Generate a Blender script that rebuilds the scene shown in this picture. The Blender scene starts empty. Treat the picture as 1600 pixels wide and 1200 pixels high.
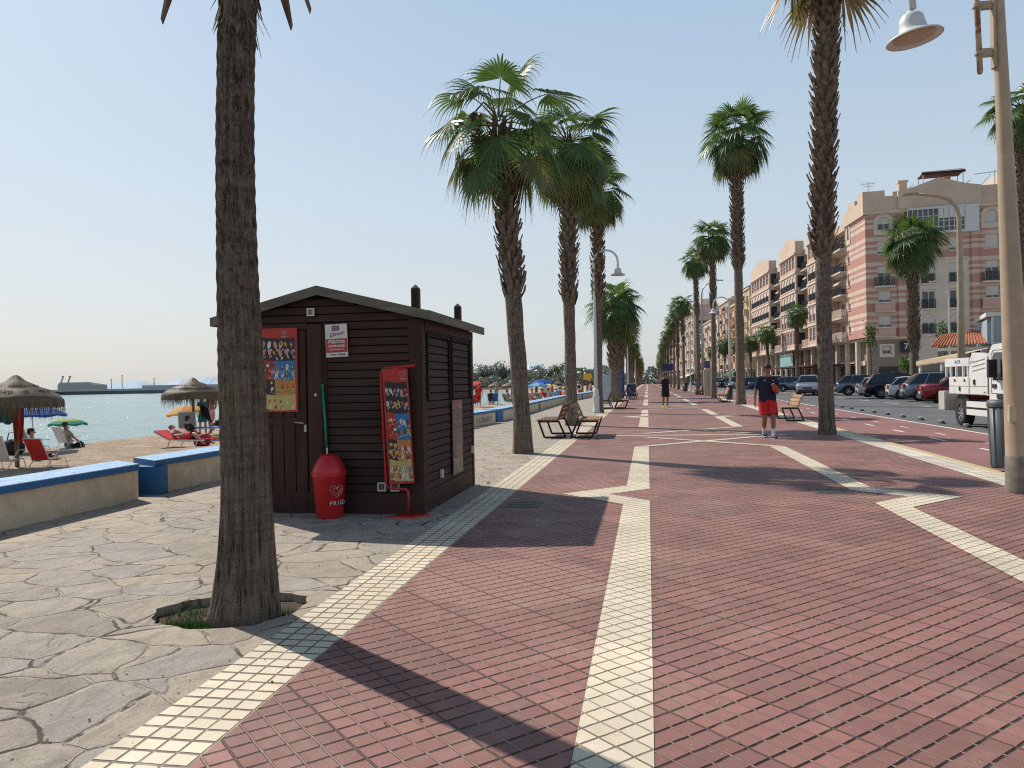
import bpy, bmesh, math, random
from mathutils import Vector, Matrix, Euler
from mathutils.geometry import tessellate_polygon
rnd = random.Random(7)
PI = math.pi
S = bpy.context.scene
COL = S.collection
# ------------------------------------------------------------------ camera geometry (metres, +Y runs along the promenade)
FPX = 1205.0; CAMH = 1.4; ROLL = math.radians(1.0); YAW = math.radians(9.98)
def ground(px, py, z=0.0):
    """point of the horizontal plane z that the photograph shows at this pixel"""
    u = px - 800; v = py - 598.7
    u, v = u*math.cos(ROLL) - v*math.sin(ROLL), v*math.cos(ROLL) + u*math.sin(ROLL)
    d = (CAMH - z)*FPX/v; X = u/FPX*d
    return Vector((X*math.cos(YAW) - d*math.sin(YAW), X*math.sin(YAW) + d*math.cos(YAW), z))
# ------------------------------------------------------------------ object helpers
def tag(o, label=None, cat=None, group=None, kind=None):
    if label: o['label'] = label
    if cat: o['category'] = cat
    if group: o['group'] = group
    if kind: o['kind'] = kind
    return o
def thing(name, label, cat, loc=(0, 0, 0), rz=0.0, group=None):
    o = bpy.data.objects.new(name, None); COL.objects.link(o)
    o.empty_display_size = 0.2
    o.location = loc; o.rotation_euler = (0, 0, rz)
    return tag(o, label, cat, group)
def copy_tree(o, parent=None, skip=()):
    c = o.copy(); COL.objects.link(c)
    if parent is not None: c.parent = parent
    for ch in list(o.children):
        if ch.name.split('.')[0] not in skip: copy_tree(ch, c)
    return c
class MB:
    """collects shapes, then links them as one mesh object"""
    def __init__(s): s.v = []; s.f = []; s.m = []; s.mi = 0; s.sm = []; s.smooth = False; s.T = None; s.attr = None
    def add(s, vs, fs):
        b = len(s.v)
        if s.T is not None: vs = [s.T @ Vector(p) for p in vs]
        s.v += [tuple(p) for p in vs]
        for f in fs: s.f.append([b + i for i in f]); s.m.append(s.mi); s.sm.append(s.smooth)
    def box(s, c, d, rz=0.0, rx=0.0, ry=0.0, taper=1.0):
        R = Euler((rx, ry, rz)).to_matrix(); hx, hy, hz = d[0]/2, d[1]/2, d[2]/2; c = Vector(c)
        vs = []
        for z in (-1, 1):
            t = taper if z > 0 else 1.0
            for x, y in ((-1, -1), (1, -1), (1, 1), (-1, 1)): vs.append(c + R @ Vector((x*hx*t, y*hy*t, z*hz)))
        s.add(vs, [(0, 3, 2, 1), (4, 5, 6, 7), (0, 1, 5, 4), (1, 2, 6, 5), (2, 3, 7, 6), (3, 0, 4, 7)])
        return s
    def b2(s, x0, x1, y0, y1, z0, z1): return s.box(((x0+x1)/2, (y0+y1)/2, (z0+z1)/2), (abs(x1-x0), abs(y1-y0), abs(z1-z0)))
    def bar(s, a, b, w, h=None, up=(0, 0, 1)):
        a = Vector(a); b = Vector(b); h = h or w; t = (b-a).normalized(); up = Vector(up)
        if abs(t.dot(up)) > .98: up = Vector((1, 0, 0))
        x = t.cross(up).normalized()*w/2; y = x.cross(t).normalized()*h/2
        vs = [p + i*x + j*y for p in (a, b) for i, j in ((-1, -1), (1, -1), (1, 1), (-1, 1))]
        s.add(vs, [(0, 3, 2, 1), (4, 5, 6, 7), (0, 1, 5, 4), (1, 2, 6, 5), (2, 3, 7, 6), (3, 0, 4, 7)]); return s
    def tube(s, pts, r, n=8, cap=True):
        pts = [Vector(p) for p in pts]; rs = r if isinstance(r, (list, tuple)) else [r]*len(pts)
        vs = []; prev = None
        for i, p in enumerate(pts):
            t = (pts[min(i+1, len(pts)-1)] - pts[max(i-1, 0)]).normalized()
            if prev is None: prev = t.cross(Vector((0, 0, 1)) if abs(t.z) < .95 else Vector((1, 0, 0))).normalized()
            x = (prev - t*prev.dot(t)).normalized(); prev = x; y = t.cross(x)
            for k in range(n):
                a = 2*PI*k/n; vs.append(p + rs[i]*(math.cos(a)*x + math.sin(a)*y))
        fs = [(i*n+k, i*n+(k+1) % n, (i+1)*n+(k+1) % n, (i+1)*n+k) for i in range(len(pts)-1) for k in range(n)]
        if cap: fs += [tuple(range(n-1, -1, -1)), tuple((len(pts)-1)*n+k for k in range(n))]
        s.add(vs, fs); return s
    def lathe(s, prof, c=(0, 0, 0), n=24, caps=True, sx=1, sy=1):
        c = Vector(c); vs = [c + Vector((r*math.cos(2*PI*k/n)*sx, r*math.sin(2*PI*k/n)*sy, z)) for r, z in prof for k in range(n)]
        fs = [(i*n+k, i*n+(k+1) % n, (i+1)*n+(k+1) % n, (i+1)*n+k) for i in range(len(prof)-1) for k in range(n)]
        if caps:
            fs += [tuple(range(n-1, -1, -1)), tuple((len(prof)-1)*n+k for k in range(n))]
        s.add(vs, fs); return s
    def ball(s, c, r, n=12, m=8):
        if not isinstance(r, (tuple, list)): r = (r, r, r)
        c = Vector(c); vs = []; fs = []
        for i in range(m+1):
            t = PI*i/m
            for k in range(n): vs.append(c + Vector((r[0]*math.sin(t)*math.cos(2*PI*k/n), r[1]*math.sin(t)*math.sin(2*PI*k/n), r[2]*math.cos(t))))
        for i in range(m):
            for k in range(n): fs.append((i*n+k, (i+1)*n+k, (i+1)*n+(k+1) % n, i*n+(k+1) % n))
        s.add(vs, fs); return s
    def poly(s, pts): s.add(pts, [tuple(range(len(pts)))]); return s
    def prism(s, pts, z0, z1):
        """upright prism over a plan polygon"""
        n = len(pts); tri = tessellate_polygon([[Vector((p[0], p[1], 0)) for p in pts]])
        vs = [(p[0], p[1], z0) for p in pts] + [(p[0], p[1], z1) for p in pts]
        area = sum(pts[i][0]*pts[(i+1) % n][1] - pts[(i+1) % n][0]*pts[i][1] for i in range(n))
        fs = []
        for t in tri:
            a, b, c = t; cr = (pts[b][0]-pts[a][0])*(pts[c][1]-pts[a][1]) - (pts[b][1]-pts[a][1])*(pts[c][0]-pts[a][0])
            if cr < 0: a, b, c = a, c, b
            fs.append((a+n, b+n, c+n)); fs.append((a, c, b))
        for i in range(n):
            j = (i+1) % n
            fs.append((i, j, j+n, i+n) if area > 0 else (j, i, i+n, j+n))
        s.add(vs, fs); return s
    def extr(s, prof, y0, y1, axis='y'):
        """profile (x,z) extruded along y, or (y,z) along x"""
        old = s.T; n = len(prof)
        f = (lambda a, b, c: (a, c, b)) if axis == 'y' else (lambda a, b, c: (c, a, b))
        tri = tessellate_polygon([[Vector((p[0], p[1], 0)) for p in prof]])
        vs = [f(p[0], p[1], y0) for p in prof] + [f(p[0], p[1], y1) for p in prof]
        fs = [tuple(t) for t in tri] + [tuple(i+n for i in t)[::-1] for t in tri] + [(i, (i+1) % n, (i+1) % n+n, i+n) for i in range(n)]
        s.add(vs, fs); return s
    def sheet(s, outer, z, holes=()):
        loops = [[Vector((p[0], p[1], 0)) for p in outer]] + [[Vector((p[0], p[1], 0)) for p in h] for h in holes]
        flat = [p for l in loops for p in l]; tri = tessellate_polygon(loops); fs = []
        for a, b, c in tri:
            cr = (flat[b]-flat[a]).cross(flat[c]-flat[a]).z
            fs.append((a, b, c) if cr > 0 else (a, c, b))
        s.add([(p.x, p.y, z) for p in flat], fs); return s
    def mesh(s, name, mats):
        me = bpy.data.meshes.new(name); me.from_pydata(s.v, [], s.f)
        for m in (mats if isinstance(mats, (list, tuple)) else [mats]): me.materials.append(m)
        me.polygons.foreach_set('material_index', s.m); me.polygons.foreach_set('use_smooth', s.sm)
        if s.attr is not None:
            a = me.color_attributes.new('tint', 'FLOAT_COLOR', 'POINT')
            a.data.foreach_set('color', [x for c in s.attr for x in c])
        me.update(); return me
    def build(s, name, mats, parent=None, fix=False, bevel=0.0):
        me = s.mesh(name, mats)
        if fix or bevel:
            bm = bmesh.new(); bm.from_mesh(me)
            if fix: bmesh.ops.recalc_face_normals(bm, faces=bm.faces)
            if bevel: bmesh.ops.bevel(bm, geom=list(bm.edges), offset=bevel, segments=2, affect='EDGES', clamp_overlap=True)
            bm.to_mesh(me); bm.free()
        o = bpy.data.objects.new(name, me); COL.objects.link(o)
        if parent is not None: o.parent = parent
        return o
def link_mesh(name, me, parent=None, loc=(0, 0, 0), rz=0):
    o = bpy.data.objects.new(name, me); COL.objects.link(o); o.location = loc; o.rotation_euler = (0, 0, rz)
    if parent is not None: o.parent = parent
    return o
def text(name, body, size, mat, parent, loc, rot=(PI/2, 0, 0), align='CENTER', shear=0.0, extrude=0.001, sx=1.0, bold=0.0):
    c = bpy.data.curves.new(name, 'FONT'); c.body = body; c.size = size; c.align_x = align; c.align_y = 'CENTER'
    c.shear = shear; c.extrude = extrude; c.offset = bold; c.resolution_u = 3
    c.materials.append(mat)
    t = bpy.data.objects.new(name, c); COL.objects.link(t); bpy.context.view_layer.update()
    me = bpy.data.meshes.new_from_object(t.evaluated_get(bpy.context.evaluated_depsgraph_get())); bpy.data.objects.remove(t)
    o = bpy.data.objects.new(name, me); COL.objects.link(o); o.parent = parent; o.location = loc; o.rotation_euler = rot; o.scale = (sx, 1, 1)
    return o
# ------------------------------------------------------------------ materials
def mat_nodes(name):
    m = bpy.data.materials.new(name); m.use_nodes = True; nt = m.node_tree
    b = nt.nodes['Principled BSDF']; return m, nt, b
def N(nt, typ, **kw):
    n = nt.nodes.new(typ)
    for k, v in kw.items():
        if k.startswith('i_'):
            key = k[2:]; key = int(key) if key.isdigit() else key.replace('_', ' ')
            n.inputs[key].default_value = v
        else: setattr(n, k, v)
    return n
def math_(nt, op, a, b=None, c=None):
    n = nt.nodes.new('ShaderNodeMath'); n.operation = op
    for i, x in enumerate((a, b, c)):
        if x is None: continue
        if isinstance(x, (int, float)): n.inputs[i].default_value = x
        else: nt.links.new(x, n.inputs[i])
    return n.outputs[0]
def mix_(nt, fac, a, b, blend='MIX'):
    n = nt.nodes.new('ShaderNodeMix'); n.data_type = 'RGBA'; n.blend_type = blend
    for i, x in ((0, fac), (6, a), (7, b)):
        if isinstance(x, (int, float)): n.inputs[i].default_value = x
        elif isinstance(x, (tuple, list)): n.inputs[i].default_value = (*x[:3], 1)
        else: nt.links.new(x, n.inputs[i])
    return n.outputs[2]
def ramp_(nt, fac, stops):
    n = nt.nodes.new('ShaderNodeValToRGB'); e = n.color_ramp.elements
    while len(e) < len(stops): e.new(0.5)
    for i, (p, c) in enumerate(stops):
        e[i].position = p; e[i].color = (*c[:3], 1) if isinstance(c, (tuple, list)) else (c, c, c, 1)
    nt.links.new(fac, n.inputs[0]); return n.outputs[0]
def noise_(nt, scale, detail=4, rough=.55, vec=None, dist=0.0):
    n = N(nt, 'ShaderNodeTexNoise'); n.inputs['Scale'].default_value = scale; n.inputs['Detail'].default_value = detail
    n.inputs['Roughness'].default_value = rough; n.inputs['Distortion'].default_value = dist
    if vec is not None: nt.links.new(vec, n.inputs['Vector'])
    return n.outputs['Fac']
def coord_(nt, kind='Object', scale=None):
    t = N(nt, 'ShaderNodeTexCoord').outputs[kind]
    if scale:
        m = N(nt, 'ShaderNodeMapping'); m.inputs['Scale'].default_value = scale; nt.links.new(t, m.inputs[0]); return m.outputs[0]
    return t
def bump_(nt, b, h, strength=.3, dist=.02):
    n = N(nt, 'ShaderNodeBump'); n.inputs['Strength'].default_value = strength; n.inputs['Distance'].default_value = dist
    nt.links.new(h, n.inputs['Height']); nt.links.new(n.outputs[0], b.inputs['Normal'])
def M(name, col, rough=.6, metal=0.0, var=.18, scale=6.0, bump=.15, spec=.4, stretch=None, coat=0.0, dist=.01, dirt=0.0):
    m, nt, b = mat_nodes(name)
    v = coord_(nt, 'Object', stretch)
    f = noise_(nt, scale, 5, .6, v)
    lo = tuple(c*(1-var) for c in col); hi = tuple(min(1, c*(1+var)) for c in col)
    c = ramp_(nt, f, [(.3, lo), (.7, hi)])
    if dirt > 0:
        g = noise_(nt, scale*.35, 6, .7, v); k = ramp_(nt, g, [(.5, 0.0), (.72, 1.0)])
        c = mix_(nt, math_(nt, 'MULTIPLY', k, dirt), c, tuple(x*.45 for x in col))
    nt.links.new(c, b.inputs['Base Color'])
    b.inputs['Roughness'].default_value = rough; b.inputs['Metallic'].default_value = metal
    b.inputs['Specular IOR Level'].default_value = spec; b.inputs['Coat Weight'].default_value = coat
    if bump > 0: bump_(nt, b, noise_(nt, scale*4, 4, .6, v), bump, dist)
    return m
# ------------------------------------------------------------------ world, sun, camera
SUN_AZ = math.radians(-54.5); SUN_EL = math.radians(45)
w = bpy.data.worlds.new('World'); S.world = w; w.use_nodes = True; nt = w.node_tree
sky = N(nt, 'ShaderNodeTexSky'); sky.sky_type = 'NISHITA'; sky.sun_disc = False
sky.sun_elevation = SUN_EL; sky.sun_rotation = SUN_AZ; sky.altitude = 0; sky.air_density = 1.0; sky.dust_density = 2.2; sky.ozone_density = 1.6
bg = nt.nodes['Background']; bg.inputs[1].default_value = 0.112
# summer haze: the sky pales towards the horizon
tc = N(nt, 'ShaderNodeTexCoord'); sp = N(nt, 'ShaderNodeSeparateXYZ'); nt.links.new(tc.outputs['Generated'], sp.inputs[0])
hzc = N(nt, 'ShaderNodeVectorMath'); hzc.operation = 'SCALE'; hzc.inputs['Scale'].default_value = 8.3
nt.links.new(ramp_(nt, sp.outputs[2], [(.0, (.76, .785, .78)), (.09, (.755, .81, .83)), (.22, (.665, .785, .875)), (.45, (.485, .655, .85)), (.65, (.17, .29, .50)), (1.0, (.07, .14, .30))]), hzc.inputs[0])  # unseen upper stops darkened on purpose to lower the ambient light
c = mix_(nt, .78, sky.outputs[0], hzc.outputs[0])
nt.links.new(c, bg.inputs[0])
sd = bpy.data.lights.new('sun', 'SUN'); sd.energy = 4.9; sd.angle = math.radians(.55); sd.color = (1, .945, .86)
so = bpy.data.objects.new('sun', sd); COL.objects.link(so)
dsun = Vector((math.sin(SUN_AZ)*math.cos(SUN_EL), math.cos(SUN_AZ)*math.cos(SUN_EL), math.sin(SUN_EL)))
so.rotation_euler = dsun.to_track_quat('Z', 'Y').to_euler(); so.location = dsun*50
cd = bpy.data.cameras.new('camera'); co = bpy.data.objects.new('camera', cd); COL.objects.link(co); S.camera = co
cd.sensor_width = 36; cd.lens = FPX/1600*36; cd.clip_start = .1; cd.clip_end = 30000
fw = Vector((-math.sin(YAW), math.cos(YAW), 0)); rt = Vector((math.cos(YAW), math.sin(YAW), 0)); up = Vector((0, 0, 1))
Rr = math.cos(ROLL)*rt - math.sin(ROLL)*up; Uu = math.sin(ROLL)*rt + math.cos(ROLL)*up
pt = math.atan(-1.3/FPX); F2 = fw*math.cos(pt) + Uu*math.sin(pt); U2 = Uu*math.cos(pt) - fw*math.sin(pt)
co.matrix_world = Matrix((Rr, U2, -F2)).transposed().to_4x4(); co.location = (0, 0, CAMH)
S.view_settings.view_transform = 'Standard'; S.view_settings.look = 'None'; S.view_settings.exposure = 0; S.view_settings.gamma = 1
S.cycles.max_bounces = 6; S.cycles.diffuse_bounces = 3; S.cycles.glossy_bounces = 3; S.cycles.transparent_max_bounces = 12; S.cycles.use_denoising = False; S.cycles.filter_width = 1.15
S.cycles.sample_clamp_indirect = 6

# ------------------------------------------------------------------ ground materials
def tile_material(name, base, var, angle, size, groove, g1, g2, slab=4, patches=None, rough=.62, gw=.05):
    m, nt, b = mat_nodes(name)
    mp = N(nt, 'ShaderNodeMapping'); nt.links.new(coord_(nt), mp.inputs[0])
    mp.inputs['Rotation'].default_value = (0, 0, angle); mp.inputs['Scale'].default_value = (1/size, 1/size, 1)
    # small wobble so that joints are not ruled lines
    wob = N(nt, 'ShaderNodeTexNoise'); wob.inputs['Scale'].default_value = .9; nt.links.new(mp.outputs[0], wob.inputs['Vector'])
    ad = N(nt, 'ShaderNodeVectorMath'); ad.operation = 'MULTIPLY_ADD'; nt.links.new(wob.outputs['Color'], ad.inputs[0])
    ad.inputs[1].default_value = (.10, .10, 0); nt.links.new(mp.outputs[0], ad.inputs[2])
    sp = N(nt, 'ShaderNodeSeparateXYZ'); nt.links.new(ad.outputs[0], sp.inputs[0])
    def edge(o, wdt):
        f = math_(nt, 'FRACT', o); d = math_(nt, 'MINIMUM', f, math_(nt, 'SUBTRACT', 1.0, f))
        return ramp_(nt, d, [(wdt*.45, 1.0), (wdt, 0.0)])
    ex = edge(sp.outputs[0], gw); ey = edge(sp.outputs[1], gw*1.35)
    sx = math_(nt, 'DIVIDE', sp.outputs[0], slab); sy = math_(nt, 'DIVIDE', sp.outputs[1], slab)
    sex = edge(sx, gw*.3); sey = edge(sy, gw*.3)
    def cell(ax, ay, seed):
        cb = N(nt, 'ShaderNodeCombineXYZ'); nt.links.new(math_(nt, 'FLOOR', ax), cb.inputs[0]); nt.links.new(math_(nt, 'FLOOR', ay), cb.inputs[1]); cb.inputs[2].default_value = seed
        wn = N(nt, 'ShaderNodeTexWhiteNoise'); wn.noise_dimensions = '3D'; nt.links.new(cb.outputs[0], wn.inputs[0]); return wn.outputs[0]
    r_t = cell(sp.outputs[0], sp.outputs[1], 1.0); r_s = cell(sx, sy, 5.0)
    col = ramp_(nt, math_(nt, 'ADD', math_(nt, 'MULTIPLY', r_t, .3), math_(nt, 'MULTIPLY', r_s, .7)), [(.0, tuple(c*(1-var) for c in base)), (.5, base), (1.0, tuple(c*(1+var) for c in base))])
    obj = coord_(nt)
    big = noise_(nt, .55, 5, .6, obj); col = mix_(nt, ramp_(nt, big, [(.42, 0.0), (.75, .55)]), col, tuple(c*.62 for c in base))
    gum = noise_(nt, 6, 4, .62, obj); col = mix_(nt, ramp_(nt, gum, [(.55, 0.0), (.74, .35)]), col, tuple(c*.6 for c in base))
    pale = noise_(nt, .33, 4, .6, obj, .6); col = mix_(nt, ramp_(nt, pale, [(.50, 0.0), (.70, .35)]), col, (min(1, base[0]*1.12+.025), base[1]*1.25+.02, base[2]*1.25+.015))
    if patches:
        pv = N(nt, 'ShaderNodeVectorMath'); pv.operation = 'SUBTRACT'; nt.links.new(obj, pv.inputs[0]); pv.inputs[1].default_value = patches[0]
        pl = N(nt, 'ShaderNodeVectorMath'); pl.operation = 'LENGTH'; nt.links.new(pv.outputs[0], pl.inputs[0])
        near = ramp_(nt, math_(nt, 'ADD', pl.outputs['Value'], math_(nt, 'MULTIPLY', big, .6)), [(patches[1]*.8, 1.0), (patches[1], 0.0)])
        col = mix_(nt, math_(nt, 'MULTIPLY', near, .7), col, patches[2])
    # terrazzo speckle
    sv = N(nt, 'ShaderNodeTexVoronoi'); sv.inputs['Scale'].default_value = 62; nt.links.new(obj, sv.inputs['Vector'])
    spk = ramp_(nt, sv.outputs['Distance'], [(.14, 1.0), (.24, 0.0)])
    sel = ramp_(nt, noise_(nt, 60, 1, .5, obj), [(.58, 0.0), (.66, 1.0)])
    col = mix_(nt, math_(nt, 'MULTIPLY', math_(nt, 'MULTIPLY', spk, sel), .8), col, tuple(min(.9, c*1.5+.16) for c in base))
    dirt = noise_(nt, 25, 2, .5, obj)
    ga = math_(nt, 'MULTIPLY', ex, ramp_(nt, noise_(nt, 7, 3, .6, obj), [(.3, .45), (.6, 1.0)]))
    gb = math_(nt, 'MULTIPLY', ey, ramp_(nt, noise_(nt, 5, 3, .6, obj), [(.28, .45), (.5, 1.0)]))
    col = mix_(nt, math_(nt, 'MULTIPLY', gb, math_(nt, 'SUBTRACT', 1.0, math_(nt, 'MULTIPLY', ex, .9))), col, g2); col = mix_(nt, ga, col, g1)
    gv = N(nt, 'ShaderNodeTexVoronoi'); gv.inputs['Scale'].default_value = 3.1; nt.links.new(obj, gv.inputs['Vector']); gsep = N(nt, 'ShaderNodeSeparateColor'); nt.links.new(gv.outputs['Color'], gsep.inputs[0])
    gum_ = math_(nt, 'MULTIPLY', ramp_(nt, gv.outputs['Distance'], [(.05, 1.0), (.075, 0.0)]), ramp_(nt, gsep.outputs[0], [(.80, 0.0), (.84, 1.0)]))
    col = mix_(nt, math_(nt, 'MULTIPLY', gum_, .7), col, (.07, .05, .045))
    sd2 = noise_(nt, 1.3, 7, .72, obj, .8); col = mix_(nt, ramp_(nt, sd2, [(.52, 0.0), (.74, .42)]), col, (.40, .30, .23))
    col = mix_(nt, math_(nt, 'MAXIMUM', math_(nt, 'MULTIPLY', sex, .75), math_(nt, 'MULTIPLY', sey, .7)), col, tuple(c*.22 for c in base))
    nt.links.new(col, b.inputs['Base Color'])
    rr = ramp_(nt, noise_(nt, 3, 4, .6, obj), [(.3, rough-.1), (.7, rough+.14)]); nt.links.new(rr, b.inputs['Roughness'])
    b.inputs['Specular IOR Level'].default_value = .32
    h = math_(nt, 'SUBTRACT', math_(nt, 'MULTIPLY', math_(nt, 'ADD', r_s, math_(nt, 'MULTIPLY', dirt, .5)), .25), math_(nt, 'MULTIPLY', math_(nt, 'MAXIMUM', ex, ey), groove))
    bump_(nt, b, h, .85, .012)
    return m
RED = tile_material('red_tile', (.272, .127, .103), .28, math.radians(-45), .1, 1.0, (.31, .20, .155), (.016, .007, .006), patches=((-1.0, 5.35, 0), 1.15, (.35, .185, .15)), gw=.064)  # near-black joints hold painted groove shade; pale joints are sand-filled
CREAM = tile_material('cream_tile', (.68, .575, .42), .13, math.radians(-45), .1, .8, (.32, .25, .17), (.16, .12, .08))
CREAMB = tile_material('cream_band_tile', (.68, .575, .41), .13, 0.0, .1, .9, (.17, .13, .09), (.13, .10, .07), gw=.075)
def stone_material():
    m, nt, b = mat_nodes('flagstone'); obj = coord_(nt)
    def wobble(v, sc, amp, det=3):
        w_ = N(nt, 'ShaderNodeTexNoise'); w_.inputs['Scale'].default_value = sc; w_.inputs['Detail'].default_value = det; nt.links.new(obj, w_.inputs['Vector'])
        a_ = N(nt, 'ShaderNodeVectorMath'); a_.operation = 'MULTIPLY_ADD'; nt.links.new(w_.outputs['Color'], a_.inputs[0]); a_.inputs[1].default_value = (amp, amp, 0); nt.links.new(v, a_.inputs[2]); return a_.outputs[0]
    v = wobble(wobble(obj, 1.5, .34, 2), 9, .035, 4)
    mp = N(nt, 'ShaderNodeMapping'); nt.links.new(v, mp.inputs[0]); mp.inputs['Scale'].default_value = (1.0, 1.2, 0); mp.inputs['Rotation'].default_value = (0, 0, .5)
    def vor(feat, sc):
        n_ = N(nt, 'ShaderNodeTexVoronoi', feature=feat); n_.inputs['Scale'].default_value = sc; nt.links.new(mp.outputs[0], n_.inputs['Vector']); return n_
    vd = vor('DISTANCE_TO_EDGE', 2.05); vc = vor('F1', 2.05)
    hv = N(nt, 'ShaderNodeSeparateColor'); nt.links.new(vc.outputs['Color'], hv.inputs[0])
    base = ramp_(nt, hv.outputs[0], [(0, (.31, .26, .205)), (.25, (.41, .345, .262)), (.5, (.345, .31, .268)), (.75, (.44, .36, .265)), (1, (.375, .335, .285))])
    grain = noise_(nt, 7, 10, .74, coord_(nt, 'Object', (1, .55, 1)), .6); base = mix_(nt, ramp_(nt, grain, [(.40, .5), (.52, 0.0)]), base, (.21, .18, .15)); base = mix_(nt, ramp_(nt, grain, [(.54, 0.0), (.68, .5)]), base, (.50, .44, .36))
    hf = noise_(nt, 60, 5, .75, obj); base = mix_(nt, ramp_(nt, hf, [(.38, .4), (.5, 0.0)]), base, (.13, .11, .09)); base = mix_(nt, ramp_(nt, hf, [(.56, 0.0), (.7, .35)]), base, (.56, .50, .42))
    wide = noise_(nt, .6, 5, .6, obj); base = mix_(nt, ramp_(nt, wide, [(.46, 0.0), (.66, .45)]), base, (.43, .345, .25))
    sx = N(nt, 'ShaderNodeSeparateXYZ'); nt.links.new(obj, sx.inputs[0])
    drift = math_(nt, 'ADD', math_(nt, 'MULTIPLY', math_(nt, 'ADD', sx.outputs[0], 4.7), -.45), math_(nt, 'MULTIPLY', math_(nt, 'SUBTRACT', noise_(nt, 1.4, 8, .75, obj), .5), 2.6))
    df = ramp_(nt, drift, [(.25, 0.0), (.8, .8)])
    gapn = math_(nt, 'SUBTRACT', vd.outputs['Distance'], math_(nt, 'MULTIPLY', noise_(nt, 5.0, 6, .8, obj), .022))
    crack = ramp_(nt, gapn, [(.0, 1.0), (.009, 0.0)])
    cdark = ramp_(nt, noise_(nt, 2.6, 6, .75, obj), [(.46, 0.0), (.54, 1.0)])
    ccol = mix_(nt, cdark, (.40, .33, .25), (.085, .062, .045))
    base = mix_(nt, df, base, (.50, .395, .285))
    base = mix_(nt, math_(nt, 'MULTIPLY', crack, math_(nt, 'SUBTRACT', 1.0, math_(nt, 'MULTIPLY', df, .6))), base, ccol)
    vh = N(nt, 'ShaderNodeTexVoronoi', feature='DISTANCE_TO_EDGE'); vh.inputs['Scale'].default_value = 1.3; nt.links.new(wobble(obj, 2.2, .9, 5), vh.inputs['Vector'])
    hair = math_(nt, 'MULTIPLY', ramp_(nt, vh.outputs['Distance'], [(.0, 1.0), (.008, 0.0)]), ramp_(nt, noise_(nt, 1.9, 4, .6, obj), [(.52, 0.0), (.6, .8)])); base = mix_(nt, hair, base, (.08, .06, .045))
    nt.links.new(base, b.inputs['Base Color']); b.inputs['Roughness'].default_value = .82; b.inputs['Specular IOR Level'].default_value = .22
    round_ = ramp_(nt, gapn, [(.0, 0.0), (.014, .8), (.06, 1.0)])
    h = math_(nt, 'ADD', math_(nt, 'ADD', math_(nt, 'MULTIPLY', round_, .45), math_(nt, 'MULTIPLY', grain, .8)), math_(nt, 'MULTIPLY', hf, .12))
    bump_(nt, b, h, 1.0, .028)
    return m
STONE = stone_material()
def sand_material():
    m, nt, b = mat_nodes('beach_sand'); obj = coord_(nt)
    f = noise_(nt, 1.1, 8, .65, obj, .5); g = noise_(nt, .15, 3, .5, obj)
    c = ramp_(nt, f, [(.3, (.36, .265, .18)), (.55, (.50, .385, .275)), (.75, (.57, .455, .335))])
    nt.links.new(c, b.inputs['Base Color']); b.inputs['Roughness'].default_value = .95; b.inputs['Specular IOR Level'].default_value = .1
    bump_(nt, b, noise_(nt, 2.4, 8, .7, obj, .4), 1.0, .22); return m
SAND = sand_material()
def sea_material():
    m, nt, b = mat_nodes('sea_water'); obj = coord_(nt, 'Object', (1.0, .45, 1))
    f = noise_(nt, .012, 4, .6, coord_(nt, 'Object', (.4, 2.0, 1)))
    c = ramp_(nt, f, [(.35, (.16, .28, .285)), (.7, (.25, .37, .36))]); nt.links.new(c, b.inputs['Base Color'])
    b.inputs['Roughness'].default_value = .16; b.inputs['IOR'].default_value = 1.33; b.inputs['Specular IOR Level'].default_value = .5
    h = math_(nt, 'ADD', noise_(nt, 1.2, 5, .6, obj, .5), math_(nt, 'MULTIPLY', noise_(nt, .2, 3, .5, obj), 1.6))
    bump_(nt, b, h, 1.0, .32); return m
SEA = sea_material()
def asphalt_material(name, base, crackc=.5):
    m, nt, b = mat_nodes(name); obj = coord_(nt)
    f = noise_(nt, .35, 5, .6, obj); c = ramp_(nt, f, [(.3, tuple(x*.8 for x in base)), (.7, tuple(x*1.2 for x in base))])
    g = noise_(nt, 120, 2, .5, obj); c = mix_(nt, ramp_(nt, g, [(.5, 0.0), (.7, .35)]), c, tuple(x*1.7 for x in base))
    s = noise_(nt, 1.1, 4, .6, coord_(nt, 'Object', (1.6, .12, 1))); c = mix_(nt, ramp_(nt, s, [(.5, 0.0), (.75, .4)]), c, tuple(x*.6 for x in base))
    nt.links.new(c, b.inputs['Base Color']); b.inputs['Roughness'].default_value = .85; bump_(nt, b, g, .4, .006); return m
ASPHALT = asphalt_material('asphalt', (.105, .105, .105)); BIKE = asphalt_material('bike_lane_coating', (.235, .105, .092))
PAVE = asphalt_material('concrete_pavement', (.34, .31, .27)); LANDM = asphalt_material('dry_ground', (.30, .26, .20))
def worn(name, col, keep=.55):
    m, nt, b = mat_nodes(name); obj = coord_(nt)
    f = noise_(nt, 14, 6, .7, obj); c = mix_(nt, ramp_(nt, f, [(keep, 0.0), (keep+.12, .75)]), col, tuple(x*.35 for x in col))
    nt.links.new(c, b.inputs['Base Color']); b.inputs['Roughness'].default_value = .75; return m
WPAINT = worn('road_paint_white', (.75, .74, .70)); YPAINT = worn('kerb_paint_yellow', (.52, .40, .20))

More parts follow.
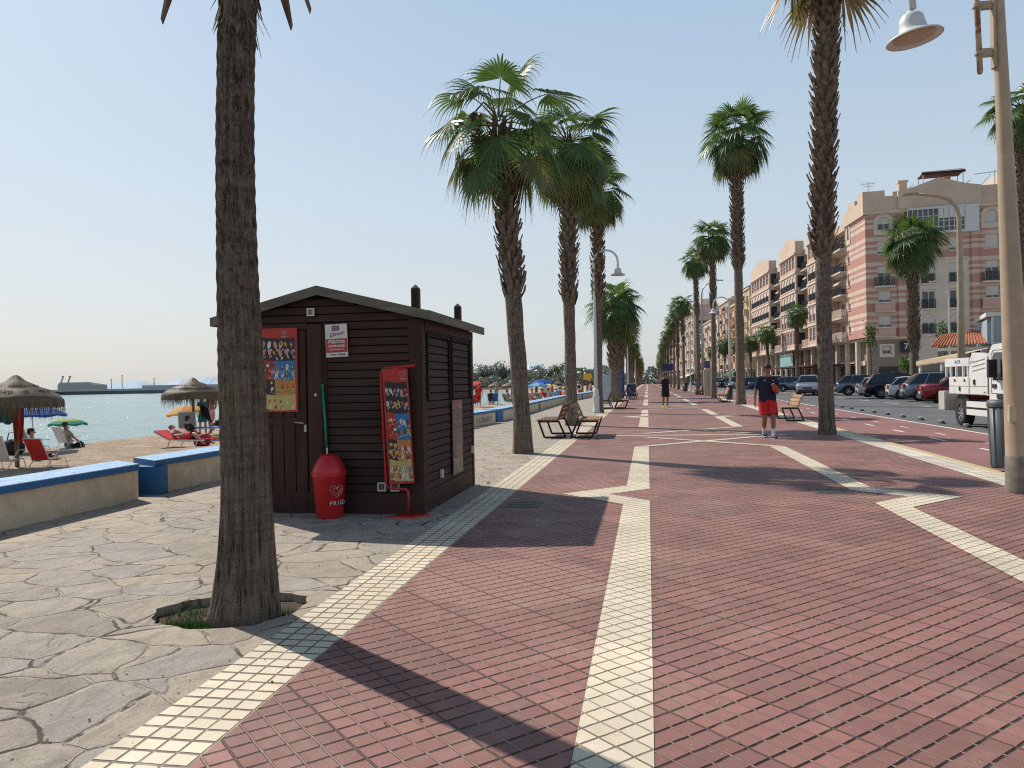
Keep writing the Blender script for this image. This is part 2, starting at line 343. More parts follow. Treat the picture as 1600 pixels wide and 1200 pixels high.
# ------------------------------------------------------------------ ground, one piece after another
def struct(name, mb, mat, **k): return tag(mb.build(name, mat, **k), kind='structure')
def xr(y): return 4.40 + .0165*(min(y, 70) - 10)           # outer edge of the red tiling, drifting seaward-away
YS = [-8, 2, 6, 10, 15, 20, 28, 36, 48, 60, 70, 100, 160, 330]
def strip(x0, x1, z, ys=YS):
    mb = MB()
    for a, b_ in zip(ys, ys[1:]):
        mb.add([(x0(a), a, z), (x1(a), a, z), (x1(b_), b_, z), (x0(b_), b_, z)], [(0, 1, 2, 3)])
    return mb
XL = -1.70
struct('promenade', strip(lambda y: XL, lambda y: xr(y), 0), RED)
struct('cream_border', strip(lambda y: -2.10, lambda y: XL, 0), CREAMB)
struct('cream_edging', strip(lambda y: xr(y), lambda y: xr(y)+.42, 0), tile_material('cream_edging_tile', (.66, .59, .47), .14, math.radians(-1), .2, .9, (.3, .24, .17), (.26, .2, .14), slab=3))
WX = [(-30, -6.4), (8.9, -6.4), (11, -6.35), (24.5, -5.55), (29, -5.35), (40, -5.5), (55, -5.7), (66, -5.2), (330, -5.2)]
def wx(y):
    for (a, p), (b_, q) in zip(WX, WX[1:]):
        if a <= y <= b_: return p + (q-p)*(y-a)/(b_-a)
    return WX[-1][1]
pit = [(-3.02, 4.28), (-3.10, 4.45), (-3.0, 4.66), (-2.83, 4.78), (-2.62, 4.86), (-2.42, 4.90), (-2.27, 4.84), (-2.20, 4.68), (-2.19, 4.5), (-2.24, 4.33), (-2.33, 4.2), (-2.5, 4.12), (-2.66, 4.08), (-2.8, 4.15), (-2.92, 4.17)]
pit = [(a[0]+(b_[0]-a[0])*t, a[1]+(b_[1]-a[1])*t) for a, b_ in zip(pit, pit[1:]+pit[:1]) for t in (0, .33, .66)]
pit = [(x + rnd.uniform(-.016, .016), y + rnd.uniform(-.012, .012)) for x, y in pit]
ysw = [-8, 8.9, 11, 24.5, 29, 40, 55, 66, 330]
outer = [(-2.10, -8), (-2.10, 330)] + [(wx(y) - .3, y) for y in ysw[::-1]]
pv = MB().sheet(outer, 0, [pit]); n = len(pit)
for i in range(n):
    a, b_ = pit[i], pit[(i+1) % n]; pv.add([(a[0], a[1], 0), (b_[0], b_[1], 0), (b_[0], b_[1], -.065), (a[0], a[1], -.065)], [(0, 1, 2, 3)])
struct('stone_paving', pv, STONE)
struct('soil', MB().sheet([(x*1.03+.08, y*1.02-.09) for x, y in pit], -.052), M('pit_soil', (.13, .085, .055), .95, 0, .5, 25, 1.0, dist=.03))
# cream inlay: two stripes with a spike outwards, tied together by a star every 20.9 m
inl = MB(); CX = 1.23
def both(pts):
    inl.sheet(pts, .004); inl.sheet([(2*CX - x, y) for x, y in pts][::-1], .004)
for k in range(-1, 15):
    sp_ = 9.63 + 20.9*k
    both([(-.30, sp_-6.9), (0, sp_-6.9), (0, sp_-.5), (-.5, sp_), (0, sp_+.5), (0, sp_+7.0), (-.30, sp_+7.0), (-.30, sp_+.78), (-1.08, sp_), (-.30, sp_-.78)])
for k in range(-1, 15):
    cy = 20.05 + 20.9*k
    inl.sheet([(-.9, cy-.12), (3.36, cy-.12), (3.36, cy+.12), (-.9, cy+.12)], .006)
    for sgn in (-1, 1):
        y0, y1 = cy + sgn*3.42, cy + sgn*.62
        if sgn > 0: y0, y1 = y1, y0
        inl.sheet([(-.3, y0), (0, y0), (2.76, y1), (2.46, y1)], .008)
        inl.sheet([(-.3, y1), (2.46, y0), (2.76, y0), (0, y1)][::-1], .010)
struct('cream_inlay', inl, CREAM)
# kerb, bike lane, road
struct('kerb', MB().prism([(xr(y)+.42, y) for y in YS] + [(xr(y)+.56, y) for y in YS[::-1]], -.2, .003), YPAINT)
zb = -.06
struct('bike_lane', strip(lambda y: xr(y)+.5, lambda y: xr(y)+3.75, zb), BIKE)
def rd(y): return xr(y) + 3.75
struct('road', strip(rd, lambda y: 19.5, zb), ASPHALT)
mk = MB()
def line(xf, w, y0, y1):
    ys = [y0] + [y for y in YS if y0 < y < y1] + [y1]
    for a, b_ in zip(ys, ys[1:]):
        mk.add([(xf(a)-w/2, a, zb+.004), (xf(a)+w/2, a, zb+.004), (xf(b_)+w/2, b_, zb+.004), (xf(b_)-w/2, b_, zb+.004)], [(0, 1, 2, 3)])
line(lambda y: xr(y)+.72, .09, -6, 150); line(lambda y: xr(y)+3.62, .09, -6, 150)
for i in range(60):
    y = 3.9 + i*2.95; line(lambda y: xr(y)+1.98, .08, y, y+1.0)
for i in range(14): y = 5.8 + i*2.95; line(lambda y: xr(y)+2.62, .06, y, y+.7)
for i in range(30): y = 8 + i*6; line(lambda y: xr(y)+8.2, .10, y, y+2.5)
struct('lane_markings', mk, WPAINT)
bays = MB()
for i in range(24):
    y = 30 + i*4.3; bays.b2(15.2, 19.4, y-.05, y+.05, zb+.001, zb+.005)
struct('parking_markings', bays, WPAINT)
struct('far_pavement', MB().prism([(19.5, -10), (70, -10), (70, 330), (19.5, 330)], -.3, .06), PAVE)
# beach, sea, land
shore = [(-30, -60), (-26, 0), (-23, 28), (-21, 35), (-17.5, 55), (-14.6, 74), (-12.6, 98), (-13, 130), (-16, 165), (-26, 215), (-48, 262), (-90, 300), (-160, 330)]
bs = MB(); zt = -.35
inner = [(wx(y)-.3, y) for y, _ in [(-60, 0)] ] 
NB = 44
def shx(y):
    for (a, p), (b_, q) in zip([(s_[1], s_[0]) for s_ in shore], [(s_[1], s_[0]) for s_ in shore[1:]]):
        if a <= y <= b_: return p + (q-p)*(y-a)/(b_-a)
    return shore[-1][0]
ysb = [-60, -30] + [i*2.0 for i in range(0, 60)] + [120+i*8 for i in range(0, 27)]
rows = []
for y in ysb:
    x0 = wx(max(y, -30)) - .28; x1 = shx(min(y, 330)); row = []
    for i in range(NB+1):
        t = i/NB*1.25; x = x0 + (x1-x0)*t
        z = zt - max(0, t-.72)*(1.1/.28) *(.75 if t < 1 else .9) + .05*math.sin(x*1.9+y*.7)*math.sin(y*1.3+x*.4)*min(1, t*6)
        row.append((x, y, z))
    rows.append(row)
for j in range(len(rows)-1):
    for i in range(NB):
        b0 = len(bs.v); bs.v += [rows[j][i], rows[j][i+1], rows[j+1][i+1], rows[j+1][i]]; bs.f.append([b0+3, b0+2, b0+1, b0]); bs.m.append(0); bs.sm.append(True)
beach = struct('beach', bs, SAND)
bm = bmesh.new(); bm.from_mesh(beach.data); bmesh.ops.remove_doubles(bm, verts=bm.verts, dist=.001); bmesh.ops.recalc_face_normals(bm, faces=bm.faces)
for f in bm.faces: f.smooth = True
bm.to_mesh(beach.data); bm.free()
struct('sea', MB().sheet([(-9000, -3000), (4, -3000), (4, 334), (-150, 340), (-800, 1200), (-3000, 5000), (-9000, 6000)], -1.1), SEA)
struct('ground', MB().sheet([(-5.3, -60), (9000, -60), (9000, 9000), (-6000, 9000), (-800, 1200), (-150, 333), (-5.3, 329.9)], -.5), LANDM)
far_beach = MB().prism([(-160, 333), (-90, 303), (-48, 265), (-26, 218), (-5.6, 200), (-5.6, 420), (-170, 420)], -1.4, -.2)
struct('sand', far_beach, SAND)
# distant land; haze put into its pale colour with a faint glow
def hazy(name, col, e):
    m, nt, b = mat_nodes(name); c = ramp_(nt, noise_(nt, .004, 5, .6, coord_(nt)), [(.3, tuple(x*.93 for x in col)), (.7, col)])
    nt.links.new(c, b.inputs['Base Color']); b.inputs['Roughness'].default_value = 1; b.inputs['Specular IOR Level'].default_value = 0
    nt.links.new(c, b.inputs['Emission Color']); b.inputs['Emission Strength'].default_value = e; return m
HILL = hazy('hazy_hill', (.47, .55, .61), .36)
def ridge(name, cx, y, width, hs, mat, dx=0):
    mb = MB(); n = len(hs)*6; r2 = random.Random(len(hs)+int(cx)); prev = None
    for i in range(n+1):
        t = i/n*(len(hs)-1); k = min(int(t), len(hs)-2); f = t-k; f = f*f*(3-2*f)
        h = hs[k]*(1-f)+hs[k+1]*f + r2.uniform(-1, 1)*max(hs)*.03
        x = cx - width/2 + width*i/n
        cur = [(x, y-h*1.5, -2), (x, y, h), (x, y+h*2+10, -2)]
        if prev: mb.add(prev+cur, [(0, 3, 4, 1), (1, 4, 5, 2)])
        prev = cur
    mb.smooth = True; return struct(name, mb, mat)
def at_px(px, d, z=0):
    az = math.atan((px-800)/FPX) ; X = (px-800)/FPX*d
    return Vector((X*math.cos(YAW) - d*math.sin(YAW), X*math.sin(YAW) + d*math.cos(YAW), z))
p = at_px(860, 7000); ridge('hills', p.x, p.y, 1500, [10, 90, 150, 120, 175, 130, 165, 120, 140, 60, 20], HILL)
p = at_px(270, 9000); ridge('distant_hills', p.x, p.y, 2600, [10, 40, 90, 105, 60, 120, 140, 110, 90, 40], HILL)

# loose grit and bits of dry leaf lying on the paving
r2 = random.Random(77); q = MB()
for i in range(520):
    x = r2.uniform(-6.2, 4.2); y = r2.uniform(2.4, 14)
    if r2.random() < .55: x = r2.choice((-2.12, -6.2, -2.3)) + r2.gauss(0, .18)
    if (x+2.6)**2 + (y-4.4)**2 < .5: continue
    s_ = r2.uniform(.002, .0055); q.mi = 0 if r2.random() < .7 else 1; q.box((x, y, .006+s_*.2), (s_*2, s_*r2.uniform(1, 2.5), s_*.9), r2.uniform(0, 3), r2.uniform(-.3, .3), r2.uniform(-.3, .3))
tag(q.build('grit', [M('pale_grit', (.5, .43, .34), .9), M('dry_leaf_bits', (.12, .08, .05), .9)]), 'loose grit and dry leaf bits scattered over the paving', 'grit', kind='stuff')
# ------------------------------------------------------------------ palms
def leaf_material(name, base, tip, trans):
    m, nt, b = mat_nodes(name); at = N(nt, 'ShaderNodeAttribute', attribute_name='tint'); sc = N(nt, 'ShaderNodeSeparateColor'); nt.links.new(at.outputs['Color'], sc.inputs[0])
    c = mix_(nt, sc.outputs[1], tuple(x*.65 for x in base), tuple(x*1.45 for x in base))
    c = mix_(nt, ramp_(nt, sc.outputs[0], [(.72, 0.0), (1.0, .75)]), c, tip)
    nt.links.new(c, b.inputs['Base Color']); b.inputs['Roughness'].default_value = .42; b.inputs['Specular IOR Level'].default_value = .45
    tr = N(nt, 'ShaderNodeBsdfTranslucent'); c2 = mix_(nt, 1.0, c, trans, 'MULTIPLY'); nt.links.new(mix_(nt, .5, c, trans), tr.inputs[0])
    ms = N(nt, 'ShaderNodeMixShader'); ms.inputs[0].default_value = .32; nt.links.new(b.outputs[0], ms.inputs[1]); nt.links.new(tr.outputs[0], ms.inputs[2])
    nt.links.new(ms.outputs[0], nt.nodes['Material Output'].inputs[0]); return m
LEAF = [leaf_material('palm_leaf_green', (.066, .120, .032), (.20, .17, .07), (.14, .26, .04)),
        leaf_material('palm_leaf_yellowing', (.115, .125, .035), (.27, .19, .09), (.30, .30, .06)),
        leaf_material('palm_leaf_dry', (.20, .135, .075), (.26, .18, .10), (.25, .17, .08)),
        M('palm_stalk', (.13, .12, .05), .6, 0, .3, 5, 0), M('palm_fruit_stalk', (.09, .055, .03), .8, 0, .3, 8, .2)]
def frond(mb, az, el, plen, blen, nseg, kind, rr, droop=.5, cx=0, cy=0, cz=0, seg=6):
    """one fan leaf: stalk, pleated fan, drooping finger tips"""
    h = Vector((math.cos(az), math.sin(az), 0)); side = Vector((-math.sin(az), math.cos(az), 0)); Z = Vector((0, 0, 1))
    p = Vector((cx, cy, cz)) + h*.08; pts = [p.copy()]; e = el; ns = 5
    for i in range(ns):
        p = p + (h*math.cos(e) + Z*math.sin(e))*(plen/ns); e -= droop*.16*max(.2, math.cos(e)); pts.append(p.copy())
    a0 = len(mb.v); mb.mi = 3 if kind < 2 else 2; mb.smooth = True
    mb.tube(pts, [.030, .022, .017, .014, .012, .010], 4, False); g = rr.random(); mb.attr += [(0, g, 0, 1)]*(len(mb.v)-a0)
    e -= rr.uniform(.15, .5) if kind < 2 else 0; d = (h*math.cos(e) + Z*math.sin(e)).normalized(); nrm = (Z*math.cos(e) - h*math.sin(e)).normalized()
    mb.mi = kind; mb.smooth = False; roll = rr.uniform(-.35, .35)
    s2 = side*math.cos(roll) + nrm*math.sin(roll); n2 = nrm*math.cos(roll) - side*math.sin(roll)
    span = math.radians(rr.uniform(205, 250)) if kind < 2 else math.radians(110); w0 = span/nseg*blen*.5
    fold = rr.uniform(.15, .5)
    for k in range(nseg):
        th = (k+.5)/nseg*span - span/2; L = blen*(1-.18*abs(th)/(span/2))*rr.uniform(.9, 1.06)
        dd = (d*math.cos(th) + s2*math.sin(th) - n2*fold*abs(math.sin(th))*.8).normalized(); sd_ = (-d*math.sin(th) + s2*math.cos(th)).normalized()
        nn = dd.cross(sd_).normalized(); pl = .35 if k % 2 else -.35
        wv = (sd_ + nn*pl).normalized(); q = p + dd*.02; a0 = len(mb.v); vs = []; tint = []; g = rr.random()
        hang = rr.uniform(.9, 1.9)*(1.0 if kind < 2 else .5); cur = dd.copy()
        for i in range(seg+1):
            t = i/seg; wd = w0*(t/.42 if t < .42 else max(0, 1-(t-.42)/.45)**1.1 if t < .8 else .09)*.98 + .0015
            if i: q = q + cur*(L/seg)
            fall = max(0, t-.38)*hang
            cur = (dd*(1-fall*.5) - Z*fall*1.35).normalized() if dd.z > -.97 else dd
            vs += [q - wv*wd*.5, q + wv*wd*.5]; tint += [(t, g, 0, 1)]*2
        mb.add(vs, [(2*i, 2*i+1, 2*i+3, 2*i+2) for i in range(seg)]); mb.attr += tint
def crown_mesh(seed, n=34, R=1.9, nseg=26, dead=9, emin=-.75, seg=6, blade=.5, fruit=4, dl=1.0):
    rr = random.Random(seed); mb = MB(); mb.attr = []
    for i in range(n):
        t = (i+.5)/n; az = i*2.39996 + rr.uniform(-.25, .25); el = 1.42 - (1.42-emin)*t**.85 + rr.uniform(-.12, .12)
        kind = 1 if (t > .7 and rr.random() < .6) else 0
        if dl > 1 and t > .72: kind = 2 if rr.random() < .6 else 1
        k = 1 if t > .12 else .75
        frond(mb, az, el, R*(1-blade)*rr.uniform(.8, 1.1)*k, R*blade*rr.uniform(.92, 1.1), nseg, kind, rr, rr.uniform(.7, 1.3), cz=-.05-.45*t*min(1, R/2), seg=seg)
    for i in range(dead):
        az = i*2.4+rr.uniform(-.5, .5); frond(mb, az, rr.uniform(-1.25, -.8) + (.35 if dl > 1 else 0), R*.26*dl, R*.42*dl, max(8, nseg//2), 2, rr, .4, cz=-.5, seg=max(3, seg-2))
    for i in range(fruit):
        az = rr.uniform(0, 6.28); h = Vector((math.cos(az), math.sin(az), 0)); a0 = len(mb.v); mb.mi = 4; mb.smooth = False
        pts = [h*.1, h*(.4*R/1.9) + Vector((0, 0, .15)), h*(.62*R/1.9) + Vector((0, 0, -.1)), h*(.68*R/1.9) + Vector((0, 0, -.55))]
        mb.tube(pts, [.02, .015, .012, .006], 4, False)
        for j in range(34):
            q = pts[3]*rr.uniform(.85, 1) + Vector((rr.uniform(-.09, .09), rr.uniform(-.09, .09), rr.uniform(-.25, .35))); mb.box(q, (.035, .035, .06), rr.random(), rr.random())
        mb.attr += [(.2, .3, 0, 1)]*(len(mb.v)-a0)
    return mb.mesh('crown', LEAF)
def bark_material():
    m, nt, b = mat_nodes('palm_bark'); obj = coord_(nt); sp = N(nt, 'ShaderNodeSeparateXYZ'); nt.links.new(obj, sp.inputs[0])
    low = ramp_(nt, math_(nt, 'ADD', math_(nt, 'DIVIDE', sp.outputs[2], 3.0), math_(nt, 'MULTIPLY', noise_(nt, 3, 3, .5, obj), .12)), [(.25, 1.0), (.75, 0.0)])
    fib = noise_(nt, 30, 6, .72, coord_(nt, 'Object', (1, 1, .055)), .25); hat = noise_(nt, 26, 6, .75, coord_(nt, 'Object', (1, 1, .42)), .5)
    ring = noise_(nt, 10, 5, .65, coord_(nt, 'Object', (.16, .16, 2.2)), .15); fine = noise_(nt, 85, 4, .7, obj)
    fiss = mix_(nt, low, hat, fib)
    c = ramp_(nt, fiss, [(.38, (.05, .037, .028)), (.46, (.20, .158, .122)), (.56, (.29, .235, .185)), (.72, (.37, .31, .25))])
    c = mix_(nt, ramp_(nt, ring, [(.44, .32), (.52, 0.0)]), c, (.09, .07, .054)); c = mix_(nt, ramp_(nt, fine, [(.35, .45), (.55, 0.0)]), c, (.05, .038, .03))
    c = mix_(nt, ramp_(nt, noise_(nt, 1.7, 4, .6, obj), [(.5, 0.0), (.7, .35)]), c, (.22, .155, .10))
    nt.links.new(c, b.inputs['Base Color']); b.inputs['Roughness'].default_value = .95; b.inputs['Specular IOR Level'].default_value = .12
    h = math_(nt, 'ADD', math_(nt, 'MULTIPLY', fiss, 1.6), math_(nt, 'ADD', math_(nt, 'MULTIPLY', ring, .8), math_(nt, 'MULTIPLY', fine, .25)))
    bump_(nt, b, h, 1.0, .035); return m
BARK = bark_material(); BOOT = M('palm_leaf_base', (.165, .125, .092), .95, 0, .5, 9, .6, .1, dist=.02)
def trunk_mesh(seed, H, r0, r1, bend=(0, 0), boots=None, rb=.3, nseg=28, dz=.12, flare=.35, rough=.012, detail=1.0, bn=None):
    """tapered trunk, fibrous lower part, cut leaf bases above the height `boots`"""
    from mathutils import noise as NZ
    rr = random.Random(seed); mb = MB(); mb.smooth = True; nz = max(8, int(H/dz)); vs = []
    ax = lambda t: Vector((bend[0]*(t*t if seed != 1 else t**.55) + .03*math.sin(t*5+seed), bend[1]*t*t + .03*math.sin(t*4+seed*2), 0))
    def rad(z): t = z/H; return r0 + (r1-r0)*min(1, t*1.4) + r0*flare*math.exp(-z/.38)
    for i in range(nz+1):
        t = i/nz; z = t*H; c = ax(t)
        for k in range(nseg):
            a = 2*PI*k/nseg; r = rad(z)
            nn = NZ.noise(Vector((math.cos(a)*4, math.sin(a)*4, z*.55+seed)))*.5 + NZ.noise(Vector((math.cos(a)*13, math.sin(a)*13, z*1.6+seed*3)))
            r += rough*nn*detail*2.0 + (.0022*detail*math.sin(z*60+4*NZ.noise(Vector((math.cos(a), math.sin(a), z*3)))) if z > .9 else 0)
            if seed == 1: r += .0065*abs(NZ.noise(Vector((math.cos(a)*9, math.sin(a)*9, z*.35))))**.6*(1.0 if z < 1.3 else max(.35, 1-(z-1.3)*.5)) + .0035*NZ.noise(Vector((math.cos(a)*24, math.sin(a)*24, z*.8+9)))
            vs.append(c + Vector((r*math.cos(a), r*math.sin(a), z - (.12 if i == 0 else 0))))
    fs = [(i*nseg+k, i*nseg+(k+1) % nseg, (i+1)*nseg+(k+1) % nseg, (i+1)*nseg+k) for i in range(nz) for k in range(nseg)]
    fs.append(tuple(nz*nseg+k for k in range(nseg)))
    mb.add(vs, fs); mb.smooth = False; mb.mi = 1
    if boots is not None:
        cnt = bn or int((H-boots)*44)
        for i in range(cnt):
            t = i/cnt; z = boots + (H-boots)*t; a = i*2.39996 + rr.uniform(-.22, .22); u = Vector((math.cos(a), math.sin(a), 0)); s_ = Vector((-math.sin(a), math.cos(a), 0))
            c = ax(z/H) + Vector((0, 0, z)); ro = rb*rr.uniform(.88, 1.1); L = rr.uniform(.16, .30)*rb/.27; wd = rr.uniform(.055, .10)*rb/.27; tilt = rr.uniform(.30, .62)
            if z < boots + .35: L *= rr.uniform(.9, 1.7); tilt = rr.uniform(-.6, .5)
            b_ = c + u*(rad(z)*.92); b_.z -= .05; e = c + u*ro + Vector((0, 0, L*math.cos(tilt))) + u*L*math.sin(tilt)*.35
            m_ = b_.lerp(e, .55) + u*.028; th = u*.018 - Vector((0, 0, .008))
            v = [b_ - s_*wd, b_ + s_*wd, m_ + s_*wd*.7, m_ - s_*wd*.7, e - s_*wd*.42, e + s_*wd*.42]
            v += [q + th for q in v]
            mb.add(v, [(0, 1, 2, 3), (3, 2, 5, 4), (7, 6, 9, 8), (8, 9, 10, 11), (0, 3, 9, 6), (3, 4, 10, 9), (2, 1, 7, 8), (5, 2, 8, 11), (4, 5, 11, 10)])
    return mb.mesh('trunk', [BARK, BOOT])
def palm(x, y, label, group, tmesh, cmesh, cz, rz=0, sc=1.0, cs=1.0, off=(0, 0), z=0, lean=(0, 0), name='palm_tree'):
    t = thing(name, label, 'palm tree', (x, y, z), rz, group)
    a = link_mesh('trunk', tmesh, t); a.scale = (min(sc, 1), min(sc, 1), sc)
    c = link_mesh('crown', cmesh, t, (off[0], off[1], cz)); c.scale = (cs,)*3
    t.rotation_euler = (lean[1], lean[0], rz)
    return t
GL = 'fan palms on the seaward side of the promenade'; GR = 'fan palms on the road side of the promenade'; GB = 'fan palms along the far pavement'
cA = crown_mesh(11, 24, 2.15, 34, 9, -.95, 8, .50, 3); cB = crown_mesh(12, 40, 2.1, 28, 12, -1.0, 6, .48); cC = crown_mesh(13, 44, 2.1, 26, 8, -.8, 6, .48)
cR = crown_mesh(19, 22, 2.3, 26, 5, -.9, 6, .46, 3, 1.8); cD = crown_mesh(14, 42, 2.1, 18, 10, -.9, 4, .5); cE = crown_mesh(15, 36, 2.1, 16, 6, -.6, 4, .5); cF = crown_mesh(16, 42, 2.4, 24, 12, -1.0, 5, .55, 0)
# the close trunk by the kiosk
t1 = trunk_mesh(1, 4.05, .146, .108, (.11, 0), None, nseg=220, dz=.022, flare=.55, rough=.006, detail=1.0)
pt_ = thing('palm_tree', 'bare fibrous palm trunk in the grassy pit before the brown kiosk', 'palm tree', (-2.53, 4.40, -.06), 0, GL)
link_mesh('trunk', t1, pt_)
hb = MB(); hb.smooth = False                                           # old stalk stubs and the crown above the frame
for a, L, dr in ((PI+.15, .40, .25), (.12, .38, .22), (1.9, .35, .1), (-1.7, .3, .12), (3.9, .3, .2), (.9, .28, .2)):
    u = Vector((math.cos(a), math.sin(a), 0)); s_ = Vector((-math.sin(a), math.cos(a), 0)); b_ = Vector((.08, 0, 4.0)) + u*.08
    pts = [b_, b_+u*L*.45+Vector((0, 0, .05)), b_+u*L*.8+Vector((0, 0, .02)), b_+u*L-Vector((0, 0, dr))]
    for i, w_ in enumerate((.05, .055, .045)):
        w2 = (.05, .055, .045, .006)[i+1]; p0, p1 = pts[i], pts[i+1]; th = Vector((0, 0, .035)) + u*.01
        v = [p0-s_*w_, p0+s_*w_, p1+s_*w2, p1-s_*w2]; v += [q-th for q in v]
        hb.add(v, [(0, 1, 2, 3), (7, 6, 5, 4), (0, 3, 7, 4), (1, 5, 6, 2), (3, 2, 6, 7), (0, 4, 5, 1)])
rr = random.Random(5)
for i in range(70):
    a = rr.uniform(0, 6.28); z = rr.uniform(3.72, 4.1); u = Vector((math.cos(a), math.sin(a), 0)); s_ = Vector((-math.sin(a), math.cos(a), 0))
    b_ = Vector((.08, 0, z)) + u*.102; L = rr.uniform(.1, .3)
    e_ = b_ + u*rr.uniform(.02, .10) + Vector((0, 0, -L*.7)); w_ = rr.uniform(.003, .03)
    hb.add([b_-s_*w_, b_+s_*w_, e_+s_*.004, e_-s_*.004], [(0, 1, 2, 3)])
hb.build('leaf_base', BOOT, pt_)
link_mesh('trunk', trunk_mesh(31, 2.4, .11, .12, (0, 0), .05, .17, 20, .2, bn=90), pt_, (.09, 0, 4.0))
c_ = link_mesh('crown', cA, pt_, (.09, 0, 6.9), .7); c_.scale = (.9,)*3
# grass round its foot
gm = M('pit_grass', (.07, .15, .03), .6, 0, .4, 30, 0); gr = MB()
for i in range(1300):
    if rr.random() < .72: cx, cy, sp_ = rr.choice([(-2.73, 4.24, .075), (-2.80, 4.22, .06), (-2.68, 4.20, .05)])
    else: cx, cy, sp_ = rr.choice([(-2.30, 4.55, .05), (-2.9, 4.5, .09), (-2.75, 4.68, .07)])
    x, y = rr.gauss(cx, sp_*1.2), rr.gauss(cy, sp_*.55)
    if (x+2.5)**2+(y-4.4)**2 < .035: continue
    h = rr.uniform(.03, .09); a = rr.uniform(0, 6.28); l = rr.uniform(.0, .05); w_ = .0028
    gr.add([(x-w_*math.sin(a), y+w_*math.cos(a), -.054), (x+w_*math.sin(a), y-w_*math.cos(a), -.054), (x+l*math.cos(a), y+l*math.sin(a), -.054+h)], [(0, 1, 2)])
tag(gr.build('grass', gm), 'short green grass at the foot of the close palm trunk', 'grass', kind='stuff')
# seaward row (bases measured about every 10.2 m)
palm(-2.50, 15.2, 'palm with ragged brown cut leaf bases just beyond the kiosk', GL, trunk_mesh(2, 6.5, .165, .15, (-.28, 0), 3.15, .24, 36, .06), cA, 6.75, .4, lean=(-.010, 0), off=(-.30, 0), cs=.9)
palm(-2.44, 24.9, 'tall palm right behind the double bench, crown merging with its neighbour', GL, trunk_mesh(3, 8.8, .185, .165, (-.22, 0), 3.9, .29, 32, .08), cB, 9.2, 1.9, cs=1.1, off=(-.22, 0))
palm(-2.15, 34.8, 'palm standing directly beside the white crook lamp', GL, trunk_mesh(4, 9.9, .19, .165, (.0, 0), 5.0, .30, 24, .12), cC, 10.05, .9, cs=.95)
palm(-2.15, 53.0, 'squat fat palm with wide low crown beyond the white crook lamp', GL, trunk_mesh(5, 6.3, .42, .40, (0, 0), 2.2, .52, 20, .15), cF, 6.6, .3, cs=1.15)
ord_ = ['first', 'second', 'third', 'fourth', 'fifth', 'sixth', 'seventh', 'eighth', 'ninth', 'tenth', 'eleventh', 'twelfth', 'thirteenth', 'fourteenth']
tg = [trunk_mesh(20+i, 1.0*H, .20, .16, (b_, 0), H*f, .26, 12, .4, detail=.6, bn=180) for i, (H, b_, f) in enumerate(((8.0, .2, .55), (7.0, -.15, .4), (9.2, .1, .6)))]
tH = (8.0, 7.0, 9.2)
for i in range(13):
    y = 64 + i*10.2; k = i % 3; s_ = rr.uniform(.9, 1.05)*(1-.012*i)
    palm(-2.5+rr.uniform(-.2, .2), y, f'{ord_[i]} palm behind the squat fat palm, in the receding seaward row', GL, tg[k], (cD, cE)[i % 2], tH[k]*s_+.15, rr.random()*6, s_, s_*1.0)
for i in range(11):
    palm(-2.5, 198+i*11.5, 'tiny palm at the far end of the seaward row, near the vanishing point', GL, tg[i % 3], cE, tH[i % 3]*.82+.1, i, .82, .9)
for i in range(8):
    palm(4.6, 243+i*11, 'tiny palm at the far end of the road-side row, near the vanishing point', GR, tg[i % 3], cE, tH[i % 3]*1.15+.1, i, 1.15, .9)
# road-side row
palm(4.37, 20.3, 'tallest palm, thick shaggy trunk standing by the kerb behind the walking man', GR, trunk_mesh(6, 12.6, .172, .20, (-.35, 0), 4.4, .30, 32, .07), cR, 12.75, 2.2, off=(-.35, 0), cs=1.05)
palm(5.03, 44.3, 'tall slender palm with dangling dark fruit near the crown, beyond the wooden kerbside bench', GR, trunk_mesh(7, 14.8, .24, .22, (.1, 0), 7.5, .36, 20, .14), cC, 15.0, 5.6, off=(.1, 0), cs=1.3)
palm(5.05, 61.5, 'palm standing between the concrete pillar and the dark litter bin', GR, tg[0], cD, 12.6, 1.3, 1.55, 1.06, off=(.3, 0))
palm(4.95, 79.0, 'palm with crown beside the arm of the tall road lamp', GR, tg[2], cD, 13.4, 4.2, 1.42, 1.0, off=(.1, 0))
for i, (y, h) in enumerate([(103, 11.5), (121, 12.5), (139, 12.2), (158, 12.0), (178, 11.8), (200, 11.5), (223, 11.0)]):
    palm(4.9 - .002*y, y, f'{ord_[i]} palm in the far run of the road-side row', GR, tg[i % 3], (cE, cD)[i % 2], h, rr.random()*6, h/tH[i % 3]*.98, 1.0, off=(.1, 0))
# far pavement row
palm(18.6, 58.6, 'bushy palm in front of the striped pink corner of the apartment block', GB, trunk_mesh(8, 10.6, .30, .27, (.1, 0), 3.2, .38, 20, .12), cF, 11.2, 3.6, off=(.1, 0), cs=1.25)
palm(18.6, 42.3, 'palm whose drooping crown shows past the tan lamp post', GB, trunk_mesh(9, 14.6, .27, .25, (0, 0), 6, .33, 14, .25), cB, 14.8, .6, cs=1.15)
for i, (y, h, s_, lb) in enumerate([(102, 9.6, 1.0, 'small palm before the bay windows of the pink apartment block'), (126, 8.7, 1.1, 'small palm before the far end of the pink apartment block'),
        (146, 8.4, 1.1, 'small palm in front of the yellow building'), (163, 9.0, 1.1, 'small palm between the yellow building and the green awning'), (184, 9.6, 1.3, 'small palm before the wide beige building'),
        (206, 9.0, 1.2, 'first of two small palms before the sunlit beige facades'), (232, 9.0, 1.2, 'second of two small palms before the sunlit beige facades')]):
    x = 18.6 if y < 150 else 18.6 - (y-150)*.03
    palm(x, y, lb, GB, tg[(i+1) % 3], (cD, cE)[i % 2], h, rr.random()*6, h/tH[(i+1) % 3]*.97, s_)
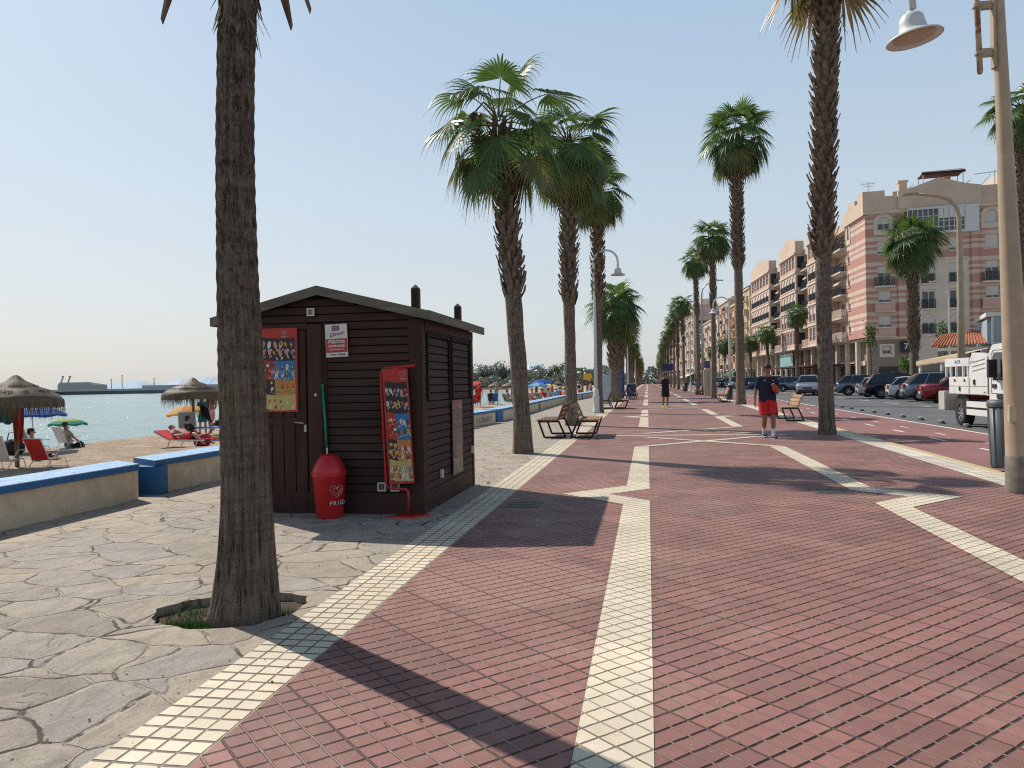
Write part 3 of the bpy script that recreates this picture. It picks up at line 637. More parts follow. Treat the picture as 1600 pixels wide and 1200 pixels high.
# ------------------------------------------------------------------ kiosk
def wood_material(name, base, stretch, sc=14):
    m, nt, b = mat_nodes(name); v = coord_(nt, 'Object', stretch)
    f = noise_(nt, sc, 6, .65, v, .3); g = noise_(nt, 1.6, 4, .6, coord_(nt))
    c = ramp_(nt, f, [(.3, tuple(x*.6 for x in base)), (.55, base), (.75, tuple(x*1.5 for x in base))])
    c = mix_(nt, ramp_(nt, g, [(.45, 0.0), (.7, .4)]), c, tuple(x*1.6+.004 for x in base))
    nt.links.new(c, b.inputs['Base Color']); b.inputs['Roughness'].default_value = .62; b.inputs['Specular IOR Level'].default_value = .22
    bump_(nt, b, f, .5, .006); return m
WOODH = wood_material('brown_stained_boards', (.044, .022, .016), (.06, .06, 1)); WOODV = wood_material('brown_stained_upright', (.050, .022, .016), (1, 1, .06))
ROOFM = wood_material('weathered_roof_edge', (.135, .125, .095), (.1, .1, 1)); DARK = M('dark_gap', (.006, .005, .005), .9, 0, .2, 5, 0)
WHITEPL = M('white_plastic', (.62, .62, .58), .5, 0, .08, 8, .05); METAL = M('grey_metal', (.35, .35, .34), .35, .8, .15, 12, .05)
BLACKM = M('black_metal', (.018, .018, .02), .45, .3, .2, 12, .08); REDPL = M('red_plastic', (.48, .016, .018), .38, 0, .12, 5, .05, coat=.2)
REDPNT = M('red_paint', (.45, .02, .015), .4, 0, .15, 7, .1, dirt=.4); GREENPL = M('green_plastic', (.0, .24, .13), .4, 0, .1, 6, .03)
KX0, KX1, KY0, KY1, KE, KA = -4.64, -2.40, 8.02, 10.45, 2.13, 2.42
kio = thing('kiosk', 'dark brown wooden beach kiosk with low gabled roof on the stone paving', 'kiosk', ((KX0+KX1)/2, KY0, 0))
ko = Vector(kio.location)
def K(x, y, z): return Vector((x, y, z)) - ko
def kb(mb, x0, x1, y0, y1, z0, z1): mb.b2(x0-ko.x, x1-ko.x, y0-ko.y, y1-ko.y, z0, z1); return mb
core = MB(); kb(core, KX0+.03, KX1-.03, KY0+.03, KY1-.03, .0, KE-.02); core.extr([(KX0+.04-ko.x, KE-.02), (KX1-.04-ko.x, KE-.02), (KX1-.0-ko.x, KE+.03), ((KX0+KX1)/2-ko.x, KA+.045), (KX0-ko.x, KE+.03)], .025, KY1-.03-ko.y)
core.build('core', DARK, kio)
DX0, DX1 = -4.42, -3.72     # door leaf
rk = random.Random(3); bh = .089
wf = MB(); z = .24
def gable(x): return KE + (KA-KE)*(1-abs(x-(KX0+KX1)/2)/((KX1-KX0)/2)) - .03
while z < KA+.0:
    zt_ = z+bh-.012
    spans = [(KX0+.10, DX0-.10), (-3.52, KX1-.10)] if z < 2.03 else [(KX0+.02, KX1-.02)]
    for a, b_ in spans:
        if zt_ > KE-.04:
            f = (z + .03 - KE)/(KA-KE); hw = (KX1-KX0)/2*(1-max(0, f)) - .01
            if hw < .06: continue
            a = max(a, (KX0+KX1)/2-hw); b_ = min(b_, (KX0+KX1)/2+hw)
        o = rk.uniform(0, .004)
        wf.box(K((a+b_)/2, KY0+.010-o, z+bh/2-.004), (b_-a, .026, bh-.012), rx=-.10)
    z += bh
wf.build('wall', WOODH, kio, bevel=.002)
ws = MB(); z = .24
while z < KE-.12:
    for a, b_ in [(KY0+.12, KY1-.06)]:
        ws.box(K(KX1-.010+rk.uniform(0, .004), (a+b_)/2, z+bh/2-.004), (.026, b_-a, bh-.012), ry=-.10)
    z += bh
ws.build('wall', WOODH, kio, bevel=.002)
wl = MB(); z = .24
while z < KE-.06:
    wl.box(K(KX0+.01, (KY0+KY1)/2, z+bh/2), (.026, KY1-KY0-.1, bh-.008), ry=.1); wl.box(K((KX0+KX1)/2, KY1-.01, z+bh/2), (KX1-KX0-.1, .026, bh-.008), rx=.1); z += bh
wl.build('wall', WOODH, kio)
tr_ = MB()
kb(tr_, KX1-.13, KX1+.012, KY0-.018, KY0+.13, 0, KE-.02); kb(tr_, KX0-.012, KX0+.10, KY0-.018, KY0+.1, 0, KE-.02); kb(tr_, KX1-.05, KX1+.014, KY1-.09, KY1+.01, 0, KE-.02)
kb(tr_, -3.72+.02, -3.53, KY0-.022, KY0+.02, .22, 2.09); kb(tr_, DX0-.11, DX0-.02, KY0-.02, KY0+.02, .22, 2.06); kb(tr_, DX0-.02, DX1+.02, KY0-.021, KY0+.02, 2.035, 2.10)
kb(tr_, -3.535, -3.505, KY0-.012, KY0+.02, .22, 2.05); kb(tr_, -3.49, -3.475, KY0-.024, KY0+.02, .2, 2.04)
kb(tr_, KX0-.005, KX1+.005, KY0-.012, KY0+.02, .0, .235); kb(tr_, KX1-.02, KX1+.006, KY0+.13, KY1, .0, .235)
kb(tr_, KX1-.02, KX1+.020, KY0+.1, KY1, KE-.13, KE-.015)
tr_.build('trim', WOODV, kio, bevel=.003)
door = MB()
for i in range(5):
    a = DX0 + (DX1-DX0)/5*i; kb(door, a+.004, a+(DX1-DX0)/5-.004, KY0-.006, KY0+.02, .06, 2.03)
kb(door, DX0+.0, DX1, KY0-.020, KY0-.004, .98, 1.06); kb(door, DX0, DX1, KY0-.02, KY0-.004, .07, .17)
dr = door.build('door', WOODV, kio, bevel=.003)
hd = MB(); hd.tube([K(DX1-.02, KY0-.01, 1.0), K(DX1-.02, KY0-.06, 1.0), K(DX1-.12, KY0-.06, 1.01)], .010, 8); kb(hd, DX1-.035, DX1-.005, KY0-.014, KY0-.006, .9, 1.06)
hd.build('handle', METAL, dr)
lk = MB(); lk.lathe([(.018, 0), (.018, .02), (.0, .02)], (0, 0, 0), 14); o = lk.build('lock', METAL, dr); o.rotation_euler = (PI/2, 0, 0); o.location = K(-3.60, KY0-.022, 1.31)
# roof with its deep fascia
rf = MB(); OV = .14; XM = (KX0+KX1)/2
for sgn in (-1, 1):
    xe = (KX1+.13) if sgn > 0 else (KX0-.13); ze = KE+.0
    dv = Vector((xe-XM, 0, ze-(KA+.02)))
    for y0, y1, t, zo in ((KY0-OV, KY1+.2, .035, .05),):
        v = [K(XM, y0, KA+.02+zo), K(xe, y0, ze+zo), K(xe, y1, ze+zo), K(XM, y1, KA+.02+zo)]; v += [p_-Vector((0, 0, t)) for p_ in v]
        rf.add(v, [(0, 1, 2, 3), (7, 6, 5, 4), (0, 4, 5, 1), (1, 5, 6, 2), (2, 6, 7, 3)])
    v = [K(XM, KY0-OV-.02, KA+.075), K(xe, KY0-OV-.02, ze+.055), K(xe, KY0-OV-.02, ze-.045), K(XM, KY0-OV-.02, KA-.025)]; v += [p_+Vector((0, .022, 0)) for p_ in v]
    rf.add(v, [(0, 1, 2, 3), (7, 6, 5, 4), (0, 4, 5, 1), (3, 2, 6, 7), (1, 5, 6, 2)])
    kb(rf, xe-.011, xe+.013, KY0-OV-.018, KY1+.2, ze-.043, ze+.057)
roof = rf.build('roof', ROOFM, kio, fix=True)
for i, (x, y, z0, h) in enumerate(((-2.55, 8.35, 2.12, .36), (-2.55, 10.3, 2.12, .34))):
    p_ = MB(); c = K(x, y, z0+h/2); p_.box(c, (.085, .085, h)); top = c + Vector((0, 0, h/2)); q = .0425
    p_.add([top+Vector((-q, -q, .001)), top+Vector((q, -q, .001)), top+Vector((q, q, .001)), top+Vector((-q, q, .001)), top+Vector((0, 0, .05))], [(0, 1, 4), (1, 2, 4), (2, 3, 4), (3, 0, 4)])
    tag(p_.build('roof_post', WOODV, kio))
def vent(loc, s_=.095, side=False):
    v = MB(); h = s_/2
    v.box((0, 0, h-.007), (s_, .02, .014)); v.box((0, 0, -h+.007), (s_, .02, .014)); v.box((-h+.007, 0, 0), (.014, .02, s_-.03)); v.box((h-.007, 0, 0), (.014, .02, s_-.03)); v.mi = 1
    for i in range(7): v.box((0, .002, -h+.018+i*(s_-.036)/6), (s_-.028, .008, .005), rx=.5)
    v.box((0, .008, 0), (s_-.03, .004, s_-.03))
    o = v.build('vent', [WHITEPL, METAL], kio); o.location = loc; return o
vent(K(-3.64, KY0-.04, 2.22), .085)
vent(K(-2.86, KY0-.028, .30)); vent(K(-2.71, KY0-.028, .30))
for (x, y, z) in ((KX1+.018, 8.72, .36), (KX1+.018, 10.32, .5)):
    s_ = MB(); s_.box((0, 0, 0), (.03, .06, .10)); s_.box((.016, 0, 0), (.006, .04, .07)); o = s_.build('socket_box', WHITEPL, kio, bevel=.004); o.location = K(x, y, z)
sh = MB()                                                           # serving hatch, shut
for y in (8.18, 9.14, 9.26, 10.22): kb(sh, KX1+.004, KX1+.026, y, y+.05, 1.22, 1.98)
for y0, y1 in ((8.18, 9.19), (9.26, 10.27)): kb(sh, KX1+.004, KX1+.024, y0+.05, y1-.05, 1.935, 1.978)
sh.build('hatch_frame', DARK, kio)
# posters and the alarm plate
def flat(name, col, rough=.5): return M(name, col, rough, 0, .10, 9, 0)
PC = dict(red=flat('print_red', (.42, .03, .02)), black=flat('print_black', (.03, .02, .03)), blue=flat('print_blue', (.03, .16, .38)), orange=flat('print_orange', (.50, .20, .05)), yellow=flat('print_yellow', (.48, .40, .13)),
          white=flat('print_white', (.62, .60, .56)), green=flat('print_green', (.12, .32, .06)), brown=flat('print_brown', (.11, .05, .025)), pink=flat('print_pink', (.55, .25, .22)), purple=flat('print_purple', (.17, .07, .15)))
FAD = dict(red=(.42, .08, .05), black=(.12, .09, .08), blue=(.10, .20, .34), orange=(.50, .25, .1), yellow=(.48, .40, .2), white=(.5, .48, .44), green=(.2, .3, .12), brown=(.18, .1, .06), pink=(.5, .28, .24), purple=(.2, .12, .16))
PK = list(PC); PML = [PC[k] for k in PK]
def poster(seed, W, H):
    """ice cream menu: coloured fields with rows of lollies, cones and tubs"""
    r = random.Random(seed); mb = MB(); fac = lambda k: PK.index(k)
    def quad(pts, k, dz):
        mb.mi = fac(k); mb.add([(x, -dz, z) for x, z in pts], [tuple(range(len(pts)))])
    mb.mi = fac('red'); mb.box((0, .004, 0), (W, .008, H)); b = .02*W/.5+.008; x0, x1 = -W/2+b, W/2-b; zt_, zb_ = H/2, -H/2
    Y = lambda f: zt_ - f*H
    wave = lambda f, n=10, amp=.022: [(x0+(x1-x0)*i/n, Y(f) - amp*H*math.sin(PI*i/n)*.6 - i/n*amp*H*.8) for i in range(n+1)]
    def field(f0, f1, k, dz, xa=x0, xb=x1):
        top = [(x, z) for x, z in wave(f0) if xa-1e-6 <= x <= xb+1e-6]; bot = [(x, z) for x, z in wave(f1) if xa-1e-6 <= x <= xb+1e-6]
        quad(bot + top[::-1], k, dz)
    xm = x0 + (x1-x0)*.4
    field(.10, .37, 'black', .0015); field(.37, .60, 'red', .0015, x0, xm); field(.37, .60, 'blue', .0015, xm, x1)
    field(.60, .78, 'black', .0015, x0, xm); field(.60, .78, 'orange', .0015, xm, x1); field(.78, .955, 'yellow', .0015)
    def lolly(x, z, s_, a, body):
        ca, sa = math.cos(a), math.sin(a); f = lambda u, v: (x+u*ca-v*sa, z+u*sa+v*ca)
        quad([f(-.07*s_, -1.1*s_), f(.07*s_, -1.1*s_), f(.07*s_, -.4*s_), f(-.07*s_, -.4*s_)], 'yellow', .0022)
        quad([f(.3*s_*math.cos(t), .6*s_*math.sin(t)) for t in [2*PI*i/10 for i in range(10)]], body, .0028)
        quad([f(-.05*s_+.12*s_*math.cos(t), .15*s_+.3*s_*math.sin(t)) for t in [2*PI*i/7 for i in range(7)]], r.choice(['white', 'pink', 'brown', 'yellow']), .0032)
    def cone(x, z, s_, a, body):
        ca, sa = math.cos(a), math.sin(a); f = lambda u, v: (x+u*ca-v*sa, z+u*sa+v*ca)
        quad([f(0, -s_), f(.32*s_, .2*s_), f(-.32*s_, .2*s_)], r.choice(['orange', 'brown', 'blue']), .0024)
        quad([f(.34*s_*math.cos(t), .3*s_+.32*s_*math.sin(t)) for t in [2*PI*i/9 for i in range(9)]], body, .0030)
    def price(x, z, s_): quad([(x+s_*math.cos(t), z+s_*math.sin(t)) for t in [2*PI*i/8 for i in range(8)]], 'white', .0036)
    for f0, f1, xa, xb, cols, nx, ny, fn in ((.15, .36, x0, x1, ['brown', 'white', 'purple', 'pink', 'brown', 'yellow'], 6, 2, lolly), (.42, .60, x0, xm, ['brown', 'pink', 'white'], 3, 2, cone), (.43, .60, xm, x1, ['white', 'yellow', 'brown', 'orange'], 4, 2, lolly),
            (.64, .78, x0, xm, ['white', 'white', 'yellow'], 2, 2, cone), (.66, .79, xm, x1, ['brown', 'green', 'red', 'white'], 4, 2, lolly), (.84, .97, x0, x1, ['red', 'green', 'pink', 'orange', 'white', 'blue'], 6, 2, lolly)):
        for i in range(nx):
            for j in range(ny):
                x = xa+(xb-xa)*(i+.5+r.uniform(-.1, .1))/nx; z = Y(f0+(f1-f0)*(j+.35+r.uniform(-.12, .12))/ny) - (x-x0)/(x1-x0)*.015*H
                s_ = min((xb-xa)/nx*1.5, (f1-f0)*H/ny*.78)*r.uniform(.8, 1.05)
                fn(x, z, s_, r.uniform(-.5, .5), r.choice(cols)); price(x+s_*.35, z-s_*.75, s_*.13)
    return mb
def logo(parent, loc, s_, mat, rot=(0, 0, 0), name='emblem'):
    """white double-swirl heart"""
    mb = MB()
    for sgn in (-1, 1):
        for k, (r0, w_) in enumerate(((1.0, .16), (.55, .14))):
            pts = []
            for i in range(15):
                t = i/14; a = PI/2 - sgn*(PI/2)*0 - sgn*t*PI*1.05; pts.append(Vector((sgn*.5*r0*.9 + math.cos(PI/2 + sgn*(PI/2 - t*PI*1.25))*r0*.52*1, 0, .18*r0 + math.sin(PI/2 + sgn*(PI/2-t*PI*1.25))*r0*.45)))
            pts = [Vector((-sgn*.0, 0, -.9*r0))] + ([Vector((sgn*.62*r0, 0, -.45*r0)), Vector((sgn*.98*r0, 0, .05*r0))] if True else []) + [Vector((sgn*(.5+.48*math.cos(u))*r0, 0, (.25+.42*math.sin(u))*r0)) for u in [i*PI/7*1.0 for i in range(1, 8)]]
            pts = [p_*s_*.5 for p_ in pts]
            for a, b_ in zip(pts, pts[1:]): mb.bar(a, b_, .0016, w_*s_*.5, up=(0, 1, 0))
    o = mb.build(name, mat, parent); o.location = loc; o.rotation_euler = rot; return o
WPRINT = PC['white']
p1 = poster(1, .46, .93).build('poster', PML, kio); p1.location = K(-4.04, KY0-.034, 1.59)
logo(p1, (.08, -.004, .415), .07, WPRINT); text('lettering', 'FRIGO', .022, WPRINT, p1, (.08, -.006, .368))
p2 = poster(2, .50, .92).build('poster', [M('faded_'+k, tuple(.45*x+.13*y for x, y in zip(PC[k].diffuse_color[:3] if False else FAD[k], (1, .8, .6)))) for k in PK], kio); p2.location = K(KX1+.034, 9.45, .74); p2.rotation_euler = (0, 0, PI/2); p2.rotation_euler = (0, 0, PI/2)
logo(p2, (.12, -.004, .37), .07, WPRINT)
al = MB(); al.box((0, 0, 0), (.255, .006, .36)); sg = al.build('alarm_sign', PC['white'], kio, bevel=.002); sg.location = K(-3.345, KY0-.04, 1.90); sg.rotation_euler = (0, -.03, 0)
q = MB(); q.box((-.005, -.004, .135), (.085, .003, .055)); q.build('emblem', PC['purple'], sg)
q = MB()
for i in range(3): q.box((-.03+i*.025, -.0065, .142), (.014, .002, .014))
q.box((-.005, -.0065, .122), (.06, .002, .006)); q.build('emblem_mark', PC['pink'], sg)
text('lettering', 'Direct', .062, PC['black'], sg, (.0, -.005, .07), (PI/2, -.18, 0), shear=.4)
q = MB(); q.box((0, -.004, -.055), (.245, .003, .150)); q.build('red_panel', flat('sign_red', (.40, .04, .05)), sg)
text('lettering', 'Alarma', .068, PC['white'], sg, (0, -.0065, -.008), bold=.0012); text('lettering', 'conectada', .046, PC['white'], sg, (0, -.0065, -.056), bold=.001)
text('lettering', 'CON POLICIA 24 h', .020, PC['white'], sg, (0, -.0065, -.098), bold=.0006); text('lettering', '• Aviso a Policía', .030, PC['black'], sg, (0, -.005, -.153), bold=.0004)
# ------------------------------------------------------------------ menu stand
st = thing('menu_stand', 'red tubular stand holding a tall ice cream menu by the kiosk corner', 'menu stand', (-2.52, 7.86, 0))
st.scale = (.92, .92, .945)
ro = .016
fr = MB(); fr.smooth = True
Wm, z0, z1 = .34, .34, 1.66
fr.tube([(0, 0, .03), (0, 0, .27), (-.02, 0, .31), (-.23, 0, .325), (-.265, 0, .37), (-.305, 0, 1.60), (-.29, 0, 1.65), (-.25, 0, 1.675), (.10, 0, 1.70)], ro, 10)
fr.build('frame', REDPNT, st)
bp = MB(); bp.add([(-.26, -.10, 0), (.10, -.10, 0), (.24, .09, 0), (-.12, .09, 0), (-.25, -.09, .02), (.10, -.09, .02), (.23, .08, .02), (-.11, .08, .02)], [(4, 5, 6, 7), (0, 1, 5, 4), (1, 2, 6, 5), (2, 3, 7, 6), (3, 0, 4, 7)]); bp.build('base_plate', REDPNT, st)
pm = poster(3, .29, 1.30).mesh('menu_panel', PML)
o = link_mesh('menu_panel', pm, st, (-.105, -.002, 1.02)); o.rotation_euler = (0, -.02, math.radians(22))
# skew a little like the sagging sheet in its frame
for v in pm.vertices: v.co.x += -(v.co.z)*.028
logo(o, (.07, -.006, .585), .085, WPRINT); text('lettering', 'FRIGO', .024, WPRINT, o, (.07, -.007, .53))
pb = MB(); pb.box((0, .012, 0), (.295, .016, 1.31)); me_ = pb.mesh('backing_board', BLACKM)
for v in me_.vertices: v.co.x += -(v.co.z)*.028
link_mesh('backing_board', me_, o)
# ------------------------------------------------------------------ litter bin of the kiosk and its broom
bn_ = thing('litter_bin', 'red tapered plastic bin with domed lid and swirl logo by the kiosk door', 'bin', (-3.38, 7.80, 0))
b_ = MB(); b_.smooth = True; b_.lathe([(.135, 0), (.142, .012), (.178, .44), (.190, .452), (.190, .468), (.178, .472)], n=40); b_.build('body', REDPL, bn_)
ld = MB(); ld.smooth = True; ld.lathe([(.184, .470), (.187, .478), (.168, .53), (.135, .60), (.098, .655), (.072, .672), (.0, .678)], n=40, caps=False); ld.build('lid', REDPL, bn_)
def wrap(o, R, ang):          # bends a flat decal round the bin
    for v in o.data.vertices:
        a = ang + v.co.x/R; rr_ = R + .0015 - v.co.y; z = v.co.z; v.co = (rr_*math.sin(a), -rr_*math.cos(a), z)
lg = logo(bn_, (0, 0, .30), .15, WPRINT); wrap(lg, .165, .88)
for i, ch in enumerate('FRIGO'):
    a = .50 + i*.25; text('lettering', ch, .058, WPRINT, bn_, (.1615*math.sin(a), -.1615*math.cos(a), .165), (PI/2 - .08, 0, a), bold=.0008)
br = thing('broom', 'green broom handle leaning on the kiosk behind the red bin', 'broom', (-3.44, 7.98, 0))
q = MB(); q.smooth = True; q.tube([(-.075, .03-.03, 1.40), (-.03, -.02, .73)], .0125, 10); q.ball((-.076, 0, 1.41), .017); q.build('handle', GREENPL, br)
q = MB(); q.tube([(-.03, -.02, .732), (.02, -.07, .1)], .010, 8); q.build('shaft', WHITEPL, br)
q = MB(); q.box((.02, -.06, .08), (.24, .05, .04))
for i in range(40): q.box((-.09+i*.0057, -.06+rk.uniform(-.015, .015), .035), (.004, .004, .08), rx=rk.uniform(-.15, .15))
q.build('brush', GREENPL, br)
# ------------------------------------------------------------------ sea wall, drain covers, lamps, benches, bins
WALLC = M('cream_wall_plaster', (.66, .55, .39), .85, 0, .14, 5, .4, dist=.01, dirt=.35); BLUEC = M('blue_wall_paint', (.03, .14, .32), .6, 0, .12, 6, .25, dirt=.2)
BLUETOP = worn('worn_blue_wall_top', (.26, .42, .60), .50)
def wallseg(pts, label, group, cream0=0.0, cream1=0.0, pillar=None, text_=None):
    """bench-high sea wall: plastered body, blue coping, blue painted end"""
    t = thing('sea_wall', label, 'wall', (pts[0][0], pts[0][1], 0), 0, group); o = Vector((pts[0][0], pts[0][1], 0))
    q = [Vector((x, y, 0)) - o for x, y in pts]; W = .62
    def off(d): return [(p_.x - d, p_.y + (d/W*.42 if i in (0, len(q)-1) else 0)) for i, p_ in enumerate(q)]
    body = MB(); body.prism(off(.03) + off(W-.03)[::-1], -.45, .375); body.build('wall_body', WALLC, t, fix=True)
    cap = MB(); cap.prism(off(-.01) + off(W)[::-1], .375, .452)
    cp = cap.build('coping', BLUEC, t, fix=True)
    tp = MB().prism(off(.004) + off(W-.012)[::-1], .4525, .4565); tp.build('coping_top', BLUETOP, cp, fix=True)
    if pillar:
        for y0, y1 in pillar:
            x = wx((y0+y1)/2) - o.x; e = MB(); e.prism([(x+.004, y0-o.y), (x+.004, y1-o.y), (x-W-.01, y1-o.y), (x-W-.01, y0-o.y)], -.4, .374); e.build('blue_pier', BLUEC, t, fix=True)
    return t
GW = 'segments of the sea wall'
wallseg([(-6.4, -3), (-6.4, 8.85)], 'cream sea wall with blue coping on the near sandy side, ending in a clean corner', GW)
wallseg([(-6.46, 9.25), (-6.43, 11), (-5.98, 18), (-5.56, 24.3)], 'cream sea wall starting with a bright blue end, passing behind the kiosk', GW, pillar=[(9.255, 9.42)])
w3 = wallseg([(-5.58, 24.4), (-5.37, 27.1)], 'short cream sea wall piece with dark scrawled graffiti', GW)
gt = text('graffiti', 'LOS CAROS', .24, PC['black'], w3, (.05, .1, .18), (PI/2, 0, PI/2 - .08), 'LEFT', shear=.15, sx=1.1)
gt.location = (.12, .35, .19)
wallseg([(-5.40, 27.5), (-5.35, 29), (-5.5, 39.6)], 'cream sea wall with blue start beyond the graffiti', GW, pillar=[(27.49, 28.6), (39.2, 39.59)])
wallseg([(-5.51, 39.7), (-5.7, 54)], 'long far cream sea wall with blue pier, seen behind the double bench', GW, pillar=[(53.6, 53.99)])
wallseg([(-5.7, 54.1), (-5.25, 66), (-5.2, 90)], 'farthest cream sea wall ending near the white crook lamp', GW, pillar=[(63.6, 63.9)])
cov = M('cast_cover', (.10, .095, .09), .6, .4, .2, 20, .3)
for (x, y, lb) in ((2.2, 10.0, 'dark steel cover in the red tiles beside the spiked cream stripe'), (-1.45, 8.75, 'dark steel cover in the kiosk shadow by the cream border')):
    c = MB(); c.b2(-.22, .22, -.22, .22, -.01, .006); o = c.build('drain_cover', cov); o.location = (x, y, 0); tag(o, lb, 'drain cover')
    r_ = MB()
    for a in (-.13, 0, .13): r_.b2(-.17, .17, a-.012, a+.012, .006, .010)
    r_.build('tread', cov, o)
LAMPW = M('white_lamp_paint', (.60, .60, .57), .45, 0, .08, 6, .05, dirt=.25); LAMPT = M('tan_lamp_paint', (.40, .30, .20), .5, 0, .1, 4, .08, dirt=.3)
LAMPR = M('rusty_tube', (.42, .34, .25), .8, .1, .2, 9, .5)
_nt = LAMPR.node_tree; _b = _nt.nodes['Principled BSDF']; _nt.links.new(mix_(_nt, ramp_(_nt, noise_(_nt, 5, 6, .7, coord_(_nt)), [(.47, 0.0), (.56, 1.0)]), (.42, .34, .25), (.20, .075, .025)), _b.inputs['Base Color']); GLOBE = M('lamp_glass', (.42, .32, .22), .35, 0, .1, 6, .03)
def bell(mb_parent, loc, tilt, mat, sc=1.0, ry=0.0):
    s_ = MB(); s_.smooth = True
    s_.lathe([(.035, .36), (.05, .33), (.10, .315), (.14, .27), (.15, .20), (.160, .15), (.168, .115), (.185, .09), (.26, .05), (.32, .022), (.335, .0), (.33, -.004), (.30, .022), (.25, .035)], n=36, caps=False)
    o = s_.build('lamp_shade', mat, mb_parent); o.location = loc; o.rotation_euler = (tilt, ry, 0); o.scale = (sc,)*3
    g = MB(); g.smooth = True; g.lathe([(.25, .034), (.24, .018), (.17, .0), (.0, -.02)], n=32, caps=False); g.build('diffuser', GLOBE, o)
    return o
def crook_lamp(x, y, label, dirx=1, Hh=7.25, group='white crook lamps along the promenade', rz=0, mat=None):
    mat = mat or LAMPW; t = thing('street_lamp', label, 'street lamp', (x, y, 0), rz, group); r = .53
    b_ = MB(); b_.smooth = True; b_.lathe([(.19, 0), (.19, .06), (.15, .10), (.145, .62), (.16, .66), (.16, .72), (.125, .80), (.115, 1.02), (.10, 1.10)], n=20); b_.build('base', mat, t)
    p_ = MB(); p_.smooth = True
    pts = [(0, 0, 1.0), (0, 0, 3), (0, 0, Hh-r)] + [(dirx*(r - r*math.cos(a)), 0, Hh-r + r*math.sin(a)) for a in [PI*i/12 for i in range(1, 13)]] + [(dirx*2*r, 0, Hh-r-.25)]
    p_.tube(pts, [.088, .075, .055] + [.045]*13, 12); p_.build('pole', mat, t)
    bell(t, (dirx*2*r, 0, Hh-r-.6), 0, mat)
    return t
crook_lamp(-2.28, 34.6, 'white lamp with curved crook top standing beside the palms left of the walk', 1)
crook_lamp(-2.3, 93, 'small distant white crook lamp beyond the squat fat palm', 1, 7.0)
crook_lamp(-2.3, 150, 'tiny farthest white crook lamp in the seaward palm row', 1, 7.0)
crook_lamp(5.7, 56.0, 'white crook lamp on the road side beside the dark litter bin', -1, 7.2)
crook_lamp(5.4, 101, 'distant white crook lamp on the road side', -1, 7.2)
# near tan lamp: a leaning post with a clamped side tube
t = thing('street_lamp', 'tall tan lamp post by the bike lane with hanging bell lamp and rusty side tube', 'street lamp', (4.33, 10.02, 0))
p_ = MB(); p_.smooth = True
Lx = lambda z: -.028*z
p_.tube([(Lx(z), 0, z) for z in (0, .02, 1.5, 3, 4.5, 6, 7.4)], [.158, .153, .130, .104, .080, .062, .052], 28)
po = p_.build('pole', LAMPT, t)
q = MB(); q.smooth = True; q.lathe([(.163, 0), (.163, .42), (.157, .44)], n=28, caps=False); q.build('stained_foot', M('stained_grey', (.20, .17, .14), .8, 0, .3, 8, .3), po)
q = MB(); q.box((0, 0, 0), (.13, .05, .20)); o = q.build('service_box', M('cream_box', (.50, .42, .26), .6, 0, .1, 8, .05), t, bevel=.006); o.location = (-.11, -.10, .94); o.rotation_euler = (0, 0, .2)
tb = MB(); tb.smooth = True; r = .37
def sx_(z): return Lx(z) - .24
pts = [(sx_(5.0), -.02, 5.0), (sx_(5.6), -.02, 5.6), (sx_(7), -.02, 7.0)]
tb.tube(pts, .032, 12); tb.ball(pts[0], .032); tb.build('side_tube', LAMPR, t)
ar = MB(); ar.smooth = True; bx = sx_(7) - 2*r
ar.tube([(sx_(7), -.02, 7.0)] + [(sx_(7) - r + r*math.cos(a), -.02, 7.0 + r*math.sin(a)) for a in [PI*i/14 for i in range(1, 15)]] + [(bx+.03, -.02, 6.4), (bx+.07, -.02, 5.82)], .038, 12); ar.build('arm', LAMPW, t)
cl = MB()
for z in (5.22, 5.78, 6.6):
    cl = MB(); cl.box((sx_(z)+.10, -.02, z), (.22, .05, .10)); cl.box((sx_(z), -.02, z), (.085, .09, .045)); cl.build('clamp', LAMPT, t, bevel=.008)
cl = MB(); cl.box((Lx(5.5)-.075, -.02, 5.5), (.03, .11, .95)); cl.build('mounting_plate', LAMPT, t, bevel=.008)
bell(t, (bx+.08, -.02, 5.46), math.radians(0), LAMPW, .95, math.radians(-8))
def road_lamp(x, y, label, Hh, dirx=-1, L=2.3, mat=None, r=.10):
    t = thing('road_lamp', label, 'road lamp', (x, y, 0), 0, 'tall road lamps'); p_ = MB(); p_.smooth = True
    pts = [(0, 0, 0), (0, 0, Hh*.5), (0, 0, Hh-1.2), (dirx*.12, 0, Hh-.65), (dirx*.45, 0, Hh-.25), (dirx*.95, 0, Hh-.06), (dirx*(L-.4), 0, Hh+.1)]
    p_.tube(pts, [r*1.3, r, r*.75, r*.6, r*.55, r*.5, r*.4], 12); p_.build('pole', mat or LAMPT, t)
    h = MB(); h.box((dirx*(L-.1), 0, Hh+.11), (.75, .22, .10), ry=dirx*.06); h.build('lamp_head', mat or LAMPT, t, bevel=.03)
road_lamp(15.0, 40.6, 'tall brown road lamp rising behind the white truck, arm over the parked cars', 10.2, r=.15)
road_lamp(5.0, 73, 'tall grey road lamp whose arm sticks out between two palm trunks', 10.4, 1, 1.7, METAL)
road_lamp(23.0, 64.5, 'short white road lamp before the pink facade', 8.6, -1, 1.1, LAMPW, .07)
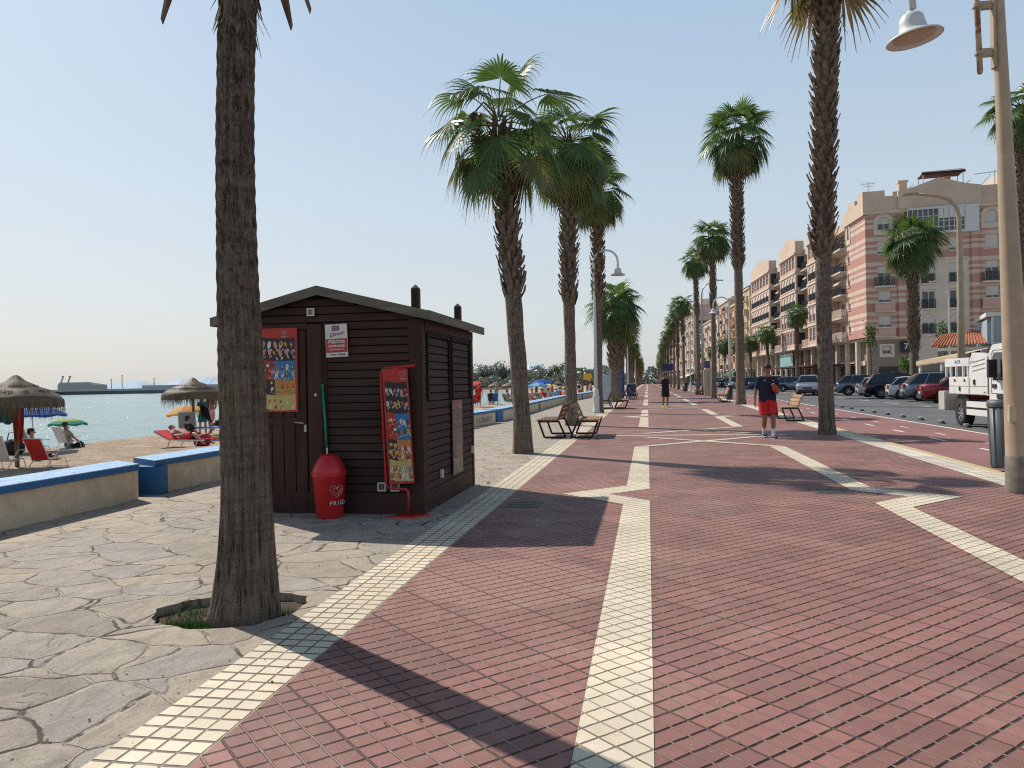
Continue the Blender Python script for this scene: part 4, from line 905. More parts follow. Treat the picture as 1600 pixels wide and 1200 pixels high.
# benches
BW = wood_material('bench_slats', (.34, .20, .115), (1, .05, 1)); BWD = wood_material('bench_slats_worn', (.19, .095, .055), (1, .05, 1))
def bench_half(t, side, wood, L=1.75, arm=True):
    """one seat opening towards `side` (+1/-1 in x); back rises at the middle"""
    for yy in (-L/2+.12, L/2-.12):
        f = MB(); s_ = side
        f.bar((s_*.74, yy, .425), (s_*.60, yy, .02), .045); f.bar((s_*.60, yy, .022), (s_*.06, yy, .022), .045); f.bar((s_*.06, yy, .02), (s_*.24, yy, .43), .045)
        f.bar((s_*.24, yy, .415), (s_*.76, yy, .415), .04); f.bar((s_*.27, yy, .42), (s_*.10, yy, .84), .04)
        f.build('frame', BLACKM, t)
    se = MB()
    for i in range(5): se.box((side*(.30+i*.108), 0, .455), (.095, L, .032))
    se.build('seat', wood, t, bevel=.004)
    bk = MB()
    for i in range(3): z = .55+i*.125; bk.box((side*(.245-(z-.47)*.40), 0, z), (.03, L, .108), ry=-side*.38)
    bk.build('backrest', wood, t, bevel=.004)
def dbl(x, y, label, L=1.75):
    t = thing('double_bench', label, 'bench', (x, y, 0), 0, 'benches along the promenade'); bench_half(t, -1, BWD, L); bench_half(t, 1, BW, L); return t
dbl(-1.98, 20.0, 'back-to-back slatted bench with black metal legs at the edge of the cream border')
dbl(-1.75, 40.0, 'back-to-back slatted bench in front of the squat fat palm')
dbl(-1.5, 60.0, 'farthest back-to-back slatted bench near the blue cabin')
def sgl(x, y, label, rz=0):
    t = thing('bench', label, 'bench', (x, y, 0), rz, 'benches along the promenade'); bench_half(t, -1, BW, 1.9); return t
sgl(5.05, 27.2, 'single slatted wooden bench directly behind the man in red shorts')
sgl(5.1, 50.5, 'single bench beside the dark litter bin facing the promenade')
sgl(5.0, 73.0, 'small distant single bench before the concrete pillar')
# bins, pillar, cabin, signs
BINM = M('dark_grey_bin', (.035, .04, .045), .5, 0, .15, 8, .1)
def bin_(x, y, label, r=.21, h=.95, mat=None, z=0.0):
    t = thing('litter_bin', label, 'bin', (x, y, z)); b_ = MB(); b_.smooth = True; b_.lathe([(r*.80, 0), (r*.82, .02), (r, h*.9)], n=24); b_.build('body', mat or BINM, t)
    l = MB(); l.smooth = True; l.lathe([(r*1.06, h*.90), (r*1.07, h*.94), (r*1.0, h), (r*.85, h), (r*.83, h*.92)], n=24, caps=False); l.build('rim', mat or BINM, t)
    s_ = MB()
    for i in range(12): a = i*PI/6; s_.bar((r*.83*math.cos(a), r*.83*math.sin(a), .03), (r*1.005*math.cos(a), r*1.005*math.sin(a), h*.88), .008)
    s_.build('rib', mat or BINM, t); return t
bin_(5.25, 12.7, 'slim dark grey litter bin behind the tan lamp post', .20, 1.02, M('mid_grey_bin', (.075, .085, .09), .5, 0, .12, 8, .1))
bin_(5.55, 55.0, 'dark litter bin between the kerbside bench and the white crook lamp', .22, 1.0)
bin_(4.6, 98, 'small distant dark litter bin among the road-side palms', .3, 1.1)
t = thing('concrete_pillar', 'pale concrete pillar with dark panel and orange box, beside the single bench', 'pillar', (5.2, 70, 0))
q = MB(); q.box((-.16, 0, 1.15), (.32, .5, 2.3), taper=.96); q.box((.2, 0, 1.2), (.30, .5, 2.4), taper=.96); q.build('shaft', M('pillar_concrete', (.42, .36, .28), .85, 0, .12, 5, .3), t, bevel=.02)
q = MB(); q.box((0, -.1, 2.75), (.55, .08, .62)); q.build('panel', M('panel_slate', (.06, .08, .11), .5), t); q = MB(); q.box((.45, -.1, 1.95), (.24, .2, .55)); q.build('orange_box', M('orange_paint', (.55, .25, .04), .5), t, bevel=.02)
t = thing('toilet_cabin', 'dark blue portable cabin behind the squat fat palm', 'cabin', (-2.55, 66, 0)); CB = M('cabin_blue', (.02, .06, .30), .4, 0, .12, 4, .05)
q = MB(); q.box((0, 0, 1.1), (1.15, 1.15, 2.2)); q.build('cabin_body', CB, t, bevel=.04); q = MB(); q.box((0, 0, 2.28), (1.25, 1.25, .16), taper=.8); q.build('roof', CB, t, bevel=.03); q = MB(); q.box((0, -.585, 1.05), (.8, .02, 1.9)); q.build('door', M('cabin_door', (.015, .04, .2), .4), t)
t = thing('waste_container', 'blue-grey waste container standing next to the blue cabin', 'container', (-1.4, 68, 0)); q = MB(); q.box((0, 0, .55), (.85, .8, 1.0), taper=.9); q.build('body', M('bluegrey_plastic', (.05, .07, .13), .5), t, bevel=.03); q = MB(); q.box((0, 0, 1.1), (.7, .7, .12), rx=.1); q.build('lid', M('blue_lid', (.03, .045, .09), .5), t, bevel=.02)
q = MB(); q.box((0, 0, .92), (.75, .05, 1.75), rx=-.12); o = q.build('notice_board', M('pale_board', (.38, .42, .45), .4)); o.location = (-2.55, 46, 0); tag(o, 'pale grey upright board leaning behind the palm next to the crook lamp', 'board')
q = MB()
q.bar((-.3, .08, 0), (-.3, .08, .9), .04); q.bar((.3, .08, 0), (.3, .08, .9), .04); q.build('foot', METAL, o)
t = thing('information_sign', 'dark blue sign board on two posts far down the promenade', 'sign', (2.4, 95, 0)); q = MB(); q.box((0, 0, 3.0), (1.3, .06, .85)); q.build('panel', M('sign_navy', (.02, .03, .09), .5), t)
for s_ in (-.25, .25): q = MB(); q.bar((s_, 0, 0), (s_, 0, 2.6), .07); q.build('post', METAL, t)
# rubber lane separators
for i in range(15):
    y = 15.6 + i*2.02; x = rd(y) + .42 + .012*(y-20)
    t = thing('lane_separator', 'black rubber lane separator with white flashes between road and bike lane', 'lane separator', (x, y, zb), PI/2 - .25, 'rubber lane separators')
    if i == 0:
        q = MB(); n_ = 10; prof = [(.09*math.cos(a)*1.0, .10*math.sin(a)) for a in [PI*k/8 for k in range(9)]]
        vs = []; L_ = .40
        for x0, s_ in ((-L_, .35), (-L_*.8, .9), (L_*.8, .9), (L_, .35)): vs += [(x0, a*s_, b_*s_) for a, b_ in prof]
        fs = [(j*9+k, j*9+k+1, (j+1)*9+k+1, (j+1)*9+k) for j in range(3) for k in range(8)] + [tuple(range(9)), tuple(27+k for k in range(9))[::-1]]
        q.add(vs, fs); body_m = q.mesh('body', M('black_rubber', (.03, .03, .03), .8)); q = MB()
        q.box((0, 0, .06), (.06, .14, .075), taper=.75); fl_m = q.mesh('reflector', WPAINT)
    link_mesh('body', body_m, t)
    for x0 in (-.26, 0, .26): link_mesh('reflector', fl_m, t, (x0, 0, 0))
# ------------------------------------------------------------------ vehicles
GLASS = M('car_glass', (.015, .02, .024), .06, 0, .1, 3, 0, spec=.8); TYRE = M('tyre', (.018, .018, .018), .85, 0, .2, 12, .1); RIM = M('alloy_rim', (.42, .43, .45), .3, .8, .1, 8, 0)
TAIL = M('tail_light', (.38, .012, .015), .2, 0, .1, 3, 0, coat=.5); HEAD = M('head_light', (.55, .57, .60), .12, .2, .1, 3, 0, coat=.5); CLAD = M('dark_cladding', (.035, .036, .038), .6, 0, .1, 8, .1); PLATE = M('number_plate', (.6, .6, .56), .4)
def paint(name, col, metal=.35): return M(name, col, .32, metal, .04, 2, 0, coat=.7, dirt=.12)
def wheel_mesh(r, w, spokes=6):
    t = MB(); t.smooth = True; t.lathe([(r*.66, -w/2), (r*.93, -w/2), (r, -w*.32), (r, w*.32), (r*.93, w/2), (r*.66, w/2)], n=28, caps=False); tm = t.mesh('tyre', TYRE)
    k = MB(); k.mi = 0; k.lathe([(r*.67, -w*.4), (r*.67, w*.42), (r*.62, w*.46), (r*.60, w*.30)], n=28, caps=False); k.lathe([(0, w*.38), (r*.13, w*.38), (r*.15, w*.30)], n=14, caps=False)
    for i in range(spokes):
        a = 2*PI*i/spokes; k.bar((r*.08*math.cos(a), r*.08*math.sin(a), w*.33), (r*.62*math.cos(a), r*.62*math.sin(a), w*.37), r*.15, w*.10, up=(0, 0, 1))
    k.mi = 1; k.lathe([(0, w*.12), (r*.62, w*.12)], n=24, caps=False)
    return tm, k.mesh('rim', [RIM, CLAD])
WH = {}
def car(kind, x, y, rz, label, col, z=None, group='cars parked along the far side of the road', tail_first=True, gl=None):
    """front of the car points along local +x; origin under its middle"""
    t = thing('parked_car', label, 'car', (x, y, zb if z is None else z), rz, group)
    P = dict(
        suv=dict(L=4.65, W=1.84, H=1.72, belt=1.06, sill=.30, hood=1.02, ws=(.95, .30), rear=(-2.18, -1.75), deck=None, wr=.36, wb=2.7, clad=True),
        wagon=dict(L=4.7, W=1.80, H=1.50, belt=.95, sill=.24, hood=.88, ws=(.95, .25), rear=(-2.20, -1.55), deck=None, wr=.33, wb=2.72, clad=False),
        cross=dict(L=4.65, W=1.82, H=1.66, belt=1.02, sill=.28, hood=.96, ws=(1.0, .30), rear=(-2.2, -1.6), deck=None, wr=.36, wb=2.7, clad=True),
        hatch=dict(L=3.95, W=1.70, H=1.46, belt=.93, sill=.22, hood=.86, ws=(.95, .28), rear=(-1.90, -1.40), deck=None, wr=.31, wb=2.45, clad=False),
        sedan=dict(L=4.45, W=1.74, H=1.42, belt=.92, sill=.22, hood=.86, ws=(.92, .30), rear=(-1.55, -.95), deck=.98, wr=.31, wb=2.6, clad=False),
        van=dict(L=4.4, W=1.80, H=1.85, belt=1.08, sill=.25, hood=1.0, ws=(1.3, .75), rear=(-2.12, -2.0), deck=None, wr=.33, wb=2.7, clad=False))[kind]
    key = ('mesh', kind)
    if key not in WH:
        L, W, H, bl, si, hd = P['L'], P['W'], P['H'], P['belt'], P['sill'], P['hood']; wsb, wst = P['ws']; rb, rtp = P['rear']; wr = P['wr']; wxs = (P['wb']/2, -P['wb']/2)
        xf, xr_ = L/2, -L/2; hw = W/2
        # stations along the car: x, belt height, half width at belt
        st = [(xf, bl*.60, hw*.80), (xf-.06, bl*.72, hw*.88), (xf-.30, hd*.90, hw*.95), (wxs[0]+.05, hd*.96, hw), (wsb, bl, hw), (0, bl+.02, hw), (rb+.5, bl+.02, hw), (rb, (P['deck'] or bl+.0), hw*.97), (xr_+.10, (P['deck'] or bl)*.99 if P['deck'] else bl*.93, hw*.93), (xr_, bl*.80, hw*.86)]
        xs = sorted(set([s_[0] for s_ in st] + [c + d for c in wxs for d in [wr*1.13*math.cos(a) for a in [PI*k/8 for k in range(9)]]]), reverse=True)
        def at(xv, j):
            for a, b_ in zip(st, st[1:]):
                if b_[0] <= xv <= a[0]: f = (a[0]-xv)/(a[0]-b_[0]+1e-9); return a[j]+(b_[j]-a[j])*f
            return st[-1][j]
        mb = MB(); rows = []
        for xv in xs:
            b_ = at(xv, 1); w_ = at(xv, 2); lo = si
            ends = abs(abs(xv) - L/2); 
            if ends < .3: lo = si + (.3-ends)*.35
            arch = lo
            for c in wxs:
                d = abs(xv-c)
                if d < wr*1.135: arch = max(arch, wr*.98 + math.sqrt(max(0, (wr*1.13)**2-d*d)))
            arch = min(arch, b_-.10)
            rows.append([(xv, 0, b_+.05), (xv, w_*.72, b_+.035), (xv, w_*.97, b_-.03), (xv, w_*1.0, (b_*.62+arch*.38)), (xv, w_*.99, arch), (xv, w_*.72, arch), (xv, w_*.70, lo)])
        n = len(rows[0]); vs = []
        for r in rows: vs += r + [(p_[0], -p_[1], p_[2]) for p_ in r[1:]]
        m_ = 2*n-1; fs = []
        for j in range(len(rows)-1):
            for k in range(n-1):
                fs.append((j*m_+k, j*m_+k+1, (j+1)*m_+k+1, (j+1)*m_+k))
                a = 0 if k == 0 else n-1+k; b2 = n+k
                fs.append((j*m_+b2, j*m_+a, (j+1)*m_+a, (j+1)*m_+b2))
        for j in (0, len(rows)-1):
            fs.append([j*m_+k for k in range(n)] + [j*m_+n-1+k for k in range(n-1, 0, -1)])
        mb.smooth = True; mb.add(vs, fs); mb.smooth = False
        # greenhouse: roof plate and pillars
        top = [(wst, H-.07), (wst-.35, H-.01), (-.4, H), (rtp+.35, H-.02), (rtp, H-.07)]; rw = hw*.70
        r_vs = []; 
        for xv, z in top: r_vs += [(xv, -rw, z-.03), (xv, -rw*.8, z), (xv, 0, z+.015), (xv, rw*.8, z), (xv, rw, z-.03), (xv, rw*.9, z-.06), (xv, -rw*.9, z-.06)]
        mb.add(r_vs, [(j*7+k, j*7+(k+1) % 7, (j+1)*7+(k+1) % 7, (j+1)*7+k) for j in range(4) for k in range(7)] + [(0, 1, 2, 3, 4, 5, 6), tuple(28+k for k in range(7))])
        for s_ in (-1, 1):
            yb, yt = s_*hw*.90, s_*rw*.97
            for (xb, xt, w_) in ((wsb+.02, wst-.02, .07), (.02+.1, .02, .07), (rb+.95, rtp+.62, .08) if kind != 'sedan' else (rb+.6, rtp+.3, .07), (rb+.08, rtp+.08, .16)):
                mb.bar((xb, yb, bl-.02), (xt, yt, H-.08), w_, .05, up=(1, 0, 0)) if False else mb.bar((xb, yb, bl-.02), (xt, yt, H-.07), .045, w_, up=(0, 1, 0))
            mb.box((wsb-.1, s_*(hw+.09), bl+.08), (.12, .18, .13))
        body = mb.mesh('body', [CLAD]); 
        bmm = bmesh.new(); bmm.from_mesh(body); bmesh.ops.recalc_face_normals(bmm, faces=bmm.faces); bmm.to_mesh(body); bmm.free()
        g = MB()
        def gside(s_): y0, y1 = s_*hw*.885, s_*rw*.945; return [(wsb, y0, bl), (rb+.02, y0, bl), (rtp+.04, y1, H-.075), (wst-.02, y1, H-.075)]
        def q4(v): g.add(v, [(0, 1, 2, 3)])
        A_, B_ = gside(-1), gside(1); q4(A_); q4(B_)
        g1 = MB(); g1.add(A_, [(0, 1, 2, 3)]); g2 = MB(); g2.add(B_, [(0, 1, 2, 3)])
        g3 = MB(); g3.add([(wsb+.03, -hw*.88, bl), (wsb+.03, hw*.88, bl), (wst, rw*.94, H-.08), (wst, -rw*.94, H-.08)], [(0, 1, 2, 3)])
        g4 = MB(); g4.add([(rb, -hw*.88, bl), (rb, hw*.88, bl), (rtp, rw*.94, H-.08), (rtp, -rw*.94, H-.08)], [(0, 1, 2, 3)])
        ch = MB(); ch.box((0, 0, (si+bl)/2-.1), (L*.86, W*.62, (bl-si)*.75)); ch.box((0, 0, si-.04), (L*.9, W*.8, .08))
        ln = []
        for s_ in (-1, 1):
            a = MB(); a.box((xr_+.05, s_*hw*.78, bl*.86), (.16, .20, .26)); ln.append(('tail_light', a.mesh('tail_light', TAIL)))
            a = MB(); a.box((xf-.12, s_*hw*.70, hd*.76), (.22, .34, .14)); ln.append(('headlight', a.mesh('headlight', HEAD)))
        pl = MB(); pl.box((xr_-.0, 0, bl*.62), (.03, .50, .11)); 
        bp_ = MB(); bp_.box((xr_+.06, 0, si+.16), (.20, W*.84, .26)); bf_ = MB(); bf_.box((xf-.05, 0, si+.12), (.16, W*.76, .22)); bg_ = MB(); bg_.box((xf-.03, 0, bl*.60), (.1, W*.4, .12))
        cls = []; rails = []
        if P['clad']:
            for s_ in (-1, 1):
                cl_ = MB(); cls.append(cl_); cl_.box((0, s_*(hw-.01), si+.10), (P['wb']-wr*2.2, .05, .20))
                for c in wxs:
                    for k in range(8):
                        a0, a1 = PI*k/8, PI*(k+1)/8; R_ = wr*1.2; cl_.bar((c+R_*math.cos(a0), s_*(hw-.005), wr+R_*math.sin(a0)), (c+R_*math.cos(a1), s_*(hw-.005), wr+R_*math.sin(a1)), .05, .09, up=(0, 1, 0))
            for s_ in (-1, 1): cl_ = MB(); rails.append(cl_); cl_.bar((wst-.3, s_*rw*.9, H+.04), (rtp+.2, s_*rw*.9, H+.04), .03)
        else:
            for s_ in (-1, 1): cl_ = MB(); cls.append(cl_); cl_.box((0, s_*(hw+.002), bl*.55), (P['wb']-wr*2.4, .02, .05))
        hn = MB()
        for s_ in (-1, 1):
            for xv in (.35, -.65): hn.box((xv-.15, s_*(hw+.005), bl-.12), (.17, .03, .03))
            hn.box((.07, s_*(hw+.0), (si+bl)/2), (.012, .012, bl-si-.16))
        WH[key] = (body, [('window', m_.mesh('window', GLASS)) for m_ in (g1, g2)] + [('windscreen', g3.mesh('windscreen', GLASS)), ('rear_window', g4.mesh('rear_window', GLASS)), ('underbody', ch.mesh('underbody', CLAD)), ('number_plate', pl.mesh('number_plate', PLATE)), ('bumper', bp_.mesh('bumper', CLAD)), ('bumper', bf_.mesh('bumper', CLAD)), ('radiator_grille', bg_.mesh('radiator_grille', CLAD)), *[('side_moulding', c_.mesh('side_moulding', CLAD)) for c_ in cls], *[('roof_rail', c_.mesh('roof_rail', CLAD)) for c_ in rails], ('door_handle', hn.mesh('door_handle', CLAD))] + ln, wheel_mesh(wr, .22, 5 if kind == 'cross' else 7))
    body, rest, (tm, rm) = WH[key]
    b_ = link_mesh('body', body, t); b_.material_slots[0].link = 'OBJECT'; b_.material_slots[0].material = col
    for nm, me in rest: link_mesh(nm, me, t)
    for xv in (P['wb']/2, -P['wb']/2):
        for s_ in (-1, 1):
            wo = thing('wheel', None, None, (xv, s_*(P['W']/2-.12), P['wr']))
            wo.parent = t; wo.rotation_euler = (s_*-PI/2, 0, 0)
            link_mesh('tyre', tm, wo); link_mesh('rim', rm, wo)
    return t
CP = dict(red=paint('paint_dark_red', (.25, .015, .02)), silver=paint('paint_blue_silver', (.20, .25, .31), .5), black=paint('paint_blue_black', (.012, .015, .028), .3), white=paint('paint_white', (.60, .60, .58), 0), grey=paint('paint_grey_blue', (.16, .20, .25), .5),
          lsilver=paint('paint_silver', (.38, .39, .40), .5), blue=paint('paint_blue', (.03, .06, .16), .3), dgrey=paint('paint_graphite', (.06, .065, .07), .4), green=paint('paint_green', (.03, .08, .05), .3), wine=paint('paint_wine', (.22, .02, .03), .3))
HR = math.radians(-9)
def row_xy(px, X=15.0):
    az = math.atan((px-800)/FPX) - YAW; return X/math.tan(az)
for kind, px, col, lb, dx in (('sedan', 1469, 'red', 'dark red saloon car with rear towards the road, beside the white truck', 0), ('cross', 1434, 'silver', 'blue-silver estate car with grey cladding next to the red saloon', .15), ('hatch', 1398, 'white', 'small white hatchback squeezed between the silver estate and the big black vehicle', .5),
        ('suv', 1370, 'black', 'large dark off-road car with grey wheel arches', .2), ('hatch', 1344, 'wine', 'small white and red-lit hatchback partly behind the big dark off-road car', .7), ('cross', 1318, 'grey', 'grey-blue crossover car parked nearest the thick shaggy palm trunk', .3)):
    X = 15.4; y = row_xy(px, X); L = dict(sedan=4.45, cross=4.65, hatch=3.95, suv=4.65)[kind]
    car(kind, X + dx + L/2 - .9, y + .15, HR, lb, CP[col] if kind != 'hatch' else CP['white'])
car('suv', 13.4, 68.5, -PI/2 - .25, 'silver off-road car with dark bull bar facing the camera, behind the walking man', CP['lsilver'], group='cars on the road')
car('sedan', 14.9, 72.5, -PI/2+.1, 'low grey saloon facing the camera next to the silver off-road car', CP['dgrey'], group='cars on the road')
far = [('cross', 88, 'silver', 'grey crossover parked by the silver off-road car'), ('hatch', 93.5, 'wine', 'dark red hatchback parked behind the man in red shorts'), ('van', 99, 'white', 'white boxy car parked before the green awning'), ('sedan', 105, 'blue', 'dark blue saloon next to the white boxy car'), ('suv', 111, 'black', 'black off-road car far down the road')]
for i, (k, y, c, lb) in enumerate(far): car(k, 15.9 - i*.25, y, HR, lb, CP[c])
cols = ['lsilver', 'white', 'grey', 'black', 'white', 'blue', 'green', 'lsilver', 'wine', 'white', 'dgrey', 'silver', 'white', 'lsilver', 'blue']; kinds = ['hatch', 'sedan', 'van', 'cross', 'wagon']
cname = dict(lsilver='silver', white='white', grey='grey-blue', black='black', blue='dark blue', green='dark green', wine='dark red', dgrey='graphite', silver='steel blue')
for i in range(15):
    y = 117 + i*6.2; car(kinds[i % 5], 14.6 - i*.07, y, HR, f'tiny distant {cname[cols[i]]} {dict(hatch="hatchback", sedan="saloon", van="van", cross="crossover", wagon="estate")[kinds[i % 5]]}, {ord_[min(i,13)] if i < 14 else "last"} in the far parked line', CP[cols[i]])
# white service truck heading towards the camera
TW = M('truck_white', (.66, .66, .63), .4, 0, .05, 3, .03, coat=.3, dirt=.25); TB = M('truck_black', (.02, .02, .02), .6, 0, .2, 6, .1); RUST = M('crane_red_brown', (.30, .07, .035), .6, 0, .3, 6, .2)
t = thing('service_truck', 'white municipal service truck with red crane parts behind the cab, in the road lane', 'truck', (9.75, 22.75, zb), -PI/2)
# local +x = driving direction (towards the camera), +y = away from the promenade
hw = .98
fr_ = MB(); fr_.b2(-2.6, 2.4, -.40, .40, .48, .66); fr_.b2(-1.0, 1.4, -hw+.04, -hw+.40, .42, .62); fr_.build('chassis', TB, t)
bd = MB(); bd.extr([(-1.95, .92), (.72, .92), (.72, 1.95), (.45, 2.02), (-.32, 2.08), (-.48, 1.80), (-.52, 1.42), (-1.95, 1.42)], -hw, hw)
bd.build('body_box', TW, t, fix=True, bevel=.02)
bd = MB()
for z in (1.62, 1.74, 1.86): bd.bar((-.25, -hw-.006, z-.05), (.55, -hw-.006, z+.03), .012, .02)
bd.b2(.70, .73, -hw-.012, -hw, .95, 1.95); bd.b2(-.50, -.47, -hw-.012, -hw, .95, 1.40); bd.b2(-1.9, .7, -hw-.010, -hw, 1.155, 1.165); bd.build('panel_seam', M('seam_grey', (.25, .25, .24), .6), t)
hn = MB(); hn.b2(-.17, -.08, -hw-.03, -hw, 1.20, 1.34); hn.b2(-1.15, -1.10, -hw-.03, -hw, 1.02, 1.14); hn.b2(-1.5, -1.46, -hw-.03, -hw, 1.28, 1.35); hn.b2(-.8, -.76, -hw-.03, -hw, 1.28, 1.35); hn.build('latch', TB, t)
sb = MB(); sb.b2(-2.25, -.50, -hw, -hw+.04, 1.72, 1.95); sg_ = sb.build('name_board', TW, t); text('lettering', 'SOCYR', .13, PC['blue'], sg_, (-1.28, -hw-.004, 1.84), bold=.002)
for x in (-2.2, -1.85, -1.45, -.95, -.62): sb = MB(); sb.bar((x, -hw+.03, 1.42), (x, -hw+.03, 1.73), .05); sb.build('board_post', TW, t)
cr = MB()
for i in range(16):
    a = (rnd.uniform(-1.9, -.7), rnd.uniform(-.6, .7), rnd.uniform(1.45, 1.9)); b_ = (a[0]+rnd.uniform(-.5, .5), a[1]+rnd.uniform(-.3, .3), a[2]+rnd.uniform(-.1, .42)); cr.bar(a, b_, rnd.uniform(.05, .13))
cr.bar((-1.9, 0, 1.5), (-.5, 0, 2.22), .22, .2); cr.build('crane', RUST, t)
hs = MB(); hs.smooth = True
for i in range(9):
    y0 = rnd.uniform(-.8, .6); hs.tube([(-1.9+i*.15, y0, 1.45), (-1.75+i*.15, y0+.1, 1.62), (-1.55+i*.15, y0, 1.45)], .035, 8)
hs.tube([(-1.6, -.5, 1.95), (-.9, -.4, 2.12), (-.2, -.3, 2.22), (.8, -.2, 2.2)], .05, 8); hs.build('hose', TB, t)
sd_ = MB(); sd_.b2(-.70, .98, -hw, -hw+.05, .58, .74); sd_.b2(-.70, .98, -hw, -hw+.05, .36, .52); sd_.build('side_guard', TW, t)
rb_ = MB(); rb_.b2(-2.75, -2.25, -hw-.02, -hw+.5, .42, 1.0); rb_.build('rear_locker', M('locker_aluminium', (.50, .49, .42), .4, .2, .06, 5, .05), t, bevel=.02)
cab = MB(); cab.extr([(.78, .62), (.78, 2.05), (.98, 2.24), (1.75, 2.26), (2.10, 2.10), (2.62, 1.36), (3.05, 1.18), (3.14, .60), (2.52, .46), (2.42, .80), (2.1, .98), (1.72, .98), (1.42, .80), (1.32, .46)], -hw, hw)
cab.build('cab', TW, t, fix=True, bevel=.03)
rf_ = MB(); rf_.extr([(-.4, 2.03), (.9, 2.20), (.9, 2.30), (.3, 2.28)], -.7, .7); rf_.build('roof_fairing', TB, t, fix=True)
win = MB(); win.extr([(1.00, 1.32), (1.00, 1.92), (1.08, 2.03), (1.86, 2.03), (2.42, 1.32)], -hw-.008, -hw+.0); win.build('side_window', GLASS, t, fix=True)
vest = MB(); vest.box((1.45, -hw-.012, 1.42), (.28, .006, .26), ry=.2); 
win = MB(); win.add([(2.12, -hw+.12, 2.05), (2.12, hw-.12, 2.05), (2.63, hw-.12, 1.38), (2.63, -hw+.12, 1.38)], [(0, 1, 2, 3)]); win.build('windscreen', GLASS, t).location = (.012, 0, .012)
dl = MB()
for a, b_ in (((.93, .98), (.93, 1.98)), ((.93, 1.98), (1.05, 2.09)), ((1.05, 2.09), (1.92, 2.09)), ((1.92, 2.09), (2.50, 1.30)), ((2.50, 1.30), (2.50, 1.0)), ((.93, .98), (1.3, .98))): dl.bar((a[0], -hw-.003, a[1]), (b_[0], -hw-.003, b_[1]), .012, .010, up=(0, 1, 0))
dl.b2(1.02, 1.22, -hw-.03, -hw, 1.12, 1.22); dl.build('door_seam', TB, t)
mr = MB(); mr.box((1.38, -hw-.17, 1.62), (.14, .20, .46)); mr.bar((1.38, -hw-.05, 1.80), (1.38, -hw-.2, 1.80), .03); mr.bar((1.45, -hw-.02, 1.25), (1.40, -hw-.16, 1.42), .025); mr.build('wing_mirror', TB, t, bevel=.02)
fd = MB(); fd.b2(1.25, 2.66, -hw-.03, -hw+.02, .84, .98); fd.b2(2.9, 3.18, -hw+.05, hw-.05, .42, .62); fd.build('fender', TB, t, bevel=.02)
for i in range(8):
    pass
tm, rm = wheel_mesh(.38, .26, 8)
for xv, ys_ in ((1.92, (-.82, .82)), (-1.28, (-.80, .80))):
    for yv in ys_:
        wo = thing('wheel', None, None, (xv, yv, .38)); wo.parent = t; wo.rotation_euler = ((PI/2 if yv < 0 else -PI/2), 0, 0); link_mesh('tyre', tm, wo); link_mesh('rim', rm, wo)
ma = MB()
for k in range(9):
    a0, a1 = PI*k/9, PI*(k+1)/9; ma.bar((-1.28+.47*math.cos(a0), -hw+.13, .38+.47*math.sin(a0)), (-1.28+.47*math.cos(a1), -hw+.13, .38+.47*math.sin(a1)), .26, .03, up=(0, 1, 0))
ma.build('mudguard', TB, t)
# ------------------------------------------------------------------ buildings
def plaster(name, col, dirt=.25): return M(name, col, .85, 0, .09, .6, .12, dirt=dirt)
PINK = (.46, .235, .185); BEIGE = (.61, .465, .36)
def stripe_material():
    m, nt, b = mat_nodes('striped_pink_render'); tc = N(nt, 'ShaderNodeNewGeometry'); sp = N(nt, 'ShaderNodeSeparateXYZ'); nt.links.new(tc.outputs['Position'], sp.inputs[0])
    f = math_(nt, 'FRACT', math_(nt, 'DIVIDE', math_(nt, 'SUBTRACT', sp.outputs[2], 5.8), 2.75))
    r = N(nt, 'ShaderNodeValToRGB'); r.color_ramp.interpolation = 'CONSTANT'; e = r.color_ramp.elements
    while len(e) < 6: e.new(.5)
    for i, (p_, c) in enumerate([(0, PINK), (.34, BEIGE), (.50, PINK), (.60, BEIGE), (.70, PINK), (.84, BEIGE)]): e[i].position = p_; e[i].color = (*c, 1)
    nt.links.new(f, r.inputs[0]); n_ = noise_(nt, .5, 6, .65, coord_(nt, 'Object', (1, 1, .35)))
    c = mix_(nt, ramp_(nt, n_, [(.42, 0.0), (.75, .35)]), r.outputs[0], (.26, .16, .12)); nt.links.new(c, b.inputs['Base Color']); b.inputs['Roughness'].default_value = .85; return m
STR = stripe_material(); CREAMW = plaster('cream_render', (.60, .505, .41)); PINKW = plaster('pink_render', (.56, .355, .275)); CORN = plaster('beige_cornice', (.58, .44, .33)); GRND = plaster('brown_ground_floor', (.24, .19, .15), .4)
SHUT = M('white_roller_shutter', (.55, .50, .45), .6, 0, .06, 3, 0); WFR = M('white_window_frame', (.58, .57, .55), .5, 0, .05, 4, 0); WGL = M('window_glass', (.045, .055, .065), .08, 0, .35, .4, 0, spec=.7); RAIL = M('dark_railing', (.025, .025, .03), .5, 0, .1, 6, 0)
ROOFT = M('terracotta_tiles', (.42, .16, .08), .8, 0, .3, 5, .4)
WM = [CREAMW, SHUT, WFR, WGL, RAIL, PINKW]
def arch_pts(w_, z0, z1, n_=8): r = w_/2; return [(-r, z0), (r, z0)] + [(r*math.cos(PI*i/n_), z1-r+r*math.sin(PI*i/n_)) for i in range(n_+1)]
WCACHE = {}
